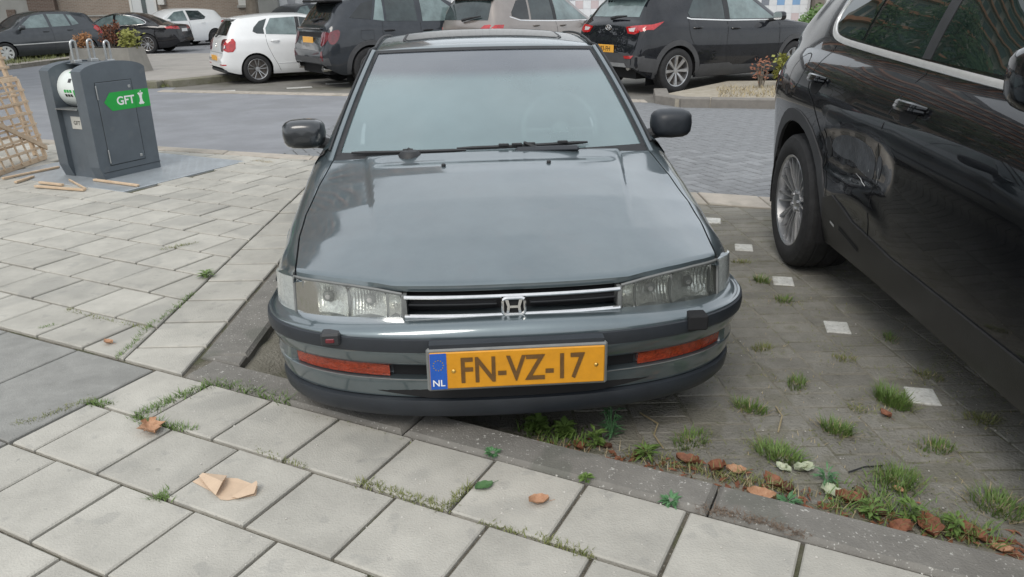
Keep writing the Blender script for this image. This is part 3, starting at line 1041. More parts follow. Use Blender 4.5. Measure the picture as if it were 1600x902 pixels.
def side_mirror(c, sx, y, z, x0, material, w=.20, h=.13, d=.10, dark=M_PLASTIC):
    m = MB()
    rows = []
    for t, s in ((-.03, .01), (-.02, .35), (.0, .6), (.12, .85), (.4, 1.0), (.75, .98), (1.0, .86)):
        row = []
        for k in range(16):
            a = 2 * math.pi * k / 16
            ex = math.copysign(abs(math.cos(a)) ** .6, math.cos(a)); ez = math.copysign(abs(math.sin(a)) ** .6, math.sin(a))
            row.append((sx * (x0 + .06 + w / 2 + ex * w / 2 * s), y - d / 2 + d * t, z + ez * h / 2 * s))
        rows.append(row)
    m.grid(rows, True)
    o = m.build('wing_mirror', material, c.root, True, 50)
    m2 = MB(); m2.add([(p[0] * 1, p[1] + .001, p[2]) for p in rows[-1]], [tuple(range(16))])
    m2.build('mirror_glass', M_CHROME, o)
    m3 = MB(); m3.tube([(sx * (x0 - .03), y + .02, z - h * .45), (sx * (x0 + .05), y + .01, z - h * .38), (sx * (x0 + .12), y, z - h * .25)], [.03, .026, .03], 10)
    m3.build('mirror_foot', dark, o, True)
    return o

def handle(c, sx, y, z, material, ln=.19, parent=None):
    h, n, d = c.hit(sx, y, z)
    m = MB()
    pts = []
    for t in np.linspace(-1, 1, 9):
        pts.append((h.x + sx * (.030 * (1 - abs(t) ** 3) + .006), y + t * ln / 2, z + .004 * (1 - t * t)))
    m.tube(pts, [.007, .012, .014, .014, .014, .014, .014, .012, .007], 8)
    return m.build('door_handle', material, parent or c.root, True)

# ------------------------------------------------------------------ the dark saloon in the middle
P_ACC = car_paint('blue_grey_paint', (0.108, 0.138, 0.150), 0.36, 0.6, dirt=0.14, film=(.03, .11), ior=1.85,
                  speck=[(420, 0.735, (0.42, 0.42, 0.40), 0.55), (7, 0.60, (0.125, 0.150, 0.162), 0.5)])
M_ACCSTRIP = mat('bumper_rubber', (0.020, 0.024, 0.030), 0.45, var=0.15, scale=9, bump=0.08, bscale=300)
M_WINDSCREEN = glass('windscreen_glass', (0.55, 0.66, 0.65), dust_veil=0.44, dust_veil_col=(0.345, 0.475, 0.500), rough=0.03, band=(1.075, 1.125, (0.21, 0.235, 0.275)))  # pale teal film paints in the sky reflection along with real grime
M_LENS = glass('headlight_glass', (0.90, 0.92, 0.90), dust_veil=0.16, dust_veil_col=(0.5, 0.52, 0.48), rough=0.06)
M_REFLECT = mat('lamp_reflector', (0.84, 0.84, 0.80), 0.24, metal=0.75, var=0.18, scale=40, bump=0.25, bscale=90)
M_LAMPGREY = mat('lamp_bezel', (0.16, 0.165, 0.16), 0.4, var=0.15, scale=20)
M_CORNER = mat('corner_lens', (0.38, 0.40, 0.385), 0.16, coat=1.0, var=0.12, scale=60, bump=0.3, bscale=120)
M_DASH = mat('dashboard_plastic', (0.11, 0.12, 0.122), 0.6, var=0.1)
M_SEAT = mat('seat_cloth', (0.22, 0.235, 0.24), 0.9, var=0.15, scale=40)

A = Car('saloon_car', (0.0095, 2.138, Z_ROAD), R(3.65), 'dark blue grey saloon car parked nose on over the kerb, hazy windscreen, yellow plate FN-VZ-17', 'car')
A.L = 4.68
a_root = A.root
NN, DD = 2.5, 0.45
NW = 0.943                    # the nose is this much narrower than its row table
def Yn(x, y0, W=0.86):
    W = W * NW
    r_ = min(abs(x) / W, 0.99999)
    return y0 + DD * (1 - (1 - r_ ** NN) ** (1 / NN))
def zdrop(z, x):
    return z - .036 * max(0, min(1, (z - .486) / .03)) * min(1, abs(x) / .76) ** 2
def nose_row(z, y0, W, rec=0.0, ntheta=33, tail=0.565):
    W = W * NW * (1 + .018 * max(0, min(1, (.40 - z) / .08)))
    th = np.linspace(0, math.pi / 2, ntheta)
    half = []
    for t in th:
        x = W * math.sin(t) ** (2 / NN); y = y0 + DD * (1 - max(0, math.cos(t)) ** (2 / NN))
        if rec:
            k = min(1, max(0, (0.722 - x) / 0.014)); y += rec * k
        half.append((x, y, zdrop(z, x)))
    half.append((W, max(tail, y0 + DD + 0.02), zdrop(z, W)))
    return [(-x, y, z) for x, y, z in reversed(half[1:])] + half
def nose_shell(name, rows, material):
    m = MB(); m.grid([nose_row(*r_) for r_ in rows])
    return m.build(name, material, a_root, True, 30)
bumper = nose_shell('bumper', [(.25, .075, .81), (.253, .055, .826), (.258, .047, .832), (.275, .043, .838), (.30, .040, .843), (.318, .037, .846), (.324, .037, .847), (.326, .038, .847, .002), (.328, .040, .847, .035),
                    (.352, .038, .85, .040), (.374, .034, .853, .035), (.377, .030, .855, .002), (.380, .026, .856), (.392, .016, .861), (.41, .007, .866), (.424, .002, .869), (.431, .0, .870),
                    (.484, .0, .868), (.494, .003, .866), (.506, .010, .861), (.515, .020, .855), (.5205, .032, .848), (.5225, .05, .84), (.5215, .09, .82), (.517, .16, .78)], P_ACC)
nose_shell('bumper_lip', [(.172, .10, .79), (.176, .070, .810), (.186, .050, .824), (.206, .038, .834), (.236, .034, .838), (.249, .037, .836), (.254, .05, .828)], M_ACCSTRIP)
nose_shell('bumper_strip', [(.431, .010, .860), (.4325, .002, .868), (.436, -.005, .874), (.457, -.008, .876), (.477, -.005, .874), (.481, .002, .868), (.483, .010, .860)], M_ACCSTRIP)
# thin bright edge along the lower valance
for s in (-1, 1):
    m = MB()
    pts = [(s * x, Yn(x, .034, .851) - .002, .3255 - 0.0) for x in np.linspace(.27, .70, 14)]
    m.tube(pts, .0014, 6)
    m.build('valance_edge', M_LAMPGREY, a_root, True)
def nose_patch(name, x0, x1, zl, zu, y0f, material, parent, off=0.0, W=.86, nx=18, nz=7, sgn=1, back=0.02, power=1.0):
    """strip of the nose between two height curves, closed round its edge by a short flange"""
    rows = []
    for k in range(nz):
        t = k / (nz - 1)
        row = []
        for i in range(nx):
            x = x0 + (x1 - x0) * i / (nx - 1)
            z = zl(x) + (zu(x) - zl(x)) * t
            row.append((sgn * x, Yn(x, y0f(z), W) + off, z))
        rows.append(row)
    m = MB(); m.grid(rows)
    loop = rows[0] + [r_[-1] for r_ in rows[1:]] + list(reversed(rows[-1][:-1])) + [r_[0] for r_ in reversed(rows[1:-1])]
    m.grid([loop, [(p[0], p[1] + back, p[2]) for p in loop]], True)
    return m.build(name, material, parent, True, 40)
lin = lambda pts: (lambda x: float(np.interp(x, [p[0] for p in pts], [p[1] for p in pts])))
hl_lo = lin([(.34, .5125), (.70, .479)])
hl_up = lin([(.34, .5790), (.42, .592), (.50, .600), (.60, .604), (.70, .600)])
y_lamp = lambda z: .088 + (z - .49) * .22
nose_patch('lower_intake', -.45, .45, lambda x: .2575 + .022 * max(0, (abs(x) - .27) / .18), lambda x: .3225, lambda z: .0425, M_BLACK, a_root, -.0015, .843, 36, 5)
# orange indicators and black slot in the recess
nose_patch('lower_grille', -.385, .385, lambda x: .3285, lambda x: .3735, lambda z: .068, M_BLACK, a_root, -.003, .85, 30)
for s in (-1, 1):
    nose_patch('indicator', .395, .708, lambda x: .3300, lambda x: .3735 - .004 * max(0, (.46 - x) / .07), lambda z: .040 - (z - .35) * .2, M_ORANGELENS, a_root, .004, .852, 20, 6, s, .03)
# headlights
for s in (-1, 1):
    hl = nose_patch('headlight', .347, .697, lambda x: hl_lo(x) + .002, lambda x: hl_up(x) - .002, y_lamp, M_LAMPGREY, a_root, .066, .86, 24, 8, s, -.06)
    nose_patch('lens', .345, .699, hl_lo, hl_up, y_lamp, M_LENS, hl, 0, .86, 28, 8, s, .012)
    for (xa, xb_) in ((.350, .388), (.396, .510), (.520, .664), (.672, .694)):
        rows = []
        for k in range(9):
            row = []
            for i in range(25):
                x = xa + (xb_ - xa) * i / 24; z0_, z1_ = hl_lo(x) + .004, hl_up(x) - .004
                z = z0_ + (z1_ - z0_) * k / 8
                tx, tz = 2 * i / 24 - 1, 2 * k / 8 - 1
                row.append((s * x, Yn(x, y_lamp(z)) + .058 - .034 * tx * tx - .030 * tz * tz + (.0022 if i % 2 else 0) * (xb_ - xa > .05), z))
            rows.append(row)
        m = MB(); m.grid(rows); m.build('reflector', M_REFLECT, hl, True, 30)
    for xc in (.453, .592):
        zc = (hl_lo(xc) + hl_up(xc)) / 2
        yc = Yn(xc, y_lamp(zc))
        m = MB(); m.tube([(s * xc, yc + .056, zc), (s * xc, yc + .034, zc), (s * xc, yc + .026, zc)], [.011, .010, .005], 10)
        bl_ = m.build('bulb', M_CLEARLENS, hl, True)
        m = MB(); m.lathe([(.0, .019), (-.012, .016), (-.020, .006)], 14, 'y', (s * xc, yc + .050, zc)); m.build('bulb_holder', M_LAMPGREY, hl, True)
    for xc in (.392, .515, .668):
        m = MB()
        yc = Yn(xc, y_lamp(.54))
        m.box(s * xc - .004, s * xc + .004, yc + .010, yc + .054, hl_lo(xc) + .004, hl_up(xc) - .004)
        m.build('divider', M_LAMPGREY, hl)
    # grey surround
    m = MB()
    for fn, dz in ((hl_lo, -.004), (hl_up, .003)):
        m.tube([(s * x, Yn(x, y_lamp(fn(x))) + .002, fn(x) + dz) for x in np.linspace(.345, .702, 20)], .0055, 6)
    for x in (.342, .703):
        m.tube([(s * x, Yn(x, y_lamp(z)) + .001, z) for z in np.linspace(hl_lo(x) - .003, hl_up(x) + .003, 6)], .0055, 6)
    m.build('bezel', M_LAMPGREY, hl, True)
    # grey filler under the lamp
    nose_patch('lamp_filler', .335, .795, lambda x: .500 - .030 * max(0, (min(x, .70) - .34) / .36) - .004, lambda x: hl_lo(x) - .003, lambda z: .084, M_LAMPGREY, a_root, 0, .86, 24, 3, s, .02)
    nose_patch('corner_lamp', .709, .786, lambda x: .474 + .10 * max(0, x - .77), lambda x: .598 - .12 * max(0, x - .72), y_lamp, M_CORNER, a_root, 0.002, .86, 14, 7, s, .02)
# grille
m = MB()
rows = [[(x, Yn(x, .15), z) for x in np.linspace(-.335, .335, 21)] for z in (.515, .583)]
m.grid(rows); gr = m.build('grille', M_BLACK, a_root)
for z in (.5515,):
    for s in (-1, 1):
        m = MB(); rows = []
        for (dy, dz) in ((0, .003), (-.004, .001), (0, -.004), (.04, -.004)):
            rows.append([(s * x, Yn(x, .098) + dy, z + dz) for x in np.linspace(.052, .325, 12)])
        m.grid(rows); m.build('slat', M_PLASTIC, gr, True)
for (z, rad, y0) in ((.5795, .0058, .090), (.5195, .0070, .082)):
    m = MB(); m.tube([(x, Yn(x, y0), z) for x in np.linspace(-.337, .337, 31)], rad, 8)
    m.build('chrome_bar', M_CHROME, gr, True)
for s in (-1, 1):
    m = MB(); m.box(s * .337 - .006, s * .337 + .006, Yn(.337, .09), .17, .517, .582)
    m.build('grille_end', M_LAMPGREY, gr)
m = MB()
bw, bh, by = .034, .027, .078
rr_ = [(bw * math.copysign(abs(math.cos(t)) ** .35, math.cos(t)), bh * math.copysign(abs(math.sin(t)) ** .35, math.sin(t))) for t in np.linspace(0, 2 * math.pi, 41)[:-1]]
m.tube([(p[0], by, .549 + p[1]) for p in rr_], .0055, 8, close=True)
bf = m.build('badge_frame', M_CHROME, gr, True)
m = MB(); m.add([(p[0], by + .004, .549 + p[1]) for p in rr_], [tuple(range(len(rr_)))])
m.build('badge_plate', M_BLACK, gr)
m = MB()
for s in (-1, 1):
    q = [(s * .0270, .0225), (s * .0165, .0225), (s * .0125, .004), (s * .0125, -.004), (s * .0155, -.0225), (s * .0235, -.0225), (s * .0200, 0)]
    n = len(q)
    m.add([(a, by - .004, .549 + b) for a, b in q] + [(a, by + .006, .549 + b) for a, b in q], [tuple(range(n)), tuple(range(n, 2 * n))] + [(k, (k + 1) % n, n + (k + 1) % n, n + k) for k in range(n)])
m.box(-.0135, .0135, by - .004, by + .006, .5445, .5525)
m.build('badge', M_CHROME, gr)

# bonnet
def h_prof(t): return float(np.interp(t, [0, .004, .016, .06, .12, .25, .5, .75, 1], [0, .085, .125, .185, .265, .43, .68, .87, 1.0]))
def hood_pt(s, t, dz=0.0):
    hw = float(np.interp(t, [0, .1, .3, .5, .75, 1], [.692, .705, .732, .742, .730, .700]))
    x = s * hw
    xf = abs(s) * .692; ax0 = xf
    zf = max(.5885, hl_up(xf) + .0045) if xf > .33 else .5885
    zf = zf if xf > .36 else .5885 + max(0, (xf - .30) / .06) * 0.0
    yf = Yn(xf, y_lamp(min(zf, .6)) + .004)
    yc = 1.165 + .135 * (abs(s)) ** 2
    zc = .818 - .034 * s * s
    y = yf + (yc - yf) * t + .006 * max(0, 1 - t / .004) * (1 if ax0 < .40 else max(0, 1 - (ax0 - .40) / .06))
    z = zf + (zc - zf) * h_prof(t) - .050 * math.sin(math.pi * min(1, t * 1.02)) * abs(s) ** 3.2
    ax = abs(x); xr = .405 + .150 * t
    k = min(1, max(0, (xr + .007 - ax) / .014)); k = k * k * (3 - 2 * k)
    fade = min(1, max(0, (t - .22) / .4))
    z += .0105 * k * fade
    # shallow cowl step near the washer jets
    z -= .006 * min(1, max(0, (t - .865) / .02)) * (1 if ax < .47 else max(0, 1 - (ax - .47) / .05))
    z += .006 * min(1, max(0, (t - .93) / .06)) * (1 if ax < .47 else max(0, 1 - (ax - .47) / .05))
    return (x, y, z + dz)
TT = [0, .002, .004, .008, .016, .03] + list(np.linspace(.045, .12, 5)) + list(np.linspace(.15, 1, 40))
SS = list(np.linspace(-1, 1, 141))
m = MB()
m.grid([[hood_pt(s, t) for s in SS] for t in TT])
edge = [hood_pt(s, 0) for s in SS]
m.grid([edge, [(p[0], p[1] + .03, p[2] - .012) for p in edge]])
for s in (-1, 1):
    e2 = [hood_pt(s, t) for t in TT]
    m.grid([e2, [(p[0] - s * .002, p[1], p[2] - .03) for p in e2]])
e3 = [hood_pt(s, 1) for s in SS]
m.grid([e3, [(p[0], p[1] + .004, p[2] - .035) for p in e3]])
hood = m.build('bonnet', P_ACC, a_root, True, 40)
for x in (-.215, .215):
    t = .83; h_ = hood_pt(x / .72, t)
    m = MB(); m.lathe([(0, .009), (.007, .009), (.010, .006), (.010, 0)], 12, 'z', (x, h_[1], h_[2])); m.build('washer_jet', M_PLASTIC, a_root, True)
for s in (-1, 1):
    e2 = [hood_pt(s, t) for t in TT]
    m = MB(); m.grid([[(p[0] - s * .01, p[1], p[2] - .014) for p in e2], [(p[0] + s * .012, p[1], p[2] - .014) for p in e2]]); m.build('bonnet_gap', M_BLACK, a_root)
# dark gap sheet under the bonnet edge
m = MB()
m.grid([[(p[0] * 1.0, p[1] + .012, p[2] - .006) for p in edge], [(p[0], p[1] + .05, p[2] - .03) for p in edge], [(p[0] * .98, p[1] + .05, p[2] - .11) for p in edge]])
m.build('bonnet_gap', M_BLACK, a_root)

# front wings
def xs_plan(y):
    q = max(0.0, 1 - (y - .124) / DD)
    return .818 * max(0.001, 1 - q ** NN) ** (1 / NN) if y < .574 else .818 + .020 * min(1, (y - .574) / .3)
hood_edge_y = [hood_pt(1, t)[1] for t in TT]; hood_edge_x = [hood_pt(1, t)[0] for t in TT]; hood_edge_z = [hood_pt(1, t)[2] for t in TT]
WF = [.255, .262, .27, .28, .29, .30, .315, .33, .345, .36, .38, .40, .43, .46, .50, .53, .555]
yw, RAa, zwa = .915, .308, .285
WF += [yw - RAa * math.cos(t) for t in np.linspace(0.02, math.pi - .02, 24)] + list(np.linspace(yw + RAa + .004, 1.44, 8))
WF = sorted(set(round(y, 4) for y in WF))
for s in (-1, 1):
    rows = []
    for y in WF:
        ex = float(np.interp(y, hood_edge_y + [1.44], hood_edge_x + [.700])) + .0060
        ez = float(np.interp(y, hood_edge_y + [1.44], hood_edge_z + [.812])) - .001
        X = max(xs_plan(y), ex + .004)
        if y < .40: zl = .600 - .12 * max(0, (X - .72))
        elif y < .56: zl = .527
        elif abs(y - yw) < RAa: zl = max(.2, zwa + math.sqrt(max(0, RAa ** 2 - (y - yw) ** 2)))
        else: zl = .19
        if .40 <= y < .46: zl = .527 + (.60 - .527) * max(0, (.46 - y) / .06) * 0.6
        zl = min(zl, ez - .012)
        sp_ = []
        for f_, dz in ((-.02, -.03), (0, 0), (.12, -.003), (.35, -.014), (.6, -.034), (.8, -.062), (.93, -.098), (.985, -.14)):
            sp_.append((ex + (X - ex) * max(0, f_) + (-.002 if f_ < 0 else 0), max(zl, ez + dz)))
        zz = sp_[-1][1]
        for k in range(1, 9):
            z = zz + (zl - zz) * k / 8
            sp_.append((X * (1.0 if z > .45 else 1 - .05 * ((.45 - z) / .3) ** 2), z))
        rows.append([(s * a, y, b) for a, b in sp_])
    m = MB(); m.grid(rows)
    # flange into the arch
    lip = [r_[-1] for r_ in rows]
    m.grid([lip, [(p[0] - s * .04, p[1], p[2] + .004) for p in lip]])
    m.build('front_wing', P_ACC, a_root, True, 45)

# cabin, doors, roof, boot
asp = dict(L=4.68, R=.285, RA=.315, wy=(.915, 3.635), crown=.035, bow=.012, floor=.5,
           top=[(1.25, .80), (1.42, .885), (1.95, 1.222), (2.1, 1.245), (2.6, 1.268), (3.1, 1.252), (3.35, 1.20), (3.95, .885), (4.2, .865), (4.58, .845), (4.64, .72), (4.68, .55)],
           belt=[(1.25, .76), (1.42, .808), (2.5, .835), (3.6, .85), (4.0, .835), (4.58, .80), (4.64, .66), (4.68, .5)],
           bot=[(0, .2), (.6, .19), (4.2, .2), (4.5, .26), (4.68, .36)],
           plan=[(1.2, .838), (2.5, .845), (3.8, .84), (4.4, .81), (4.6, .76), (4.68, .68)],
           roofw=[(1.25, .70), (1.42, .667), (1.95, .550), (2.3, .556), (3.1, .55), (3.4, .54), (3.95, .62), (4.58, .66), (4.68, .6)])
A.body(asp, P_ACC, ymin=1.40, drop=lambda y, k, nS, nG: (y < 1.945 and k >= nS + nG - 2) or (y < 2.95 and y > 1.5 and False))
for s in (-1, 1):
    A.panel('side_window', [(1.56, .845), (1.98, 1.135), (2.18, 1.165), (2.40, 1.172), (2.40, .865), (1.62, .842)], s, M_TINTLIGHT, .004, .006, .06)
    A.panel('side_window', [(2.46, .868), (2.46, 1.172), (2.95, 1.155), (3.22, 1.06), (3.42, .89), (3.40, .872)], s, M_TINTLIGHT, .004, .006, .06)
    A.seam('door_seam', [(1.46, .80), (1.46, .45), (1.44, .25)], s)
    A.seam('door_seam', [(2.43, 1.17), (2.43, .6), (2.40, .25)], s)
    A.seam('side_moulding', [(1.47, .47), (3.2, .47)], s, .05, M_ACCSTRIP, rise=.012)
    handle(A, s, 2.30, .70, M_PLASTIC); handle(A, s, 3.20, .71, M_PLASTIC)
A.panel('rear_window', [(-.50, .915), (.50, .915), (.44, 1.17), (-.44, 1.17)], 'rear', M_TINT, .004, .006, .07)
for s in (-1, 1):
    A.panel('tail_light', [(s * .34, .66), (s * .76, .66), (s * .76, .77), (s * .34, .77)], 'rear', M_REDLENS, .004, .008, .06)
A.plate('rear', 0, .60, .52, .11, .01)
A.wheels(.285, .185, .19, .715, (.915, 3.635), 'ten', M_ALU)

m = MB(); m.prism(ccw([(-.50, .115), (.50, .115), (.66, .24), (.72, .57), (-.72, .57), (-.66, .24)]), .176, .20); m.build('shade_panel', M_BLACK, a_root)  # unseen panel added under the nose to deepen the shade there
# windscreen with its rubber, pillars, header
def ws_pt(s, t, off=0.0):
    xb, xt = .692, .541
    x = s * (xb + (xt - xb) * t)
    yb, yt = 1.185 + .150 * s * s, 1.886 + .068 * s * s
    zb, zt = .807 - .010 * s * s, 1.2085 - .0125 * s * s
    bl = .018 * 4 * t * (1 - t)
    return (x, yb + (yt - yb) * t - .5 * (bl + off), zb + (zt - zb) * t + .87 * (bl + off))
m = MB(); m.grid([[ws_pt(s, t) for s in np.linspace(-1, 1, 33)] for t in np.linspace(0, 1, 21)])
ws = m.build('windscreen', M_WINDSCREEN, a_root, True)
m = MB()
m.grid([[ws_pt(s, t, .004) for t in np.linspace(0, 1, 18)] for s in (.978, 1.0, 1.010)])
m.grid([[ws_pt(s, t, .004) for t in np.linspace(0, 1, 18)] for s in (-1.010, -1.0, -.978)])
m.grid([[ws_pt(s, t, .004) for s in np.linspace(-1.01, 1.01, 33)] for t in (.975, 1.0, 1.012)])
m.grid([[ws_pt(s, t, .003) for s in np.linspace(-1.01, 1.01, 33)] for t in (-.05, .0, .022)])
m.build('windscreen_seal', M_PLASTIC, a_root, True)
rt_ = pchip(asp['top']); rwf = pchip(asp['roofw'])
for s in (-1, 1):
    rows = []
    for t in np.linspace(-.06, 1.0, 22):
        p = ws_pt(s * 1.005, t, .006)
        tt = max(0, t)
        rows.append([(p[0], p[1], p[2] - .02), (p[0] + s * .004, p[1] + .002, p[2] + .007), (p[0] + s * .020, p[1] + .012, p[2] + .009), (p[0] + s * .040, p[1] + .034, p[2] - .004), (p[0] + s * (.058 + .02 * (1 - tt)), p[1] + .07, p[2] - .035)])
    m = MB(); m.grid(rows); m.build('windscreen_pillar', P_ACC, a_root, True, 60)
    # black drip rail up the pillar and along the roof edge
    pts = [tuple(Vector(ws_pt(s * 1.012, t, .014)) + Vector((s * .030, .02, -.002))) for t in np.linspace(.02, 1.0, 14)]
    for y in np.linspace(2.05, 3.2, 12):
        pts.append((s * (rwf(y) + .004), y, rt_(y) - .035 + .010))
    m = MB(); m.tube(pts, .0065, 6); m.build('drip_rail', M_PLASTIC, a_root, True)
rows = []
for k, (yy, f_) in enumerate(((0, 0), (0, .33), (0, .66), (0, 1))):
    row = []
    for s in np.linspace(-1.03, 1.03, 25):
        p = ws_pt(max(-1, min(1, s)), 1.006, .002)
        y2 = 1.99
        wr = rwf(y2); x2 = s / 1.03 * wr
        z2 = rt_(y2) - .035 * abs(s / 1.03) ** 2.4 + .001
        z = p[2] + (z2 - p[2]) * f_ + .010 * math.sin(math.pi * f_) * .6
        row.append((p[0] * (1 + .02 * (abs(s) > 1)) + (x2 - p[0]) * f_, p[1] + (y2 - p[1]) * f_, z))
    rows.append(row)
m = MB(); m.grid(rows); m.build('roof_header', P_ACC, a_root, True)
# sunroof: glass slab in its seal
A.seam('sunroof_seal', [(-.40, 2.17), (.40, 2.17), (.42, 2.22), (.42, 2.72), (.38, 2.78), (-.38, 2.78), (-.42, 2.72), (-.42, 2.22)], 'top', .014, M_PLASTIC, closed=True, off=.003)
A.panel('sunroof', [(-.395, 2.19), (.395, 2.19), (.41, 2.24), (.41, 2.70), (.37, 2.76), (-.37, 2.76), (-.41, 2.70), (-.41, 2.24)], 'top', M_TINTDARK, .004, .005, .08)
# cowl and wipers
m = MB()
m.grid([[(x, 1.165 + .135 * (x / .70) ** 2 + dy, .800 - .03 * (x / .7) ** 2 + dz) for x in np.linspace(-.69, .69, 25)] for dy, dz in ((.0, -.004), (.03, -.016), (.06, .0))])
m.build('cowl', M_PLASTIC, a_root, True)
def wiper(x0, x1, t0, t1, arm, claws=(.35, .45, .55, .8)):
    m = MB()
    a = [ws_pt(x0 / .69 + (x1 - x0) / .69 * k, t0 + (t1 - t0) * k, .016) for k in np.linspace(0, 1, 10)]
    m.tube(a, [.005] + [.0085] * 8 + [.005], 6)
    for k in claws:
        p = Vector(ws_pt(x0 / .69 + (x1 - x0) / .69 * k, t0 + (t1 - t0) * k, .026))
        m.cbox(p.x - .022, p.x + .022, p.y - .006, p.y + .006, p.z - .005, p.z + .006, .002)
    b = [Vector(arm), Vector(arm) + Vector((0, .01, .02)), Vector(ws_pt((x0 + (x1 - x0) * .5) / .69, t0 + (t1 - t0) * .5, .036))]
    m.tube([tuple(p) for p in b], [.013, .011, .006], 8)
    return m.build('wiper', M_PLASTIC, a_root, True)
wiper(-.62, -.12, .004, .022, (-.34, 1.20, .802), (.5,))
wiper(-.16, .42, .035, .045, (.20, 1.185, .803))
m = MB(); m.cbox(.09, .37, 1.165, 1.20, .812, .840, .012); m.build('wiper_cover', M_ACCSTRIP, a_root, True)
m = MB(); m.lathe([(0, .055), (.020, .050), (.034, .034), (.038, 0)], 14, 'z', (-.36, 1.20, .800)); m.build('wiper_spindle', M_PLASTIC, a_root, True)
# cabin
m = MB(); rows = []
for (y, z) in ((1.24, .79), (1.30, .805), (1.48, .815), (1.60, .80), (1.64, .76), (1.62, .5)):
    rows.append([(x, y + .06 * (x / .68) ** 2, z - .01 * (x / .68) ** 2 + (.03 * math.exp(-((x - .36) / .16) ** 2) if 1.45 < y < 1.63 else 0)) for x in np.linspace(-.70, .70, 25)])
m.grid(rows); m.build('dashboard', M_DASH, a_root, True)
m = MB()
c0 = Vector((.36, 1.76, .815)); ax1 = Vector((1, 0, 0)); ax2 = Vector((0, .42, .907))
m.tube([tuple(c0 + (ax1 * math.cos(t) + ax2 * math.sin(t)) * .185) for t in np.linspace(0, 2 * math.pi, 33)[:-1]], .0135, 8, close=True)
for t in (0, math.pi, -math.pi / 2): m.tube([tuple(c0), tuple(c0 + (ax1 * math.cos(t) + ax2 * math.sin(t)) * .18)], .012, 6)
m.tube([tuple(c0), tuple(c0 + Vector((0, -.2, -.08)))], [.05, .04], 10)
m.build('steering_wheel', mat('wheel_rim_vinyl', (0.30, 0.31, 0.31), .5), a_root, True)
for x in (-.36, .36):
    m = MB()
    m.cbox(x - .24, x + .24, 1.95, 2.42, .38, .50, .05)
    Mx = Matrix.Translation((x, 2.40, .45)) @ Matrix.Rotation(R(-14), 4, 'X')
    m.cbox(-.23, .23, -.06, .08, 0, .58, .05, Mx)
    m.cbox(-.12, .12, -.03, .06, .61, .77, .03, Mx)
    m.tube([tuple(Mx @ Vector((-.05, .01, .56))), tuple(Mx @ Vector((-.05, .01, .64)))], .006, 6)
    m.tube([tuple(Mx @ Vector((.05, .01, .56))), tuple(Mx @ Vector((.05, .01, .64)))], .006, 6)
    m.build('seat', M_SEAT, a_root, True)
m = MB(); m.cbox(-.62, .62, 3.0, 3.2, .45, .92, .05); m.build('rear_seat', M_SEAT, a_root, True)
m = MB(); m.cbox(-.12, .12, 1.80, 1.825, 1.095, 1.155, .02); m.tube([(0, 1.815, 1.14), (0, 1.845, 1.165)], .010, 6); m.build('rear_view_mirror', M_SILVERPAINT, a_root, True)
m = MB(); m.tube([(.0, 1.795, 1.10), (.0, 1.795, 1.05)], .0025, 5); m.cbox(-.014, .014, 1.79, 1.80, 1.01, 1.055, .004); m.build('hanging_air_freshener', M_SILVERPAINT, a_root)
for s in (-1, 1):
    m = MB(); m.cbox(s * .30 - .19, s * .30 + .19, 1.90, 2.02, 1.155, 1.175, .006); m.build('sun_visor', M_SILVERPAINT, a_root)
# wing mirrors
side_mirror(A, -1, 1.53, .868, .705, mat('mirror_gloss', (0.018, 0.021, 0.025), .3, coat=.8), .195, .135, .13)
side_mirror(A, 1, 1.53, .868, .705, M_ACCSTRIP, .195, .135, .13)
# number plate
m = MB(); m.cbox(-.272, .272, -.050, -.030, .3335, .4725, .006); holder = m.build('plate_holder', M_LAMPGREY, a_root)
m = MB(); m.box(-.262, .262, -.045, -.012, .466, .484); m.build('plate_bracket', M_ACCSTRIP, holder)
m = MB(); m.cbox(-.2625, .2625, -.056, -.0485, .3435, .4635, .003); plate_f = m.build('number_plate', M_PLATE, a_root)
m = MB(); m.box(-.2615, -.212, -.0578, -.0566, .3450, .4620); m.build('country_strip', M_PLATEBLUE, plate_f)
def front_text(s, size, cx, cz, y, material, parent, offset=.012, sx=1.0, name='lettering'):
    v, f = text_geo(s, size, offset)
    return part(name, [(cx + p[0] * sx, y, cz + p[1]) for p in v], [tuple(q) for q in f], material, parent)
front_text('FN-VZ-17', .117, .016, .4035, -.0582, M_PLATETEXT, plate_f, .016, .775)
front_text('NL', .030, -.2365, .366, -.0588, M_TEXTWHITE, plate_f, .012)
m = MB()
for k in range(12):
    t = 2 * math.pi * k / 12
    m.lathe([(0, .0022), (.0006, 0)], 5, 'y', (-.2365 + .0150 * math.cos(t), -.0586, .424 + .0165 * math.sin(t)), -1)
m.build('star_ring', mat('star_gold', (0.30, 0.20, 0.03), .6), plate_f)
for x in (-.192, .236):
    m = MB(); m.lathe([(0, .0062), (.003, .006), (.005, .003), (.0055, 0)], 12, 'y', (x, -.0562, .4035), -1); m.build('plate_screw', mat('brass', (0.75, 0.5, 0.15), .3, 1.0), plate_f, True)
# headlamp washers on the strip
m = MB(); yw_ = Yn(.565, -.008, .876)
m.cbox(-.595, -.535, yw_ - .020, yw_ + .03, .452, .492, .006); ow = m.build('headlamp_washer', M_PLASTIC, a_root)
m = MB(); m.cbox(-.580, -.552, yw_ - .0225, yw_ - .015, .462, .478, .003); m.build('washer_socket', M_REDDARK, ow)
m = MB(); m.cbox(.548, .612, yw_ - .016, yw_ + .04, .447, .497, .005); m.build('headlamp_washer', M_BLACK, a_root)

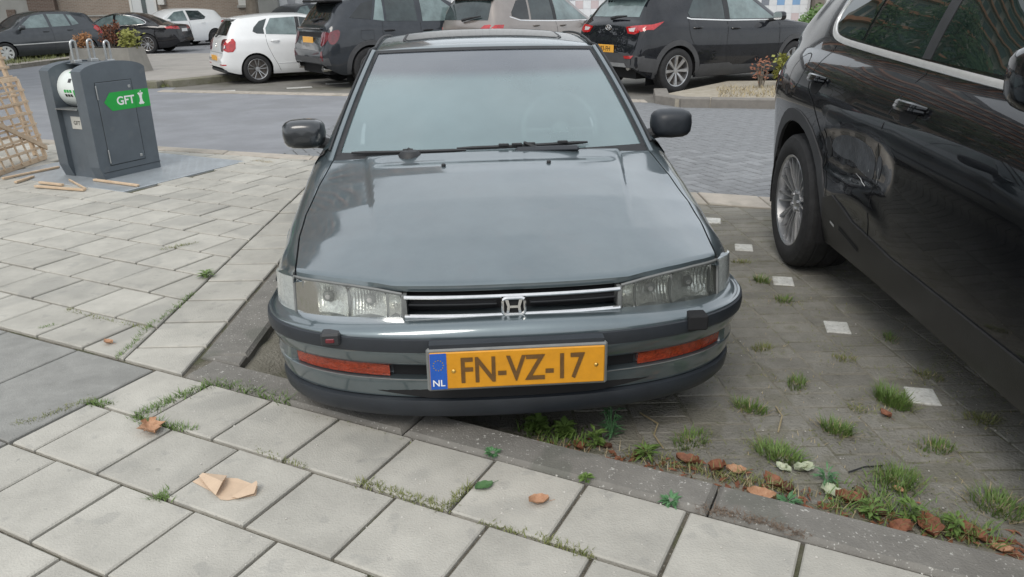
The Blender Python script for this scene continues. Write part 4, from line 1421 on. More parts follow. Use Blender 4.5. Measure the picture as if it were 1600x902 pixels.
# ------------------------------------------------------------------ the black SUV in the next bay
M_TRIM = mat('bright_trim', (0.78, 0.78, 0.77), 0.28, metal=0.6, var=0.06, scale=20)
P_SUV = car_paint('black_paint', (0.004, 0.0045, 0.006), 0.25, 0.2, dirt=0.3, film=(.004, .03), ior=1.45)
P_SCUFF_SHEEN = mat('scuff_sheen_panel', (0.075, 0.080, 0.087), 0.45, var=0.3, scale=14, bump=0.25, bscale=60, coat=0.0, spec=0.3,
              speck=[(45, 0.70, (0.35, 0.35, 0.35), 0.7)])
M_SILL = mat('sill_cladding', (0.020, 0.020, 0.020), 0.42, var=0.3, scale=7, bump=0.1, bscale=200)
C = Car('suv', (2.295, 0.285, Z_ROAD), R(-3), 'black SUV with crumpled rear door and multi spoke wheel parked beside the saloon', 'car')
csp = dict(L=4.85, R=.365, RA=.44, wy=(.94, 3.83), archdz=-.005, crown=.05, bow=.02, floor=.6,
           top=[(0, .6), (.03, .75), (.12, .88), (.4, .98), (1.35, 1.10), (1.55, 1.14), (2.25, 1.58), (2.6, 1.68), (3.2, 1.70), (3.8, 1.66), (4.20, 1.59), (4.32, 1.53), (4.63, 1.20), (4.70, 1.08), (4.76, .92), (4.82, .76), (4.85, .62)],
           belt=[(0, .58), (.12, .82), (1.2, 1.05), (1.9, 1.115), (2.5, 1.130), (3.4, 1.155), (4.1, 1.16), (4.60, 1.10), (4.8, .72), (4.85, .6)],
           bot=[(0, .4), (.2, .28), (.5, .26), (1.5, .26), (4.3, .28), (4.6, .36), (4.85, .45)],
           plan=[(0, .65), (.1, .82), (.4, .93), (.9, .968), (1.6, .950), (2.7, .948), (3.3, .962), (3.9, .972), (4.3, .945), (4.6, .87), (4.8, .76), (4.85, .68)],
           roofw=[(0, .5), (.4, .75), (1.5, .80), (2.25, .64), (2.7, .64), (3.8, .62), (4.2, .59), (4.62, .74), (4.85, .62)],
           prof=[(0, .925), (.06, .945), (.14, .958), (.22, .970), (.40, .982), (.58, .992), (.68, 1.0), (.78, .993), (.86, .972), (.93, .938), (1.0, .885)])
def dent(p):
    x, y, z = p
    if x > -.5 or not (2.45 < y < 3.55 and .36 < z < 1.0): return p
    # pushed in panel, hard fold along its foot
    u_ = (y - 3.07) / .43; zc_ = .755 + .02 * math.sin((y - 2.5) * 5)
    w_ = (z - zc_) / (.115 if z > zc_ else .120)
    r2 = abs(u_) ** 2.6 + abs(w_) ** 2.4
    d = 0
    if r2 < 1: d = .016 * (1 - r2) ** .8
    w2 = (z - (.560 + .025 * math.sin(y * 9))) / .035
    d -= .010 * math.exp(-w2 * w2) * max(0, 1 - u_ * u_)
    w3 = (z - (.675 + .02 * math.sin(y * 7 + 1))) / .022
    d += .011 * math.exp(-w3 * w3) * max(0, 1 - u_ * u_)
    n_ = math.sin(y * 23 + z * 13) * math.sin(z * 31 - y * 12) + .5 * math.sin(y * 57 + 2) * math.sin(z * 61 + y * 22)
    if r2 < 1.2: d += .0012 * n_ * (1.2 - r2)
    return (x + d, y, z)
C.body(csp, P_SUV, deform=dent, nS=44, dy=.022)
SY = .25                      # how far behind the front the cabin sits
sh = lambda poly: [(a_ + SY, b_) for a_, b_ in poly]
W1 = sh([(1.52, 1.165), (2.02, 1.49), (2.36, 1.575), (2.44, 1.575), (2.47, 1.19)])
W2 = sh([(2.55, 1.192), (2.53, 1.580), (3.00, 1.580), (3.10, 1.40), (3.13, 1.222)])
W3 = sh([(3.17, 1.226), (3.14, 1.40), (3.06, 1.575), (3.32, 1.555), (3.50, 1.47), (3.585, 1.36), (3.57, 1.285), (3.50, 1.245)])
M_SUVGLASS = mat('suv_window', (0.012, 0.022, 0.019), 0.015, spec=0.8, var=0.4, scale=2.5)
for s in (-1, 1):
    C.panel('side_window', W1, s, M_SUVGLASS, .004, .006, .06)
    C.panel('side_window', W2, s, M_SUVGLASS, .004, .006, .06)
    C.panel('side_window', W3, s, M_SUVGLASS, .004, .006, .06)
    C.panel('pillar_trim', sh([(2.475, 1.19), (2.445, 1.575), (2.525, 1.58), (2.545, 1.19)]), s, M_PLASTIC, .006, .006, .06)
    C.seam('window_trim', sh([(1.35, 1.135), (1.9, 1.148), (2.48, 1.168), (3.1, 1.197), (3.42, 1.213), (3.56, 1.240), (3.625, 1.30), (3.62, 1.38), (3.53, 1.49), (3.36, 1.585), (3.1, 1.61)]), s, .032, M_TRIM, rise=.009, rnd=2)
    C.seam('door_seam', [(2.725, 1.15), (2.765, 1.02), (2.80, .90), (2.825, .72), (2.835, .50), (2.83, .34)], s, .007, rnd=1)
    C.seam('door_seam', [(3.70, 1.19), (3.76, 1.08), (3.72, .98), (3.58, .92), (3.44, .80), (3.35, .64), (3.31, .5)], s, .006, rnd=2)
    arch_ring(C, 3.83, .35, .442, .515, s, M_CLAD, -.35, math.pi + .45)
    arch_ring(C, .94, .35, .442, .515, s, M_CLAD, -.35, math.pi + .35)
    C.panel('sill_cladding', [(1.46, .275), (3.38, .275), (3.36, .50), (3.22, .545), (3.0, .475), (2.6, .44), (1.46, .43)], s, M_SILL, .008, .014, .06)
    handle(C, s, 2.62, 1.035, P_SUV, .25); handle(C, s, 3.62, 1.045, P_SUV, .22); handle(C, s, 2.62, 1.022, P_SUV, .24); handle(C, s, 3.62, 1.032, P_SUV, .21)
    for y_ in (2.62, 3.62):
        C.panel('handle_recess', chaikin([(y_ - .060, .965), (y_ + .060, .965), (y_ + .080, 1.045), (y_ - .080, 1.045)], 2), s, M_BLACK, .0015, .002, .03)
    C.panel('tail_light', [(4.42, .985), (4.60, 1.0), (4.74, .92), (4.70, .83), (4.55, .85)], s, M_REDDARK, .004, .008, .05)
# scuffed sheet inside the dent, painted paler as if mirroring pavement, and fold marks
C.panel('scuff_sheen_panel', chaikin([(2.845, .715), (2.85, .815), (3.00, .845), (3.18, .835), (3.30, .80), (3.33, .745), (3.20, .725), (3.08, .735), (2.98, .705), (2.88, .690)], 1), -1, P_SCUFF_SHEEN, .002, .004, .025)
C.panel('scuff_sheen_edge', chaikin([(2.785, .715), (2.772, .78), (2.795, .815), (2.818, .79), (2.815, .715)], 1), -1, P_SCUFF_SHEEN, .0025, .004, .02)
C.panel('torn_trim', chaikin([(3.31, .70), (3.37, .72), (3.385, .79), (3.34, .80)], 1), -1, M_PLASTIC, .004, .006, .02)
C.seam('scratch', [(2.90, .660), (2.96, .668), (3.03, .69)], -1, .0035, M_SILVERPAINT, off=.004, rnd=1)
C.seam('scratch', [(2.805, .70), (2.795, .76)], -1, .003, M_SILVERPAINT, off=.004)
C.seam('scratch', [(3.20, .40), (3.25, .41)], -1, .014, M_SILVERPAINT, off=.010)
C.seam('scratch', [(2.92, .37), (3.14, .41)], -1, .022, M_BLACK, off=.010)
C.seam('fuel_flap', [(3.98 + .105 * math.cos(t), 1.04 + .095 * math.sin(t)) for t in np.linspace(0, 2 * math.pi, 21)[:-1]], -1, .005, closed=True)
side_mirror(C, -1, 1.66, 1.225, .84, P_SUV, .20, .18, .17); side_mirror(C, 1, 1.66, 1.225, .84, P_SUV, .20, .18, .17)
C.panel('rear_window', [(-.55, 1.16), (.55, 1.16), (.48, 1.5), (-.48, 1.5)], 'rear', M_TINTDARK, .004, .006, .08)
C.panel('windscreen', [(-.70, 1.22), (.70, 1.22), (.57, 1.6), (-.57, 1.6)], 'front', M_TINT, .004, .006, .08)
for s in (-1, 1): C.panel('headlight', chaikin([(s * .45, .72), (s * .80, .76), (s * .86, .90), (s * .55, .86)], 1), 'front', M_CLEARLENS, .004, .008, .05)
C.panel('grille', [(-.6, .42), (.6, .42), (.66, .60), (-.66, .60)], 'front', M_BLACK, .003, .006, .08)
C.wheels(.365, .250, .28, .818, (.94, 3.83), 'multi', M_ALU, .365)

# ------------------------------------------------------------------ cars across the road
# where each stands: x, y, heading of its nose in degrees, size
CARS = {
    'stonic': (5.16, 14.90, 31.0, 1.03),
    'polo': (-2.69, 17.24, 30.6, 0.859),
    'lynk': (-0.04, 16.82, 34.0, 0.94),
    'cmax': (1.94, 17.68, 47.2, 0.953),
    'clio': (-14.7, 22.0, -126.0, 0.90),
    'jag': (-14.5, 26.2, 180.0, 0.845),
    'auris': (-13.4, 28.4, -128.0, 0.9),
    'dark': (-9.5, 31.0, -120.0, 0.95),
}
HATCH = dict(L=3.97, R=.305, RA=.345, wy=(.78, 3.25), crown=.045,
             top=[(0, .45), (.02, .62), (.12, .74), (.3, .80), (.95, .98), (1.12, 1.02), (1.75, 1.38), (2.1, 1.45), (2.6, 1.46), (3.2, 1.425), (3.50, 1.385), (3.58, 1.34), (3.80, 1.0), (3.86, .93), (3.90, .76), (3.93, .62), (3.97, .55)],
             belt=[(0, .44), (.1, .68), (.95, .88), (2.0, .93), (3.3, .985), (3.65, .98), (3.86, .88), (3.97, .54)],
             bot=[(0, .30), (.1, .2), (.5, .18), (3.5, .2), (3.85, .27), (3.97, .36)],
             plan=[(0, .62), (.05, .70), (.15, .76), (.4, .82), (.8, .84), (3.3, .84), (3.7, .80), (3.88, .75), (3.97, .66)],
             roofw=[(0, .5), (.3, .65), (1.0, .70), (1.75, .56), (2.2, .56), (3.4, .53), (3.6, .51), (3.86, .66), (3.97, .6)])
SUVT = dict(L=4.14, R=.328, RA=.365, wy=(.83, 3.41), crown=.045,
            top=[(0, .55), (.03, .72), (.10, .86), (.25, .93), (.9, 1.03), (1.05, 1.06), (1.75, 1.44), (2.1, 1.50), (2.7, 1.505), (3.4, 1.46), (3.66, 1.41), (3.74, 1.35), (3.94, 1.08), (4.02, 1.0), (4.06, .85), (4.10, .75), (4.14, .62)],
            belt=[(0, .53), (.1, .80), (.9, .95), (2, .985), (3.0, 1.03), (3.6, 1.06), (3.95, .98), (4.1, .70), (4.14, .6)],
            bot=[(0, .35), (.15, .22), (.5, .2), (3.8, .22), (4.0, .30), (4.14, .40)],
            plan=[(0, .62), (.05, .72), (.2, .81), (.5, .86), (.9, .88), (3.4, .88), (3.8, .85), (4.0, .80), (4.1, .74), (4.14, .66)],
            roofw=[(0, .5), (.3, .70), (1.0, .74), (1.75, .58), (2.2, .58), (3.4, .56), (3.7, .54), (3.95, .66), (4.1, .66), (4.14, .6)])
SEDAN = dict(L=4.96, R=.34, RA=.375, wy=(.93, 3.84), crown=.045,
             top=[(0, .5), (.03, .62), (.15, .74), (.4, .82), (1.35, .98), (1.5, 1.01), (2.25, 1.38), (2.6, 1.45), (3.0, 1.46), (3.4, 1.42), (3.8, 1.28), (4.3, 1.07), (4.5, 1.03), (4.80, 1.0), (4.88, .92), (4.93, .72), (4.96, .55)],
             belt=[(0, .48), (.15, .68), (1.35, .90), (2.6, .96), (3.9, 1.0), (4.5, .98), (4.80, .93), (4.93, .66), (4.96, .5)],
             bot=[(0, .3), (.2, .19), (.6, .18), (4.5, .2), (4.8, .28), (4.96, .38)],
             plan=[(0, .6), (.06, .72), (.25, .84), (.6, .91), (1.0, .935), (3.9, .935), (4.5, .89), (4.8, .81), (4.96, .70)],
             roofw=[(0, .5), (.4, .70), (1.45, .78), (2.25, .60), (2.7, .60), (3.4, .57), (3.9, .60), (4.3, .70), (4.8, .70), (4.96, .6)])
def scaled(T, L_, W_, H_, R_=None, wy=None, RA=None):
    ky = L_ / T['L']; kx = W_ / max(p[1] for p in T['plan']); kz = H_ / max(p[1] for p in T['top'])
    S = dict(T); S['L'] = L_
    S['top'] = [(a * ky, b * kz) for a, b in T['top']]; S['belt'] = [(a * ky, b * kz) for a, b in T['belt']]
    S['bot'] = [(a * ky, b * kz) for a, b in T['bot']]
    S['plan'] = [(a * ky, b * kx) for a, b in T['plan']]; S['roofw'] = [(a * ky, b * kx) for a, b in T['roofw']]
    S['wy'] = wy or tuple(a * ky for a in T['wy'])
    if R_: S['R'] = R_; S['RA'] = RA or R_ + .04
    S['k'] = (ky, kz, kx)
    return S
def sc2(poly, ky, kz): return [(a * ky, b * kz) for a, b in poly]

def place_car(name, x, y, th, s, label, cat='car', group='cars parked across the road'):
    return Car(name, (x, y, Z_ROAD), R(th + 90), label, cat, group, s)

# --- dark crossover with plate P-183-FH
P_X = car_paint('crossover_paint', (0.007, 0.008, 0.011), 0.3, 0.0, dirt=0.3, film=(.004, .02))
X = place_car('crossover_car', CARS['stonic'][0], CARS['stonic'][1], CARS['stonic'][2], CARS['stonic'][3], 'dark crossover with grey wheel arches and yellow plate P-183-FH parked across the road')
X.body(SUVT, P_X)
for s in (-1, 1):
    X.panel('side_window', [(1.30, 1.02), (1.80, 1.38), (2.26, 1.425), (2.31, 1.035)], s, M_TINTLIGHT, .004, .006, .07)
    X.panel('side_window', [(2.42, 1.04), (2.38, 1.425), (2.90, 1.40), (3.16, 1.14), (3.13, 1.075)], s, M_TINT, .004, .006, .07)
    X.seam('window_trim', [(1.28, .998), (2.36, 1.018), (3.12, 1.055), (3.20, 1.075)], s, .022, M_TRIM, rise=.005)
    X.panel('pillar_trim', [(2.315, 1.04), (2.265, 1.425), (2.375, 1.425), (2.415, 1.04)], s, M_PLASTIC, .005, .006, .07)
    X.seam('door_seam', [(2.37, 1.01), (2.42, .7), (2.40, .34)], s, .008)
    X.seam('door_seam', [(3.18, 1.05), (3.20, .86), (3.06, .62), (3.0, .36)], s, .008, rnd=1)
    X.seam('door_seam', [(1.22, .96), (1.25, .6), (1.25, .34)], s, .008)
    arch_ring(X, 3.41, .328, .367, .445, s, M_CLAD); arch_ring(X, .83, .328, .367, .445, s, M_CLAD)
    X.panel('sill_cladding', [(1.24, .215), (3.0, .215), (2.96, .40), (2.35, .40), (2.25, .36), (1.28, .34)], s, M_CLAD, .010, .014, .07)
    X.panel('bumper_corner', [(3.80, .32), (4.05, .36), (4.05, .55), (3.82, .52)], s, M_CLAD, .005, .01, .06)
    handle(X, s, 2.22, .90, P_X); handle(X, s, 3.02, .93, P_X)
    side_mirror(X, s, 1.42, 1.06, .84, P_X, .20, .14, .12)
    X.panel('tail_light', [(s * .40, .965), (s * .47, .875), (s * .62, .865), (s * .78, .925), (s * .815, 1.0), (s * .60, .985)], 'rear', M_REDLENS, .006, .008, .05)
    X.panel('reversing_light', [(s * .465, .945), (s * .50, .905), (s * .60, .900), (s * .61, .955)], 'rear', M_CLEARLENS, .009, .006, .04)
    X.panel('tail_light', [(3.66, 1.035), (3.93, .985), (3.98, .93), (3.86, .925)], s, M_REDLENS, .006, .008, .05)
    X.panel('rear_reflector', [(s * .50, .565), (s * .70, .575), (s * .66, .53), (s * .53, .525)], 'rear', M_REDLENS, .012, .006, .04)
    m = MB(); m.tube([(s * .55, 3.95, .40), (s * .55, 4.10, .40)], .045, 14); m.build('exhaust_tip', M_CHROME, X.root, True)
X.panel('rear_window', [(-.54, 1.10), (.54, 1.10), (.50, 1.33), (.40, 1.36), (-.40, 1.36), (-.50, 1.33)], 'rear', M_TINTLIGHT, .004, .006, .07)
X.panel('lower_bumper', [(-.80, .37), (.80, .37), (.80, .57), (.45, .60), (-.45, .60), (-.80, .57)], 'rear', M_CLAD, .006, .010, .07)
X.panel('skid_plate', [(-.60, .375), (.60, .375), (.52, .46), (-.52, .46)], 'rear', M_ALU, .012, .010, .06)
m = MB(); m.cbox(-.52, .52, 3.66, 3.86, 1.385, 1.425, .015); m.build('roof_spoiler', P_X, X.root, True)
m = MB(); m.cbox(-.12, .12, 3.855, 3.875, 1.39, 1.42, .006); m.build('brake_light', M_REDLENS, X.root)
m = MB(); m.tube([(0, 3.99, 1.08), (-.12, 3.975, 1.10), (-.33, 3.965, 1.115)], [.028, .022, .01], 8); m.build('rear_wiper', M_PLASTIC, X.root, True)
hp, n_, d_ = X.hit('rear', 0, .955)
m = MB(); m.tube([(.065 * math.cos(t), hp.y + .012, .95 + .035 * math.sin(t)) for t in np.linspace(0, 2 * math.pi, 19)[:-1]], .006, 6, close=True)
bd = m.build('badge', M_CHROME, X.root, True)
for (a, b) in (((-.042, -.018), (-.018, .018)), ((-.018, .018), (-.010, -.018)), ((.004, -.018), (.022, .018)), ((.022, .018), (.042, -.018))):
    m = MB(); m.tube([(a[0], hp.y + .014, .95 + a[1]), (b[0], hp.y + .014, .95 + b[1])], .005, 6); m.build('badge_stroke', M_CHROME, bd)
X.plate('rear', 0, .655, .52, .11, .015, 'P-183-FH', .098)
X.wheels(.328, .225, .21, .765, (.83, 3.41), 'blade', M_ALU)

# --- white hatchback
P_W = car_paint('white_paint', (0.80, 0.81, 0.81), 0.3, 0.0, dirt=-0.06)
Pn = CARS['polo']
W = place_car('hatchback_car', Pn[0], Pn[1], Pn[2], Pn[3], 'white five door hatchback with red square tail light in front of the mossy kerb')
W.body(HATCH, P_W)
for s in (-1, 1):
    W.panel('side_window', [(1.28, .965), (1.80, 1.315), (2.16, 1.37), (2.20, .99)], s, M_TINT, .004, .006, .07)
    W.panel('side_window', [(2.29, .995), (2.26, 1.372), (2.80, 1.352), (2.95, 1.15), (2.96, 1.03)], s, M_TINTLIGHT, .004, .006, .07)
    W.panel('side_window', [(3.00, 1.035), (3.00, 1.14), (2.88, 1.345), (3.05, 1.30), (3.20, 1.17), (3.24, 1.09), (3.16, 1.045)], s, M_TINT, .004, .006, .05)
    W.panel('pillar_trim', [(2.205, .99), (2.17, 1.37), (2.255, 1.372), (2.285, .99)], s, M_PLASTIC, .005, .006, .06)
    W.seam('door_seam', [(2.24, .985), (2.26, .6), (2.22, .25)], s, .007, M_CLAD)
    W.seam('door_seam', [(2.98, 1.02), (2.99, .84), (2.88, .55), (2.80, .40), (2.74, .25)], s, .007, M_CLAD, rnd=1)
    W.seam('side_crease', [(1.1, .40), (2.78, .415)], s, .010, P_W, rise=.008)
    handle(W, s, 2.06, .87, P_W); handle(W, s, 2.80, .885, P_W)
    side_mirror(W, s, 1.30, .99, .80, P_W, .19, .14, .12)
    W.panel('tail_light', [(s * .47, .69), (s * .745, .70), (s * .765, .90), (s * .735, .955), (s * .50, .945), (s * .465, .91)], 'rear', M_REDDARK, .006, .008, .045, rnd=1)
    W.panel('tail_light', [(3.63, .955), (3.80, .95), (3.90, .80), (3.88, .68), (3.67, .69)], s, M_REDLENS, .007, .008, .045, rnd=1)
    W.panel('rear_reflector', [(s * .48, .40), (s * .74, .405), (s * .74, .43), (s * .48, .432)], 'rear', M_REDLENS, .006, .006, .05)
W.panel('rear_window', [(-.56, 1.015), (.56, 1.015), (.50, 1.32), (-.50, 1.32)], 'rear', M_TINTDARK, .004, .006, .07)
m = MB(); m.cbox(-.50, .50, 3.50, 3.62, 1.345, 1.375, .012); m.build('roof_spoiler', P_W, W.root, True)
W.seam('tailgate_seam', [(-.62, .66), (.62, .66)], 'rear', .008, M_CLAD)
W.panel('plate_recess', [(-.30, .48), (.30, .48), (.28, .63), (-.28, .63)], 'rear', P_W, .002, .004, .08)
W.plate('rear', 0, .55, .52, .11, .012)
m = MB(); m.tube([(.05, 3.87, .99), (-.10, 3.84, 1.03), (-.28, 3.80, 1.07)], [.02, .014, .008], 8); m.build('rear_wiper', M_PLASTIC, W.root, True)
hp, n_, d_ = W.hit('rear', 0, .80)
m = MB(); m.tube([(.055 * math.cos(t), hp.y + .008, .82 + .055 * math.sin(t)) for t in np.linspace(0, 2 * math.pi, 19)[:-1]], .006, 6, close=True)
for pts in ([(-.035, .035), (-.012, -.035), (0, .0), (.012, -.035), (.035, .035)],): m.tube([(a, hp.y + .008, .82 + b) for a, b in pts], .005, 6)
m.build('badge', M_CHROME, W.root, True)
m = MB(); m.cbox(-.70, .70, 3.72, 3.93, .24, .32, .02); m.build('lower_bumper', M_PLASTIC, W.root)
W.wheels(.305, .218, .20, .735, (.78, 3.25), 'double5', M_ALU)

# --- dark SUV with drop shaped lights
P_L = car_paint('graphite_paint', (0.026, 0.030, 0.036), 0.32, 0.3, dirt=0.2, film=(.004, .03))
Ln_ = CARS['lynk']
S1 = scaled(SUVT, 4.54, .93, 1.67, .36, (.92, 3.64), .40)
ky, kz, kx = S1['k']
Lk = place_car('sport_utility_car', Ln_[0], Ln_[1], Ln_[2], Ln_[3], 'graphite SUV with drop shaped red tail light right of the white hatchback')
Lk.body(S1, P_L)
for s in (-1, 1):
    Lk.panel('side_window', sc2([(1.30, 1.02), (1.80, 1.38), (2.22, 1.425), (2.26, 1.03)], ky, kz), s, M_TINTLIGHT, .004, .006, .08)
    Lk.panel('side_window', sc2([(2.36, 1.035), (2.34, 1.425), (2.90, 1.405), (2.96, 1.05)], ky, kz), s, M_TINT, .004, .006, .08)
    Lk.panel('side_window', sc2([(3.00, 1.055), (2.95, 1.40), (3.06, 1.39), (3.20, 1.08)], ky, kz), s, M_TINTLIGHT, .004, .006, .06)
    Lk.panel('side_window', sc2([(3.24, 1.085), (3.11, 1.385), (3.34, 1.34), (3.62, 1.12)], ky, kz), s, M_TINTDARK, .004, .006, .07)
    Lk.seam('door_seam', sc2([(2.31, 1.02), (2.36, .7), (2.34, .34)], ky, kz), s, .008)
    Lk.seam('door_seam', sc2([(3.04, 1.04), (3.08, .86), (2.98, .62), (2.95, .36)], ky, kz), s, .008, rnd=1)
    arch_ring(Lk, 3.64, .36, .402, .49, s, M_CLAD); arch_ring(Lk, .92, .36, .402, .49, s, M_CLAD)
    Lk.panel('sill_cladding', sc2([(1.24, .215), (2.98, .215), (2.94, .33), (1.28, .33)], ky, kz), s, M_CLAD, .010, .014, .08)
    handle(Lk, s, 2.40, .98, M_BLACK, .22); handle(Lk, s, 3.22, 1.0, M_BLACK, .22)
    Lk.seam('fuel_flap', [(3.55, 1.02), (3.80, 1.02), (3.82, .88), (3.74, .84), (3.55, .86)], s, .006, closed=True)
    side_mirror(Lk, s, 1.55, 1.17, .88, P_L, .20, .16, .13)
    Lk.panel('tail_light', chaikin([(s * .56, 1.0), (s * .80, 1.02), (s * .83, .90), (s * .72, .74), (s * .62, .80)], 2), 'rear', M_REDDARK, .008, .010, .05)
    Lk.panel('tail_light', chaikin([(4.18, 1.06), (4.36, 1.02), (4.44, .92), (4.38, .76), (4.24, .86)], 2), s, M_REDDARK, .008, .010, .05)
    m = MB(); m.tube([(s * .62, 4.25, .36), (s * .62, 4.50, .36)], .055, 14); m.lathe([(0, .048), (-.1, .04)], 14, 'y', (s * .62, 4.50, .36)); m.build('exhaust_tip', M_CHROME, Lk.root, True)
    Lk.panel('rear_reflector', [(s * .66, .50), (s * .74, .50), (s * .72, .68), (s * .68, .66)], 'rear', M_REDDARK, .008, .006, .05)
Lk.panel('rear_window', [(-.58, 1.20), (.58, 1.20), (.52, 1.48), (-.52, 1.48)], 'rear', M_TINTDARK, .004, .006, .08)
m = MB(); m.cbox(-.60, .60, 3.98, 4.32, 1.515, 1.56, .02); m.build('roof_spoiler', M_BLACK, Lk.root, True)
m = MB(); m.cbox(-.60, .60, 4.38, 4.47, 1.045, 1.085, .015); m.build('tailgate_lip', P_L, Lk.root, True)
Lk.panel('lower_bumper', [(-.82, .42), (.82, .42), (.82, .56), (-.82, .56)], 'rear', M_CLAD, .008, .010, .08)
Lk.panel('tailgate_band', [(-.60, .92), (.60, .92), (.58, 1.0), (-.58, 1.0)], 'rear', M_BLACK, .004, .006, .08)
Lk.plate('rear', 0, .86, .52, .11, .012)
m = MB(); m.tube([(.02, 4.36, 1.20), (-.15, 4.33, 1.22), (-.40, 4.30, 1.25)], [.025, .016, .008], 8); m.build('rear_wiper', M_PLASTIC, Lk.root, True)
for s in (-1, 1):
    m = MB(); m.tube([(s * .60, y_, 1.655 + .03 * math.sin((y_ - 1.9) / 1.9 * math.pi)) for y_ in np.linspace(1.9, 3.8, 12)], .016, 8); m.build('roof_rail', M_ALU, Lk.root, True)
Lk.wheels(.36, .24, .23, .81, (.92, 3.64), 'dark', M_ALUDARK)

# --- taupe people carrier
P_C = car_paint('taupe_paint', (0.265, 0.235, 0.215), 0.32, 0.6, dirt=0.1)
Cn = CARS['cmax']
S2 = scaled(HATCH, 4.38, .91, 1.63, .32, (.86, 3.51), .36)
ky, kz, kx = S2['k']
Cm = place_car('people_carrier', Cn[0], Cn[1], Cn[2], Cn[3], 'taupe people carrier seen behind the saloon roof, chrome strip under its windows')
Cm.body(S2, P_C)
for s in (-1, 1):
    Cm.panel('side_window', sc2([(1.28, .965), (1.80, 1.315), (2.16, 1.37), (2.20, .975)], ky, kz), s, M_TINTLIGHT, .004, .006, .08)
    Cm.panel('side_window', sc2([(2.29, .98), (2.26, 1.372), (2.82, 1.352), (2.90, 1.0)], ky, kz), s, M_TINT, .004, .006, .08)
    Cm.panel('side_window', sc2([(2.95, 1.01), (2.87, 1.345), (3.12, 1.31), (3.34, 1.13), (3.36, 1.07), (3.15, 1.01)], ky, kz), s, M_TINTDARK, .004, .006, .06)
    Cm.seam('window_trim', sc2([(1.2, .945), (2.2, .960), (2.95, .985), (3.2, 1.0), (3.42, 1.06)], ky, kz), s, .024, M_CHROME, rise=.005)
    Cm.seam('door_seam', sc2([(2.24, .95), (2.26, .6), (2.22, .25)], ky, kz), s, .008)
    Cm.panel('pillar_trim', sc2([(2.205, .98), (2.17, 1.37), (2.255, 1.372), (2.285, .98)], ky, kz), s, M_PLASTIC, .005, .006, .07)
    handle(Cm, s, 2.28, .99, P_C); handle(Cm, s, 3.1, 1.01, P_C)
    side_mirror(Cm, s, 1.45, 1.10, .87, P_C, .20, .15, .13)
    Cm.panel('tail_light', chaikin([(s * .50, .86), (s * .80, .88), (s * .76, 1.06), (s * .52, 1.04)], 1), 'rear', M_REDLENS, .006, .008, .05)
    Cm.panel('tail_light', sc2([(3.60, .94), (3.82, .94), (3.90, .80), (3.70, .80)], ky, kz), s, M_REDLENS, .006, .008, .05)
Cm.panel('rear_window', [(-.60, 1.13), (.60, 1.13), (.53, 1.47), (-.53, 1.47)], 'rear', M_TINT, .004, .006, .08)
m = MB(); m.cbox(-.54, .54, 3.85, 4.02, 1.50, 1.535, .015); m.build('roof_spoiler', P_C, Cm.root, True)
m = MB(); m.tube([(.0, 4.24, 1.13), (-.2, 4.21, 1.17), (-.42, 4.17, 1.20)], [.03, .02, .01], 8); m.build('rear_wiper', M_PLASTIC, Cm.root, True)
Cm.plate('rear', 0, .80, .52, .11, .012)
Cm.wheels(.32, .22, .21, .80, (.86, 3.51), 'ten', M_ALU)

# --- far left cars
def simple_car(key, name, T, dims, paint, label, style, wins, tail, alloy=None, trim=None, visible=1):
    x, y, th, s = CARS[key]
    c = place_car(name, x, y, th, s, label, 'car', 'cars parked in the far street')
    S_ = scaled(T, *dims); ky, kz, kx = S_['k']
    c.body(S_, paint, nS=10, nG=6, nR=7, dy=.06)
    for sd in (-1, 1):
        for w_, mt in wins: c.panel('side_window', sc2(w_, ky, kz), sd, mt, .004, .006, .09)
        if trim: c.seam('window_trim', sc2(trim[0], ky, kz), sd, .03, trim[1], rise=.006, rnd=1)
        c.seam('door_seam', sc2([(2.24, .95), (2.26, .6), (2.22, .25)], ky, kz), sd, .010)
        handle(c, sd, 2.06 * ky, .86 * kz, paint); handle(c, sd, 2.80 * ky, .88 * kz, paint)
        side_mirror(c, sd, 1.32 * ky, 1.0 * kz, S_['plan'][4][1] - .04, paint, .19, .14, .12)
        for poly, vw, mt in tail:
            if vw == 'rear': c.panel('tail_light', [(sd * a * kx, b * kz) for a, b in poly], 'rear', mt, .006, .008, .06)
            else: c.panel('tail_light', sc2(poly, ky, kz), sd, mt, .006, .008, .06)
    c.wheels(S_['R'], S_['R'] * .70, .2, S_['plan'][4][1] - .10, S_['wy'], style, alloy)
    return c, S_
P_CL = car_paint('dark_grey_paint', (0.045, 0.050, 0.056), 0.35, 0.4, dirt=0.2)
cl, S_ = simple_car('clio', 'small_hatchback_car', HATCH, (3.99, .85, 1.49, .30), P_CL, 'dark grey small hatchback with silver hubcaps at the far kerb behind the waste container', 'cap',
    [([(1.28, .965), (1.80, 1.315), (2.16, 1.36), (2.20, .98)], M_TINTLIGHT), ([(2.29, .985), (2.26, 1.362), (2.78, 1.345), (2.86, 1.0)], M_TINTLIGHT), ([(2.92, 1.01), (2.86, 1.335), (3.0, 1.31), (3.14, 1.05)], M_TINTLIGHT)],
    [([(.50, .70), (.76, .72), (.74, 1.0), (.56, .98)], 'rear', M_REDLENS), ([(3.56, .90), (3.66, .99), (3.84, .95), (3.90, .80), (3.80, .72)], 'side', M_REDLENS)])
cl.seam('side_moulding', [(1.0, .52), (2.9, .55)], 1, .03, M_SILVERPAINT, rise=.01); cl.seam('side_moulding', [(1.0, .52), (2.9, .55)], -1, .03, M_SILVERPAINT, rise=.01)
cl.panel('rear_window', [(-.55, 1.03), (.55, 1.03), (.49, 1.34), (-.49, 1.34)], 'rear', M_TINTDARK, .004, .006, .09)
P_J = car_paint('jet_paint', (0.012, 0.012, 0.014), 0.25, 0.2, dirt=0.3)
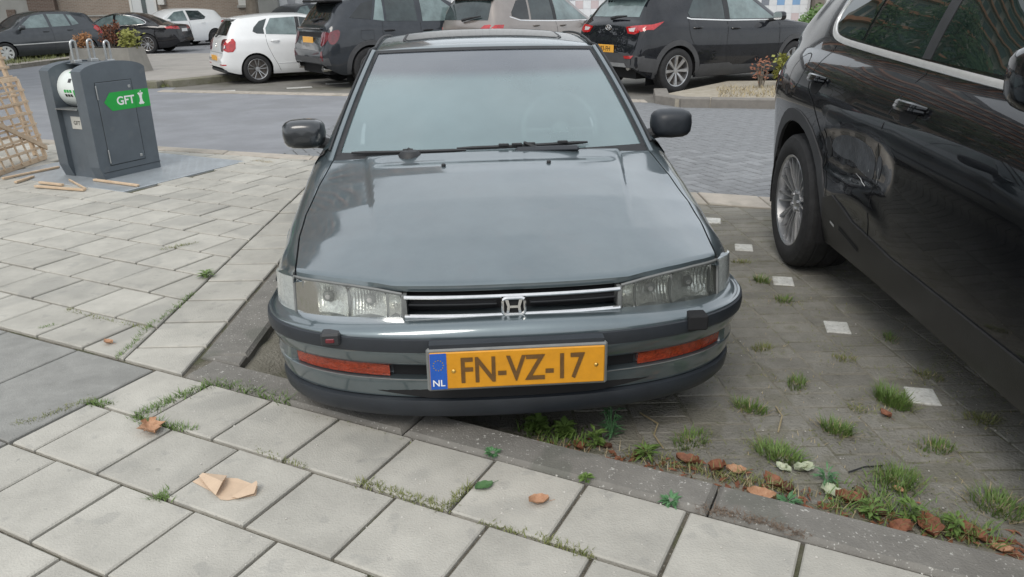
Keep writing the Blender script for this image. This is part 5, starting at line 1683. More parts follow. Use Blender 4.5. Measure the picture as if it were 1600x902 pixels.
jg, S_ = simple_car('jag', 'long_saloon_car', SEDAN, (4.96, .94, 1.46, .345), P_J, 'black low saloon with chrome window line standing in front of the brick wall', 'ten',
    [([(1.75, 1.0), (2.25, 1.28), (2.62, 1.36), (2.66, 1.02)], M_TINTLIGHT), ([(2.74, 1.02), (2.72, 1.365), (3.2, 1.34), (3.62, 1.20), (3.80, 1.08), (3.70, 1.04)], M_TINTLIGHT)],
    [([(.36, .84), (.80, .86), (.78, .96), (.40, .94)], 'rear', M_REDLENS), ([(4.50, .93), (4.78, .95), (4.86, .88), (4.6, .87)], 'side', M_REDLENS)],
    trim=([(1.6, .985), (2.7, 1.0), (3.72, 1.03), (3.88, 1.09), (3.66, 1.22), (3.2, 1.36), (2.6, 1.395), (2.2, 1.31), (1.7, 1.02)], M_CHROME))
jg.plate('rear', 0, .80, .52, .11, .012, material=M_TEXTWHITE)
au, S_ = simple_car('auris', 'compact_hatchback_car', HATCH, (4.25, .88, 1.46, .31), P_W, 'white hatchback with slim red tail light in the far street', 'dark',
    [([(1.28, .965), (1.80, 1.315), (2.16, 1.36), (2.20, .98)], M_TINTLIGHT), ([(2.29, .985), (2.26, 1.362), (2.78, 1.345), (2.98, 1.10), (2.9, 1.02)], M_TINT)],
    [([(.45, .84), (.76, .86), (.74, .95), (.50, .92)], 'rear', M_REDLENS), ([(3.56, .88), (3.64, .95), (3.84, .93), (3.88, .84)], 'side', M_REDLENS)])
au.panel('rear_window', [(-.57, 1.02), (.57, 1.02), (.50, 1.33), (-.50, 1.33)], 'rear', M_TINTDARK, .004, .006, .09)
dk, S_ = simple_car('dark', 'estate_car', HATCH, (4.3, .88, 1.47, .31), P_CL, 'dark blue grey car whose roof shows between the two white hatchbacks', 'ten',
    [([(1.28, .965), (1.80, 1.315), (2.16, 1.36), (2.20, .98)], M_TINTLIGHT), ([(2.29, .985), (2.26, 1.362), (2.78, 1.345), (2.98, 1.10), (2.9, 1.02)], M_TINT)],
    [([(.45, .84), (.76, .86), (.74, .95), (.50, .92)], 'rear', M_REDLENS)])

# ------------------------------------------------------------------ place by view: a point of the ground (or of a level z) seen at a spot of the 1600 x 902 photograph
def at(px, py, z=0.0):
    d = _r2 * ((px - 800) / 1208.0) + _u2 * ((451 - py) / 1208.0) + _f
    t = (z - CAM_H) / d.z
    return Vector((d.x * t, d.y * t, z))

# ------------------------------------------------------------------ waste container
M_BIN = mat('container_grey', (0.100, 0.118, 0.134), 0.45, var=0.12, scale=5, bump=0.12, bscale=250,
            speck=[(9, 0.64, (0.125, 0.138, 0.148), 0.5)])
M_GREEN = mat('sticker_green', (0.015, 0.36, 0.055), 0.4, var=0.06, scale=12)
M_STICKER = mat('sticker_white', (0.72, 0.76, 0.73), 0.4, var=0.05, scale=12)
M_HINGE = mat('hinge_steel', (0.42, 0.43, 0.43), 0.35, metal=0.9, var=0.1)
BC = at(160, 283, 0)
bin_r = empty('waste_container', (BC.x, BC.y, 0.003), R(63.2), 'grey steel container for kitchen waste with green GFT arrow sticker', 'waste container')
# local: x along the door side, y along the slot side, z up
BW, BD, BH, BA = .587, .500, .830, .912
def arch(x):
    t = (x - BW / 2) / (BW / 2)
    return BH + (BA - BH) * math.sqrt(max(0, 1 - (abs(t) / 1.03) ** 2.2))
def side_plate(y0, y1, name):
    xs = list(np.linspace(0, BW, 21))
    prof = [(.035, 0.0), (BW - .01, 0.0)] + [(x if x > 0 else 0, arch(x)) for x in reversed(xs)] + [(0.0, .10)]
    n = len(prof)
    v = [(a, y0, b) for a, b in prof] + [(a, y1, b) for a, b in prof]
    f = [tuple(range(n)), tuple(reversed(range(n, 2 * n)))] + [((k + 1) % n, k, n + k, n + (k + 1) % n) for k in range(n)]
    return part(name, v, f, M_BIN, bin_r)
side_plate(0.0, .115, 'flank'); side_plate(BD - .115, BD, 'flank')
# middle: set back, with the drum in it
m = MB()
m.box(.045, BW - .02, .115, BD - .115, 0.0, .55)
m.box(.22, BW - .02, .115, BD - .115, .55, .78)
rows = [[(x, y, arch(x) - .012) for x in np.linspace(.16, BW - .01, 12)] for y in (.115, BD - .115)]
m.grid(rows)
m.build('housing', M_BIN, bin_r)
m = MB(); m.lathe([(0, .0), (0, .15), (BD - .232, .15), (BD - .232, 0)], 40, 'y', (.195, .116, .70))
drum = m.build('drum', M_STICKER, bin_r, True)
m = MB(); m.cbox(-.015, .10, .118, BD - .118, .552, .562, .003); m.build('slot_sill', M_HINGE, bin_r)
# green field and lettering blocks on the drum
def drum_patch(y0, y1, a0, a1, mt, name='drum_sticker', off=.0015):
    rows = [[(.195 - (.15 + off) * math.cos(a), y, .70 + (.15 + off) * math.sin(a)) for a in np.linspace(a0, a1, 8)] for y in (y0, y1)]
    m = MB(); m.grid(rows); m.build(name, mt, drum, True)
drum_patch(.120, .195, -.75, .02, M_GREEN)
drum_patch(.120, .300, 1.0, 1.22, M_GREEN)
for k in range(3):
    y = .215 + k * .032
    drum_patch(y, y + .024, -.12, .03, M_GREEN, off=.002)
    drum_patch(y, y + .024, -.34, -.2, M_TEXTBLACK, off=.002)
for k in range(2):
    drum_patch(.145 + k * .075, .180 + k * .075, .40, .62, M_CLAD, off=.002)
m = MB(); m.box(-.0015, .001, .07, .19, .36, .45)
m = MB(); m.cbox(.040, .0445, .150, .290, .395, .495, .0015); pl_ = m.build('label_plate', mat('aluminium_label', (0.55, 0.54, 0.50), .45, .3, var=.1), bin_r)
v, f = text_geo('GFT', .045, .015)
part('lettering', [(.0392, .220 - p[0], .445 + p[1]) for p in v], f, M_TEXTBLACK, pl_)
# door in the right-hand face (y = 0 plane)
m = MB(); m.cbox(.105, .435, -.005, .004, .105, .755, .003); door = m.build('door', M_BIN, bin_r)
m = MB()
for (a, b, c_, d_) in ((.100, .440, .100, .1035), (.100, .440, .757, .7605), (.1005, .1035, .10, .76), (.4365, .4395, .10, .76)): m.box(a, b, -.0008, .002, c_, d_)
m.build('door_gap', M_BLACK, door)
for z in (.68, .175):
    m = MB(); m.cbox(.098, .109, -.011, -.002, z - .055, z + .055, .003); m.build('hinge', M_HINGE, door)
for (x, z) in ((.405, .705), (.400, .140)):
    m = MB(); m.cbox(x - .012, x + .012, -.010, -.004, z - .012, z + .012, .003); m.build('lock', M_HINGE, door)
m = MB()
m.add([(.150, -.0068, .600), (.212, -.0068, .528), (.436, -.0068, .528), (.436, -.0068, .672), (.212, -.0068, .672)], [(0, 1, 2, 3, 4)])
st = m.build('arrow_sticker', M_GREEN, bin_r)
m = MB(); m.add([(.441, -.0015, .528), (.584, -.0015, .528), (.584, -.0015, .672), (.441, -.0015, .672)], [(0, 1, 2, 3)]); m.build('sticker_end', M_GREEN, st)
v, f = text_geo('GFT', .092, .024)
part('lettering', [(.350 + p[0] * 1.02, -.0076, .600 + p[1]) for p in v], f, M_TEXTWHITE, st)
# apple core pictogram
core = [(-.021, .030), (-.010, .036), (0, .031), (.010, .036), (.021, .030), (.011, .018), (.008, 0), (.011, -.018), (.021, -.030), (.010, -.037), (0, -.034), (-.010, -.037), (-.021, -.030), (-.011, -.018), (-.008, 0), (-.011, .018)]
part('pictogram', [(.500 + a * 1.35, -.0024, .598 + b * 1.35) for a, b in core], [tuple(range(len(core)))], M_TEXTWHITE, st)
m = MB(); m.tube([(.500, -.003, .645), (.508, -.003, .660)], .003, 5); m.build('pictogram_stalk', M_TEXTWHITE, st)
m = MB(); m.box(.03, BW - .004, -.0025, .001, .052, .0545); m.build('plinth_line', M_BLACK, bin_r)
# three lifting eyes on top
for k, x in enumerate((.20, .35, .50)):
    y = BD * .60; z = arch(x) - .004
    m = MB(); m.cbox(x - .035, x + .035, y - .028, y + .028, z - .01, z + .018, .005)
    m.tube([(x - .022 + .0, y, z + .015)] + [(x - .022 * math.cos(t), y, z + .135 + .030 * math.sin(t)) for t in np.linspace(0, math.pi, 9)] + [(x + .022, y, z + .015)], .0095, 8)
    m.build('lifting_eye', M_HINGE, bin_r, True)

# ------------------------------------------------------------------ wooden trellis pieces at the left
M_WOOD = mat('raw_wood', (0.50, 0.365, 0.24), 0.75, col2=(0.62, 0.48, 0.34), scale=14, bump=0.3, bscale=60, objvar=0.1)
def slat_between(a, b, w, t, nrm, name, parent, material=None):
    a, b = Vector(a), Vector(b); d = (b - a); Ln = d.length; d.normalize()
    n = Vector(nrm); n = (n - d * n.dot(d)).normalized(); s = d.cross(n)
    Mx = Matrix((( d.x, s.x, n.x, a.x), (d.y, s.y, n.y, a.y), (d.z, s.z, n.z, a.z), (0, 0, 0, 1)))
    m = MB(); m.cbox(0, Ln, -w / 2, w / 2, -t / 2, t / 2, min(w, t) * .12, Mx)
    return m.build(name, material or M_WOOD, parent)
tr = empty('trellis_panel', (0, 0, 0), label='tall raw wood trellis panel with level slats standing by the floor plate', cat='trellis')
def tp(y, z): return (-4.53 - .13 * z, y, z + .004)
for y in (7.40, 6.72, 6.04): slat_between(tp(y, 0), tp(y, 1.10), .045, .03, (1, 0, 0), 'upright', tr)
for k, z in enumerate(np.linspace(.06, 1.06, 13)):
    p, q = tp(5.98, z), tp(7.44, z)
    slat_between((p[0] + .024, p[1], p[2]), (q[0] + .024, q[1], q[2]), .022, .012, (1, 0, 0), 'slat', tr)
t2 = empty('lattice_panel', (0, 0, 0), label='low raw wood lattice leaning in front of the tall trellis', cat='trellis')
def tq(u_, w_):  # u_ along its foot, w_ up its slope
    foot = Vector((-4.30, 6.15, .02)) + Vector((-.02, 1.05, 0)) * u_
    return tuple(foot + Vector((-.16, .10, .70)) * w_)
for u_ in (0, 1): slat_between(tq(u_, 0), tq(u_, 1), .04, .022, (1, 0, .2), 'upright', t2)
for w_ in (0, 1): slat_between(tq(0, w_), tq(1, w_), .04, .022, (1, 0, .2), 'rail', t2)
for k in range(1, 8):
    p, q = Vector(tq(k / 8, 0)), Vector(tq(k / 8 - .12, 1)); o_ = Vector((.018, 0, .004))
    slat_between(p + o_, q + o_, .02, .010, (1, 0, .2), 'slat', t2)
for k in range(1, 7):
    p, q = Vector(tq(0, k / 7)), Vector(tq(1, k / 7)); o_ = Vector((.030, 0, .004))
    slat_between(p + o_, q + o_, .02, .010, (1, 0, .2), 'slat', t2)
slat_between(Vector(tq(0, .9)) + Vector((.045, 0, 0)), Vector(tq(1, .12)) + Vector((.045, 0, 0)), .045, .014, (1, 0, .2), 'brace', t2)
sticks = [((55, 291), (132, 297), 'longest loose lath lying on the paving in front of the container'),
          ((62, 285), (98, 289), 'short broken lath end beside the longest loose lath'),
          ((147, 281), (216, 290), 'loose lath lying on the steel plate below the container door'),
          ((4, 279), (92, 261), 'thick loose batten lying from the trellis towards the container'),
          ((24, 285), (52, 276), 'short thick offcut under the loose batten by the trellis'),
          ((108, 281), (134, 295), 'thin splinter of lath leaning across the paving by the container corner')]
for (a, b, lb) in sticks:
    p, q = at(*a, .014), at(*b, .014)
    o = slat_between(p, q, .026 if 'thin' not in lb else .010, .016, (0, 0, 1), 'wooden_lath', None)
    tag(o, lb, 'lath', 'loose laths on the ground')

# ------------------------------------------------------------------ litter and leaves
M_PAPER = mat('brown_paper', (0.56, 0.42, 0.30), 0.85, var=0.06, scale=30, bump=0.25, bscale=40)
nap = empty('paper_napkin', at(352, 765, .003), 0, 'crumpled folded brown paper napkin lying on a paving tile', 'napkin')
def world_poly(pts, zs, off): return [tuple(at(a, b, 0) + Vector((0, 0, z)) - Vector((off.x, off.y, 0))) for (a, b), z in zip(pts, zs)]
org = at(352, 765, 0)
def sheet_fold(name, pts, zs):
    v = world_poly(pts, zs, org); n = len(v)
    part(name, v + [(p[0], p[1], p[2] - .0012) for p in v], [tuple(range(n)), tuple(reversed(range(n, 2 * n)))] + [(k, n + k, n + (k + 1) % n, (k + 1) % n) for k in range(n)], M_PAPER, nap)
sheet_fold('fold', [(301, 753), (316, 747), (372, 752), (403, 762), (400, 774), (356, 782), (345, 781), (330, 768)], [.001, .006, .010, .006, .001, .001, .001, .001])
sheet_fold('fold', [(312, 749), (318, 746), (356, 752), (350, 766), (338, 779), (326, 766)], [.012, .016, .020, .030, .012, .010])
sheet_fold('fold', [(362, 779), (402, 761), (404, 766), (398, 776), (372, 781)], [.006, .022, .024, .012, .006])
M_LEAFB = [mat('dry_leaf_rust', (0.150, 0.058, 0.032), 0.7, col2=(0.30, 0.125, 0.065), scale=60, bump=0.3, bscale=150),
           mat('dry_leaf_tan', (0.36, 0.185, 0.10), 0.7, col2=(0.52, 0.31, 0.19), scale=60, bump=0.3, bscale=150),
           mat('dry_leaf_dark', (0.085, 0.038, 0.024), 0.7, col2=(0.17, 0.08, 0.05), scale=60, bump=0.3, bscale=150),
           mat('leaf_pale', (0.36, 0.42, 0.29), 0.7, col2=(0.55, 0.56, 0.42), scale=60, bump=0.3, bscale=150),
           mat('leaf_green', (0.055, 0.13, 0.045), 0.6, col2=(0.09, 0.19, 0.07), scale=60, bump=0.3, bscale=150)]
def leaf_mesh(size, curl, lobes, seed, stalk=True):
    r_ = random.Random(seed)
    rows = []
    nu, nv = 9, 6
    for i in range(nu):
        u_ = i / (nu - 1)
        wdt = size * .36 * math.sin(math.pi * min(.98, u_ * .96 + .03)) ** .75 * (1 + lobes * .32 * math.sin(u_ * 17 + seed))
        row = []
        for k in range(-nv // 2, nv // 2 + 1):
            t = k / (nv / 2)
            x = t * wdt; y = (u_ - .5) * size + abs(t) * size * .03
            z = size * (curl * (t * t) * .17 + abs(t) * .10 + curl * .15 * (2 * u_ - 1) ** 2 + .055 * math.sin(t * 6 + u_ * 11 + seed) * math.sin(u_ * 7 + seed * 2)) + .002
            row.append((x, y, max(.0012, z)))
        rows.append(row)
    m = MB(); m.grid(rows)
    if stalk: m.tube([(0, -size * .5, .003), (size * .02, -size * .66, .004), (size * .05, -size * .82, .003)], size * .012, 5)
    return m
leaves = [
    (237, 672, .105, .45, 1.2, 1, 215, 0, 'large tan oak leaf lying on the grassy joint of the paving'),
    (842, 786, .062, .75, .2, 1, 105, 0, 'curled tan leaf alone on a paving tile right of the green leaf'),
    (757, 761, .062, .12, .1, 4, 120, 0, 'flat green leaf beside the grassy tile joint'),
    (1384, 650, .055, .8, .2, 0, 20, 1, 'curled reddish leaf among the pavers near the white marker block'),
    (1074, 724, .085, .8, .3, 0, 60, 1, 'rust brown curled leaf at the kerb, first of the row from the saloon'),
    (1120, 733, .085, .6, .4, 0, 140, 1, 'broad rust brown leaf at the kerb behind the first curled one'),
    (1150, 738, .070, .6, .2, 1, 80, 1, 'tan leaf at the kerb next to the broad rust brown one'),
    (1208, 757, .080, .8, .4, 0, 30, 1, 'rust brown curled leaf below the brightest grass tuft'),
    (1228, 766, .060, .7, .2, 2, 150, 1, 'small dark leaf just under the rust brown curled one'),
    (1190, 780, .095, .7, .3, 1, 70, 1, 'long orange tan leaf lying against the kerb edge'),
    (1256, 735, .085, .5, .5, 3, 110, 1, 'pale beige leaf curled upward near the bright grass tuft'),
    (1224, 733, .060, .3, .5, 3, 40, 1, 'thin pale leaf beside the upright beige one'),
    (1298, 771, .080, .35, .8, 3, 20, 1, 'grey green lobed leaf on the soil by the kerb'),
    (1327, 783, .090, .7, .4, 0, 75, 1, 'rust brown leaf right of the grey green lobed leaf'),
    (1345, 775, .060, .8, .2, 2, 15, 1, 'dark brown leaf leaning on the rust brown leaf'),
    (1368, 803, .070, .6, .3, 2, 40, 1, 'dark brown leaf in the weeds along the kerb'),
    (1408, 830, .085, .7, .3, 0, 110, 1, 'red brown leaf low against the kerb under the weeds'),
    (1452, 826, .105, .5, .3, 0, 170, 1, 'largest red brown leaf standing among the kerb weeds'),
    (1520, 838, .090, .6, .3, 0, 20, 1, 'reddish leaf lying near the right end of the kerb'),
    (1565, 862, .060, .6, .3, 1, 60, 1, 'tan leaf at the kerb, nearest the picture edge'),
    (1405, 768, .045, .4, .2, 1, 60, 1, 'tiny yellow brown leaf in the grass beside the kerb weeds'),
    (945, 700, .060, .7, .3, 2, 60, 1, 'dark brown leaf in the weeds right under the bumper'),
    (905, 700, .060, .7, .3, 0, 20, 1, 'rust brown leaf in the leafy weeds under the bumper'),
    (1000, 712, .060, .7, .3, 2, 130, 1, 'dark leaf between the grass blades under the bumper corner'),
    (170, 537, .05, .7, .2, 1, 70, 0, 'small tan curled leaf near the far joint beside the dark slabs'),
]
for k, (px, py, sz, cu_, lo, mi, rot, lev, lb) in enumerate(leaves):
    p = at(px, py, Z_ROAD + .004 if lev else .002)
    m = leaf_mesh(sz * (.90 if lev else .95), cu_, lo, k * 1.7)
    o = m.build('fallen_leaf', M_LEAFB[mi], None, True, 60)
    o.location = p; o.rotation_euler = (random.uniform(-.12, .12), random.uniform(-.1, .1), R(rot))
    tag(o, lb, 'leaf', 'fallen leaves')
# crumbs of dry litter along the kerb
m = MB()
lit = random.Random(3)
for k in range(420):
    t = lit.random() ** .9
    px = 800 + 800 * t
    base = 690 + (px - 800) * .215
    p = at(px, base + lit.gauss(0, 12) - 6, Z_ROAD + .004)
    a = lit.random() * 6.28; s_ = lit.uniform(.004, .022); w_ = s_ * lit.uniform(.15, .5)
    dx, dy = math.cos(a) * s_, math.sin(a) * s_; ex, ey = -math.sin(a) * w_, math.cos(a) * w_
    h_ = lit.uniform(.001, .008)
    m.add([(p.x - dx, p.y - dy, p.z), (p.x + ex, p.y + ey, p.z + h_), (p.x + dx, p.y + dy, p.z + h_ * .5), (p.x - ex, p.y - ey, p.z + h_ * .3)], [(0, 1, 2, 3)])
tag(m.build('dry_litter', M_LEAFB[0]), 'dry leaf crumbs and twigs gathered along the kerb', 'litter', kind='stuff')
m = MB()
for k in range(260):
    p = at(lit.uniform(300, 1590), lit.uniform(470, 900), 0)
    on_pave = p.y < kline(p.x)
    if not on_pave and -0.95 < p.x < .85: continue
    z = .0005 if on_pave else Z_ROAD + .003
    s_ = lit.uniform(.0015, .0045)
    q = [(p.x + s_ * math.cos(t + k), p.y + s_ * math.sin(t + k), z) for t in (0, 1.5, 3.1, 4.6)]
    m.add(q + [(p.x, p.y, z + s_)], [(0, 1, 4), (1, 2, 4), (2, 3, 4), (3, 0, 4)])
tag(m.build('gravel_crumbs', mat('crumb_stone', (0.5, 0.48, 0.44), .9)), 'pale stone crumbs scattered over paving and kerb', 'gravel', kind='stuff')

# ------------------------------------------------------------------ grass and weeds
def grass_mat(name, a, b):
    m_ = mat(name, a, 0.6, col2=b, scale=50)
    m_.node_tree.nodes['Principled BSDF'].inputs['Subsurface Weight'].default_value = 0.0
    return m_
M_GRASS = grass_mat('fresh_grass', (0.080, 0.145, 0.028), (0.160, 0.245, 0.062))
M_GRASSD = grass_mat('dull_grass', (0.125, 0.155, 0.045), (0.225, 0.225, 0.085))
M_STRAW = grass_mat('straw', (0.30, 0.24, 0.13), (0.42, 0.35, 0.22))
M_WEED = grass_mat('weed_leaf', (0.055, 0.145, 0.060), (0.115, 0.25, 0.105))
def blade(m, x, y, z, h_, w_, a, lean, bend):
    dx, dy = math.cos(a), math.sin(a); ex, ey = -dy * w_ / 2, dx * w_ / 2
    pts = []
    for t, ww in ((0, 1.0), (.5, .8), (1, .05)):
        off = lean * h_ * t + bend * h_ * t * t
        zz = h_ * (t - .35 * bend * t * t)
        pts += [(x + dx * off + ex * ww, y + dy * off + ey * ww, z + zz), (x + dx * off - ex * ww, y + dy * off - ey * ww, z + zz)]
    m.add(pts, [(0, 1, 3, 2), (2, 3, 5, 4)])
gr_ = random.Random(11)
def tuft(m, x, y, z, n, rad, h_, w_=.0035, spread=.6):
    for _ in range(n):
        a = gr_.random() * 6.283; r_ = rad * math.sqrt(gr_.random())
        aa = a + gr_.gauss(0, .7)
        blade(m, x + r_ * math.cos(a), y + r_ * math.sin(a) * .8, z, h_ * gr_.uniform(.45, 1.1), w_ * gr_.uniform(.7, 1.3), aa, gr_.uniform(0, spread) * (.3 + r_ / rad), gr_.uniform(0, .6))
tufts = [
    (1190, 440, 70, .055, .045, 0, 'green grass tuft between the saloon headlight and the first SUV wheel marker'),
    (1225, 470, 55, .055, .030, 0, 'low grass tuft just in front of the second white marker block'),
    (1158, 410, 30, .050, .025, 1, 'sparse grass tuft nearest the saloon corner lamp'),
    (1190, 546, 50, .055, .030, 1, 'thin dull grass tuft beside the bumper end of the saloon'),
    (1245, 602, 75, .060, .040, 0, 'grass tuft between the bumper end and the bright clump'),
    (1318, 562, 40, .055, .022, 1, 'thin brownish grass patch below the third white marker block'),
    (1172, 640, 75, .060, .045, 0, 'loose grass tuft below the orange indicator nearest the SUV'),
    (1306, 674, 110, .055, .055, 0, 'thick bright grass clump with straw at its foot, mid pavers'),
    (1217, 714, 170, .068, .055, 0, 'brightest dense grass clump just above the kerb leaves'),
    (1393, 630, 190, .068, .065, 0, 'tallest dark green grass clump touching the white marker block'),
    (1462, 702, 80, .062, .035, 0, 'low broad leaved grass tuft below the nearest marker block'),
    (1535, 656, 60, .062, .030, 1, 'dull grass tuft with brown leaf beneath the SUV sill'),
    (1390, 530, 50, .050, .028, 0, 'small grass tuft between third marker and SUV sill'),
    (1450, 588, 45, .055, .025, 1, 'thin yellowish grass patch under the SUV sill'),
    (1080, 690, 85, .070, .040, 0, 'grass tuft in the dirt just right of the bumper corner'),
    (1400, 752, 130, .085, .050, 0, 'spreading grass patch beside the dry twig near the kerb'),
    (1560, 795, 130, .085, .060, 0, 'large loose grass clump near the right end of the kerb'),
    (1520, 552, 35, .055, .020, 1, 'thin grass patch deepest under the SUV'),
    (1585, 612, 60, .050, .028, 0, 'small fresh grass tuft at the frame edge under the SUV'),
    (1340, 640, 18, .040, .018, 1, 'faint sprouts between two thick grass clumps'),
]
for (px, py, n, rad, h_, dull, lb) in tufts:
    p = at(px, py, Z_ROAD)
    m = MB(); tuft(m, 0, 0, 0, int(n * 1.7), rad * .95, h_ * .95, .0034)
    o = m.build('grass_tuft', M_GRASSD if dull else M_GRASS)
    o.location = p; o.rotation_euler = (0, 0, gr_.random() * 6.28); o.scale = (gr_.uniform(.8, 1.3), gr_.uniform(.65, .95), gr_.uniform(.75, 1.15))
    m = MB(); tuft(m, 0, 0, 0, int(n * .45), rad * 1.15, h_ * .7, .003, 1.6)
    m.build('dead_blades', M_STRAW if gr_.random() < .5 else M_GRASSD, o)
    tag(o, lb, 'grass', 'grass tufts in the parking bay')
# grass in joints, along the kerb and thin moss: nobody could count it
m = MB(); ms = MB(); md = MB(); mr_ = MB()
def along(pts, n, h_, jit, mm, z=0.0, w_=.003):
    P = [at(a, b, z) for a, b in pts]
    L_ = [(Q - P_).length for P_, Q in zip(P[:-1], P[1:])]
    tot = sum(L_)
    for _ in range(n):
        t = gr_.random() * tot; k = 0
        while k < len(L_) - 1 and t > L_[k]: t -= L_[k]; k += 1
        p = P[k].lerp(P[k + 1], min(1, t / max(L_[k], 1e-6)))
        a = gr_.random() * 6.283
        blade(mm, p.x + gr_.gauss(0, jit), p.y + gr_.gauss(0, jit), z - .006 if z == 0 else z, h_ * gr_.uniform(.4, 1.2), w_ * gr_.uniform(.7, 1.4), a, gr_.uniform(0, 1.0) * (2.5 if mm is mr_ else 1), gr_.uniform(0, .8))
along([(560, 753), (610, 768), (650, 780), (700, 797)], 330, .020, .009, md)
along([(850, 842), (900, 860), (930, 870)], 160, .018, .008, md)
along([(750, 815), (800, 828), (850, 842)], 120, .014, .006, md)
along([(700, 790), (715, 775), (735, 760)], 120, .020, .007, md)
along([(395, 700), (440, 717), (480, 728)], 110, .014, .006, md)
along([(212, 650), (240, 640), (280, 620), (330, 600)], 420, .026, .012, m)
along([(210, 652), (255, 664), (300, 672)], 260, .024, .010, m)
along([(130, 628), (172, 632)], 150, .022, .010, m)
along([(330, 600), (365, 603), (400, 612), (455, 628)], 320, .026, .014, m)
along([(183, 558), (205, 540), (235, 508), (262, 492), (300, 458)], 420, .020, .008, m)
along([(105, 484), (150, 497), (200, 508), (237, 515)], 260, .018, .008, md)
along([(250, 392), (285, 384), (310, 379)], 170, .020, .010, md)
along([(240, 776), (262, 774)], 110, .020, .012, m)
along([(65, 513), (85, 508)], 70, .016, .010, m)
along([(640, 690), (560, 665), (440, 640)], 60, .012, .006, md)
# kerb foot, weeds and straw
zr = Z_ROAD
along([(820, 672), (860, 684), (920, 698)], 160, .05, .03, m, zr, .006)
along([(985, 712), (1060, 728), (1160, 752), (1250, 775)], 330, .035, .022, md, zr, .004)
along([(1300, 795), (1380, 800), (1440, 818), (1560, 850)], 260, .045, .030, m, zr, .004)
along([(1300, 795), (1380, 800), (1440, 818), (1560, 850)], 200, .04, .035, md, zr, .004)
along([(1330, 790), (1420, 770), (1380, 740)], 200, .035, .04, m, zr, .004)
along([(840, 690), (1000, 720), (1200, 770), (1400, 818), (1590, 868)], 260, .03, .018, ms, zr, .003)
along([(380, 580), (400, 560), (412, 540)], 150, .05, .02, m, zr, .005)
along([(400, 590), (440, 600), (420, 560)], 60, .03, .03, ms, zr, .003)
along([(1095, 797), (1150, 806), (1200, 818), (1255, 838)], 420, .010, .010, mr_, 0.004, .002)
along([(25, 663), (60, 655), (110, 635), (150, 622)], 260, .008, .012, md, 0.002, .002)
for (px, py, n, rad, h_, dull, lb) in tufts:
    c0_ = at(px, py, zr)
    for k in range(int(90 + n * 1.2)):
        a = gr_.random() * 6.283; r_ = abs(gr_.gauss(0, .075))
        blade(md if gr_.random() < .75 else ms, c0_.x + r_ * math.cos(a) * 1.3, c0_.y + r_ * math.sin(a), zr - .001, gr_.uniform(.004, .014), .0028, gr_.random() * 6.28, gr_.uniform(0, 2.0), gr_.uniform(0, .8))
for k in range(5200):
    x_ = gr_.uniform(.75, 2.1); y_ = gr_.uniform(1.75, 5.2)
    if y_ < kline(x_) + .16: continue
    # moss keeps to the joints between the pavers
    if gr_.random() < .6: y_ = round(y_ / .0525) * .0525 + gr_.gauss(0, .004)
    if math.sin(x_ * 5.3 + 1) * math.sin(y_ * 4.1) + .5 * math.sin(x_ * 13 + y_ * 7) < .15: continue
    blade(md, x_, y_, zr - .001, gr_.uniform(.003, .010), .003, gr_.random() * 6.28, gr_.uniform(0, 1.5), gr_.uniform(0, .8))
along([(398, 251), (425, 254)], 90, .012, .02, ms, .003, .004)
tag(m.build('joint_grass', M_GRASS), 'short green grass growing from tile joints and along the kerb foot', 'grass', kind='stuff')
tag(md.build('joint_moss', M_GRASSD), 'dull mossy grass in the nearest tile joints', 'moss', kind='stuff')
tag(mr_.build('root_mat', mat('dead_roots', (0.12, 0.085, 0.06), .9, col2=(0.2, 0.15, 0.11), scale=60)), 'brown mat of dead moss roots on the kerb edge', 'moss', kind='stuff')
tag(ms.build('straw_litter', M_STRAW), 'dry straw and roots lying along the kerb', 'straw', kind='stuff')
# leafy weeds, each a plant of its own
def weed(px, py, z, n, size, lb, tall=0.0, width=.42, mt=None, name='weed_plant'):
    p = at(px, py, z)
    root = empty(name, p, gr_.random() * 6, lb, 'weed', 'weeds along the kerb')
    m = MB()
    if tall:
        st_ = MB()
        for s_ in range(max(1, n // 14)):
            top_ = (gr_.uniform(-.03, .03), gr_.uniform(-.03, .03), tall * gr_.uniform(.75, 1))
            st_.tube([(0, 0, -.004), (top_[0] * .5, top_[1] * .5, tall * .5), top_], [.003, .0022, .0012], 5)
        st_.build('stem', mt or M_WEED, root, True)
    for k in range(n):
        a = gr_.random() * 6.283
        z0 = gr_.random() * tall if tall else 0
        L_ = size * gr_.uniform(.5, 1.1); w_ = L_ * width * .5; up = gr_.uniform(.15, .8)
        d = Vector((math.cos(a), math.sin(a), up)).normalized(); sd = Vector((-math.sin(a), math.cos(a), 0))
        b = Vector((0, 0, z0)) + d * (.005)
        dr = Vector((0, 0, -L_ * .25))
        m.add([tuple(b), tuple(b + d * L_ * .45 + sd * w_), tuple(b + d * L_ + dr), tuple(b + d * L_ * .45 - sd * w_), tuple(b + d * L_ * .5 - Vector((0, 0, w_ * .3)))], [(0, 1, 4), (1, 2, 4), (2, 3, 4), (3, 0, 4)])
    m.build('foliage', mt or M_WEED, root)
weed(770, 709, .0, 40, .032, 'small blue green clover at the kerb corner of a paving tile')
weed(915, 752, .0, 26, .024, 'tiny light green weed in the joint at the kerb', .02, .5, M_GRASS)
weed(1048, 783, .0, 46, .040, 'flat blue green rosette growing on the tile edge at the kerb', 0, .3)
weed(840, 676, zr, 60, .050, 'broad leaved weed under the plate, nearest the tyre shadow', .05, .5, M_GRASS)
weed(882, 682, zr, 60, .050, 'broad leaved weed under the bumper beside the tall spiky one', .04, .5, M_GRASS)
weed(955, 684, zr, 60, .055, 'tall spiky weed standing under the bumper right of the plate', .12, .16)
weed(930, 700, zr, 40, .045, 'yellowing weed just left of the tall spiky one', .06, .3, M_GRASS)
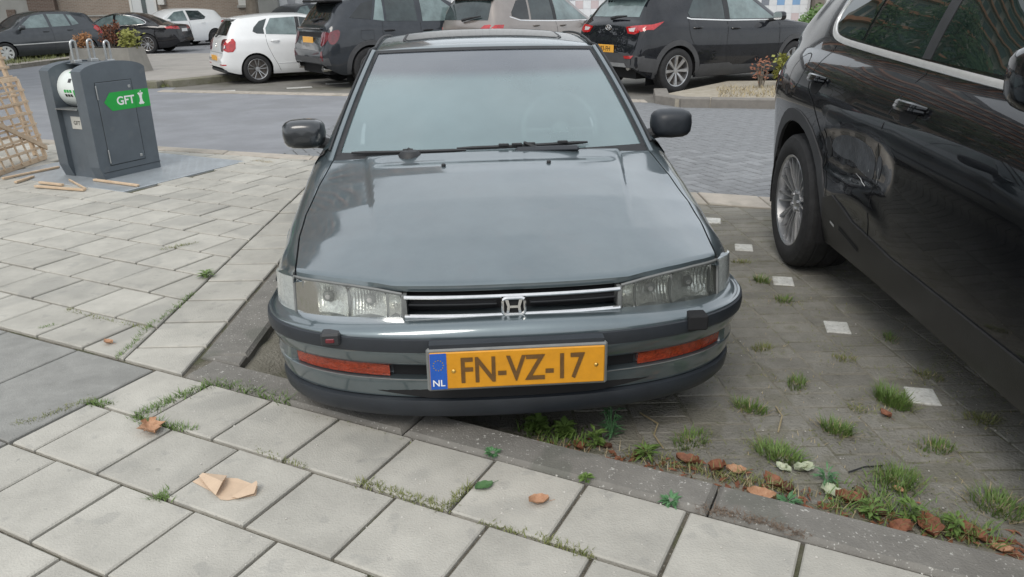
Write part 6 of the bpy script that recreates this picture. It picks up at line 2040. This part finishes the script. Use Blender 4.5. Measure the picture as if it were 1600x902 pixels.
weed(1010, 716, zr, 34, .060, 'arching strap leaved weed at the kerb below the lip', .03, .18, M_GRASS)
weed(396, 574, zr, 50, .055, 'leafy weed in the kerb corner left of the bumper', .06, .45, M_GRASS)
weed(404, 552, zr, 40, .050, 'grassy weed behind the leafy one in the kerb corner', .10, .2, M_WEED)
weed(1230, 790, zr, 34, .045, 'low pale weed pressed against the kerb by the grey green leaf', .02, .3)
weed(1360, 810, zr, 26, .045, 'leafy weed against the kerb among dark leaves', .05, .35, M_GRASS)
weed(1420, 815, zr, 30, .045, 'thick weed at the kerb left of the largest red brown leaf', .06, .35, M_GRASS)
weed(1490, 838, zr, 26, .045, 'bushy weed right of the largest red brown leaf', .06, .35, M_GRASS)
weed(1290, 756, zr, 40, .050, 'dark feathery weed behind the grey green lobed leaf', .04, .15)
weed(323, 434, .0, 60, .055, 'bright weed rosette where the border course meets the paving', .03, .2, M_GRASS)
# twigs
for (pts, lb) in (([(1000, 645), (1028, 662), (1022, 680), (1036, 700)], 'bent dry stem standing in the dirt right of the bumper'),
                  ([(1326, 738), (1350, 730), (1378, 728)], 'dark twig lying across the pavers by the grass patch'),
                  ([(1212, 635), (1222, 650), (1216, 675)], 'thin pale stem between two grass clumps')):
    m = MB(); m.tube([tuple(at(a, b, zr + .006 + .012 * (k % 2))) for k, (a, b) in enumerate(pts)], .003, 5)
    o = m.build('dry_twig', M_STRAW if 'dark' not in lb else M_PLASTIC, None, True); tag(o, lb, 'twig', 'twigs on the ground')

# ------------------------------------------------------------------ buildings behind
def brick_mat(name, c1, c2, mortar, scale):
    m_, nt, b = _new(name)
    N, L = nt.nodes, nt.links
    tc = N.new('ShaderNodeTexCoord'); mp = N.new('ShaderNodeMapping'); mp.inputs['Rotation'].default_value = (R(90), 0, 0)
    br = N.new('ShaderNodeTexBrick'); br.inputs['Scale'].default_value = scale
    br.inputs['Color1'].default_value = c1 + (1,); br.inputs['Color2'].default_value = c2 + (1,); br.inputs['Mortar'].default_value = mortar + (1,)
    br.inputs['Mortar Size'].default_value = .012; br.inputs['Brick Width'].default_value = .21; br.inputs['Row Height'].default_value = .0625; br.inputs['Bias'].default_value = 0.0
    L.new(tc.outputs['Object'], mp.inputs[0]); L.new(mp.outputs[0], br.inputs[0])
    nz = N.new('ShaderNodeTexNoise'); nz.inputs['Scale'].default_value = .9; nz.inputs['Detail'].default_value = 8
    L.new(tc.outputs['Object'], nz.inputs['Vector'])
    mx = N.new('ShaderNodeMixRGB'); mx.blend_type = 'MULTIPLY'; mx.inputs[0].default_value = .5
    rp = N.new('ShaderNodeValToRGB'); rp.color_ramp.elements[0].color = (.6, .6, .6, 1); rp.color_ramp.elements[1].color = (1.2, 1.2, 1.2, 1)
    L.new(nz.outputs['Fac'], rp.inputs[0]); L.new(br.outputs['Color'], mx.inputs[1]); L.new(rp.outputs[0], mx.inputs[2])
    L.new(mx.outputs[0], b.inputs['Base Color']); b.inputs['Roughness'].default_value = .9
    bp = N.new('ShaderNodeBump'); bp.inputs['Strength'].default_value = .6; bp.inputs['Distance'].default_value = .01
    L.new(br.outputs['Fac'], bp.inputs['Height']); bp.invert = True; L.new(bp.outputs[0], b.inputs['Normal'])
    return m_
M_BRICK = brick_mat('brown_brick', (.27, .205, .160), (.335, .262, .210), (.36, .325, .28), 1.0)
M_BRICKD = brick_mat('dark_brick', (.15, .10, .08), (.19, .13, .105), (.22, .19, .16), 1.0)
M_PANELW = mat('white_panel', (.66, .66, .63), .5, var=.06, scale=2)
M_PANELG = mat('grey_panel', (.36, .355, .33), .8, var=.08, scale=2)
M_DOORW = mat('white_door', (.62, .64, .64), .4, var=.05, scale=2)
M_GLASSB = mat('building_glass', (.05, .075, .075), .04, spec=.8, var=.4, scale=1.5)
M_ROOF = mat('roof_edge', (.11, .11, .115), .8, var=.1)
bb = empty('brick_building', (0, 37, -.11), R(0), 'low brown brick building with a white door behind the parked cars', 'building')
m = MB(); m.box(-22.9, -10.0, 0, 9, 0, 6.2); m.build('wall', M_BRICK, bb)
m = MB(); m.box(-21.3, -20.1, -.25, .02, 0, 6.0); m.build('pier', M_BRICKD, bb)
m = MB(); m.box(-23.3, -21.3, -.12, .05, 0, 6.0); m.build('panel', M_PANELG, bb)
m = MB(); m.cbox(-22.35, -21.95, -.20, -.12, 1.0, 1.35, .02); m.build('wall_box', M_BRICKD, bb)
m = MB(); m.box(-45, -23.3, .8, 9, 0, 6.2); m.build('wall', M_BRICKD, bb)
m = MB(); m.box(-45, -10, -.3, 9.3, 6.2, 6.6); m.build('roof', M_ROOF, bb)
m = MB(); m.box(-16.75, -15.75, -.06, .03, .0, 2.5); dr = m.build('door', M_DOORW, bb)
for x in (-16.85, -15.75): 
    m = MB(); m.box(x, x + .10, -.09, .03, 0, 2.6); m.build('frame', M_PANELW, dr)
m = MB(); m.box(-16.32, -16.12, -.075, -.05, .95, 2.1); m.build('pane', M_GLASSB, dr)
m = MB(); m.cbox(-15.55, -15.25, -.18, .02, 1.42, 1.75, .02); m.build('letter_box', M_PANELW, bb)
m = MB(); m.box(-19.5, -17.6, -.06, .02, 1.0, 1.06); m.build('sill', M_PANELG, bb)
for (x0, x1) in ((-12.0, -10.35),):
    m = MB(); m.box(x0, x1, -.05, .03, 1.35, 3.2); w_ = m.build('window', M_PANELW, bb)
    m = MB(); m.box(x0 + .08, x1 - .08, -.06, -.04, 2.0, 3.1); m.build('pane', M_GLASSB, w_)
    m = MB(); m.box(x0 - .05, x1 + .05, -.12, .02, 1.25, 1.35); m.build('sill', M_PANELG, w_)
for k in range(7):
    x0 = -20 + k * 1.35
    if x0 > -11.6: break
    m = MB(); m.box(x0, x0 + .95, -.03, .03, 3.2, 4.8); w_ = m.build('window', M_PANELW, bb)
    m = MB(); m.box(x0 + .06, x0 + .89, -.04, -.02, 3.26, 4.74); m.build('pane', M_GLASSB, w_)
# tiled wall of the second building
tb = empty('tiled_building', (0, 33.4, -.11), 0, 'white building faced with square tiles in blue, grey and pink', 'building')
TILE = .315
M_TW = mat('white_wall_tile', (.68, .69, .70), .35, var=.05, scale=3, objvar=.04)
M_TC = [mat('blue_wall_tile', (.22, .37, .58), .35, var=.06, scale=3), mat('grey_wall_tile', (.20, .215, .245), .35, var=.06, scale=3),
        mat('pink_wall_tile', (.56, .47, .47), .35, var=.06, scale=3), mat('pale_grey_wall_tile', (.42, .43, .45), .35, var=.06, scale=3)]
m = MB(); m.box(-9.2, 12.35, .012, 9, 0, 7.0); m.build('wall', mat('tile_grout', (.50, .51, .52), .9), tb)
m = MB(); m.box(-10.0, -9.2, -.25, .5, 0, 7.0); m.build('pier', M_PANELG, tb)
m = MB(); m.box(13.02, 24, .3, 9, 0, 7.0); m.build('plain_wall', M_PANELW, tb)
m = MB(); m.box(12.40, 12.78, -.35, .10, 0, 7.0); m.build('post', mat('brown_grey_post', (.19, .165, .14), .8, var=.1, scale=3), tb)
m = MB(); m.tube([(12.92, -.02, 0), (12.92, -.02, 7)], .05, 8); m.build('downpipe', M_PANELG, tb)
m = MB(); m.box(-10.2, 24.2, -.4, 9.2, 7.0, 7.4); m.build('roof', M_ROOF, tb)
v0, f0 = slab_geo([(-TILE / 2 + .004, -TILE / 2 + .004), (TILE / 2 - .004, -TILE / 2 + .004), (TILE / 2 - .004, TILE / 2 - .004), (-TILE / 2 + .004, TILE / 2 - .004)], -.014, 0, .002)
tm = {}
def tile_mesh(mt):
    if mt.name not in tm: tm[mt.name] = mesh_from('wall_tile', v0, f0, mt)
    return tm[mt.name]
tr_ = random.Random(5); rest = MB(); cnt = 0
for j in range(0, 5):
    for i in range(0, 68):
        x = -9.02 + i * TILE; z = .18 + j * TILE
        if x > 12.2: continue
        dense = x < 3
        mt = M_TW
        if (i % 2 == 0 and j % 2 == 1) or (dense and i % 2 == 1 and j % 2 == 0): mt = tr_.choice(M_TC if not dense else M_TC[1:] + [M_TC[3]])
        vis = (x < -8 or -4.4 < x < .6 or x > 9.6) and j < 5
        if vis and cnt < 300 or mt is not M_TW and cnt < 300:
            ob('wall_tile', tile_mesh(mt), tb, (x, 0, z), (R(90), 0, 0)); cnt += 1
        else:
            rest.add([(x + p[0], -p[2], z + p[1]) for p in v0], f0)
for j in range(5, 21):
    for i in range(0, 68):
        x = -9.02 + i * TILE; z = .18 + j * TILE
        if x < 12.2: rest.add([(x + p[0], -p[2], z + p[1]) for p in v0], f0)
o = rest.build('distant_wall_tiles', M_TW, tb); o['kind'] = 'stuff'

# tall flats far behind the brick building; the cars' paint and windows mirror them
fl = empty('apartment_block', (-34, 66, -.11), R(14), 'tall cream apartment block with orange balcony bands, mirrored in the SUV windows', 'building')
M_FLAT = mat('cream_render', (.47, .45, .40), .8, var=.06, scale=.6)
M_BALC = mat('orange_band', (.40, .185, .10), .7, var=.08, scale=.6)
m = MB(); m.box(-26, 26, 0, 12, 0, 36); m.build('wall', M_FLAT, fl)
m = MB(); m.box(-26.4, 26.4, -.4, 12.4, 36, 36.8); m.build('roof', M_ROOF, fl)
for k in range(12):
    z = 2.6 + k * 2.85
    m = MB(); m.box(-26, 26, -1.4, .05, z - .18, z + .02); m.box(-26, 26, -1.4, -1.3, z + .02, z + .30); m.build('balcony', M_BALC, fl)
wmesh = None
for k in range(12):
    for i in range(17):
        if wmesh is None:
            mm = MB(); mm.box(-1.05, 1.05, -.06, .02, 0, 1.9); wmesh = mesh_from('window', mm.v, mm.f, M_GLASSB)
        ob('window', wmesh, fl, (-24 + i * 3.0, 0, 2.85 + k * 2.85))

# ------------------------------------------------------------------ trees and shrubs
M_BARK = mat('bark', (.115, .095, .075), .9, col2=(.19, .165, .135), scale=6, bump=.6, bscale=30)
M_CROWN = mat('tree_leaf', (.045, .085, .028), .6, col2=(.085, .135, .045), scale=2.5, objvar=.1)
M_CROWN2 = mat('bush_leaf', (.075, .15, .035), .6, col2=(.14, .24, .07), scale=8)
M_YSHRUB = mat('yellow_green_leaf', (.20, .21, .035), .6, col2=(.33, .33, .08), scale=10)
M_RSHRUB = mat('russet_leaf', (.17, .06, .035), .7, col2=(.30, .13, .07), scale=10)
M_OSHRUB = mat('orange_leaf', (.30, .13, .045), .7, col2=(.42, .21, .09), scale=10)
tg = random.Random(21)
def leaf_cloud(m, centers, n, size, asp=.5):
    for _ in range(n):
        (cx, cy, cz, r_) = tg.choice(centers)
        while True:
            a, b, c_ = tg.uniform(-1, 1), tg.uniform(-1, 1), tg.uniform(-1, 1)
            if a * a + b * b + c_ * c_ < 1: break
        p = Vector((cx + a * r_, cy + b * r_, cz + c_ * r_ * .85))
        d = Vector((tg.gauss(0, 1), tg.gauss(0, 1), tg.gauss(0, .7))).normalized(); s_ = d.orthogonal().normalized()
        L_ = size * tg.uniform(.6, 1.3); w_ = L_ * asp / 2
        m.add([tuple(p), tuple(p + d * L_ * .5 + s_ * w_), tuple(p + d * L_), tuple(p + d * L_ * .5 - s_ * w_)], [(0, 1, 2, 3)])
def tree(name, x, y, h_, spread, n, label, lean=0.0, mt=None, leaf=.28, z=-.11, cat='tree', group=None):
    root = empty(name, (x, y, z), tg.random() * 6, label, cat, group)
    m = MB(); cs = []
    th = h_ * .42
    m.tube([(0, 0, 0), (lean * .3, 0, th * .5), (lean, 0, th), (lean * 1.2, .1, h_ * .75)], [h_ * .022, h_ * .018, h_ * .015, h_ * .006], 10)
    for k in range(9):
        a = k * 2.4; zz = th * .75 + (h_ * .5) * k / 9
        L_ = spread * tg.uniform(.55, 1.0) * (1 - .35 * k / 9)
        e = (lean + math.cos(a) * L_, math.sin(a) * L_, zz + L_ * .55)
        m.tube([(lean * .8, 0, zz), (lean + math.cos(a) * L_ * .5, math.sin(a) * L_ * .5, zz + L_ * .38), e], [h_ * .008, h_ * .005, h_ * .002], 6)
        for q in range(3):
            cs.append((e[0] + tg.gauss(0, spread * .18), e[1] + tg.gauss(0, spread * .18), e[2] + tg.gauss(0, spread * .15), spread * tg.uniform(.22, .38)))
    cs.append((lean * 1.2, 0, h_ * .85, spread * .42))
    m.build('trunk', M_BARK, root, True)
    m = MB(); leaf_cloud(m, cs, n, leaf)
    m.build('crown', mt or M_CROWN, root)
    return root
tree('street_tree', -9.6, 31.0, 11.5, 4.2, 5200, 'slender street tree whose stem stands before the brick wall beside the white panels', .3, leaf=.42)
tree('street_tree', -19.5, 22.0, 12.5, 5.0, 6000, 'broad dark street tree beyond the left edge, mirrored in the bonnet', .2, leaf=.45, group='trees mirrored in the cars')
tree('street_tree', -15.0, 10.5, 11.0, 4.6, 6000, 'street tree left of the waste container, mirrored in the SUV doors', .2, leaf=.42, group='trees mirrored in the cars')
tree('street_tree', -26.0, 34.0, 14.0, 6.0, 6000, 'tall street tree beside the end of the brick building, out of frame', .2, leaf=.5, group='trees mirrored in the cars')
def shrub(name, x, y, z, w_, h_, n, mt, label, leaf=.07, cat='shrub', stems=5, dense=1.0):
    root = empty(name, (x, y, z), tg.random() * 6, label, cat)
    m = MB(); cs = []
    for k in range(stems):
        a = k * 2.4; r_ = w_ * .32 * math.sqrt((k + .5) / stems)
        e = (math.cos(a) * r_, math.sin(a) * r_, h_ * tg.uniform(.55, .85))
        m.tube([(e[0] * .2, e[1] * .2, -.02), (e[0] * .6, e[1] * .6, h_ * .35), e], [.012, .009, .004], 5)
        cs.append((e[0], e[1], e[2], w_ * .24)); cs.append((e[0] * .8, e[1] * .8, e[2] * .55, w_ * .26))
    m.build('stem', M_BARK, root, True)
    m = MB(); leaf_cloud(m, cs, n, leaf)
    m.build('foliage', mt, root)
shrub('hedge_shrub', 7.15, 18.4, -.11, 1.35, 1.12, 2600, M_CROWN2, 'bright green bush beside the crossover bonnet in front of the tiled wall', .10, stems=9)
shrub('hedge_shrub', -15.9, 20.5, -.05, 1.6, 1.5, 2200, M_CROWN2, 'green bush at the left edge behind the small dark hatchback', .11, stems=8)
# small plants on the kerb island
shrub('bedding_plant', 3.82, 12.0, -.01, .40, .50, 80, M_RSHRUB, 'withered russet plant on the kerb island before the crossover', .06, 'plant', 8)
shrub('bedding_plant', 4.28, 12.25, -.01, .50, .52, 330, M_YSHRUB, 'yellow green leafy plant on the kerb island beside the SUV tail', .08, 'plant', 6)
m = MB()
for k in range(900):
    p = at(tg.uniform(1120, 1235), tg.uniform(136, 152), -.005)
    blade(m, p.x, p.y, -.008, tg.uniform(.02, .07), .008, tg.random() * 6.28, tg.uniform(0, 1), tg.uniform(0, .8))
tag(m.build('island_grass', M_STRAW), 'dry grass on the kerb island', 'grass', kind='stuff')
m = MB()
for k in range(1500):
    t = tg.random(); p = Vector((-7.6, 14.9, 0)).lerp(Vector((-6.4, 14.9, 0)), t) if tg.random() < .35 else Vector((-6.45, 14.9, 0)).lerp(Vector((-4.9, 16.9, 0)), t)
    blade(m, p.x + tg.gauss(0, .10), p.y + tg.gauss(0, .10) - .08, -.10 + (0.0), tg.uniform(.02, .08), .012, tg.random() * 6.28, tg.uniform(0, 1), tg.uniform(0, .8))
tag(m.build('kerb_moss', M_GRASSD), 'moss and low grass along the far kerb', 'grass', kind='stuff')
m = MB()
for k in range(2600):
    x = tg.uniform(-17, -12.3); y_ = tg.uniform(17.5, 25.5)
    blade(m, x, y_, -.02, tg.uniform(.04, .13), .02, tg.random() * 6.28, tg.uniform(0, .8), tg.uniform(0, .6))
tag(m.build('verge_grass', M_GRASSD), 'rough grass on the far verge', 'grass', kind='stuff')
# planter with shrubs
pt = empty('planter', (-8.05, 17.1, 0.0), R(-12), 'grey concrete planter box with shrubs behind the waste container', 'planter')
m = MB()
v = [(-1.25, -.35, 0), (.32, -.35, 0), (.32, .35, 0), (-1.25, .35, 0), (-1.12, -.26, .50), (.24, -.26, .50), (.24, .26, .50), (-1.12, .26, .50)]
m.add(v, [(0, 1, 5, 4), (1, 2, 6, 5), (2, 3, 7, 6), (3, 0, 4, 7)])
vi = [(-1.05, -.19, .50), (.17, -.19, .50), (.17, .19, .50), (-1.05, .19, .50)]
m.add([v[4], v[5], v[6], v[7]] + vi, [(0, 1, 5, 4), (1, 2, 6, 5), (2, 3, 7, 6), (3, 0, 4, 7)])
m.build('box', mat('planter_concrete', (.27, .255, .225), .9, var=.12, scale=4, bump=.4, bscale=40), pt)
m = MB(); m.box(-1.06, .18, -.20, .20, .3, .46); m.build('soil', M_DIRT, pt)
shrub('planter_shrub', -7.95, 17.15, .42, .55, .42, 500, M_YSHRUB, 'yellow green shrub in the planter between the lifting eyes', .07)
shrub('planter_shrub', -8.45, 17.3, .42, .50, .62, 420, M_RSHRUB, 'russet twiggy shrub in the planter before the black saloon', .06)
shrub('planter_shrub', -8.95, 17.2, .38, .42, .45, 460, M_OSHRUB, 'orange brown shrub at the far end of the planter beside the red tail light', .06)
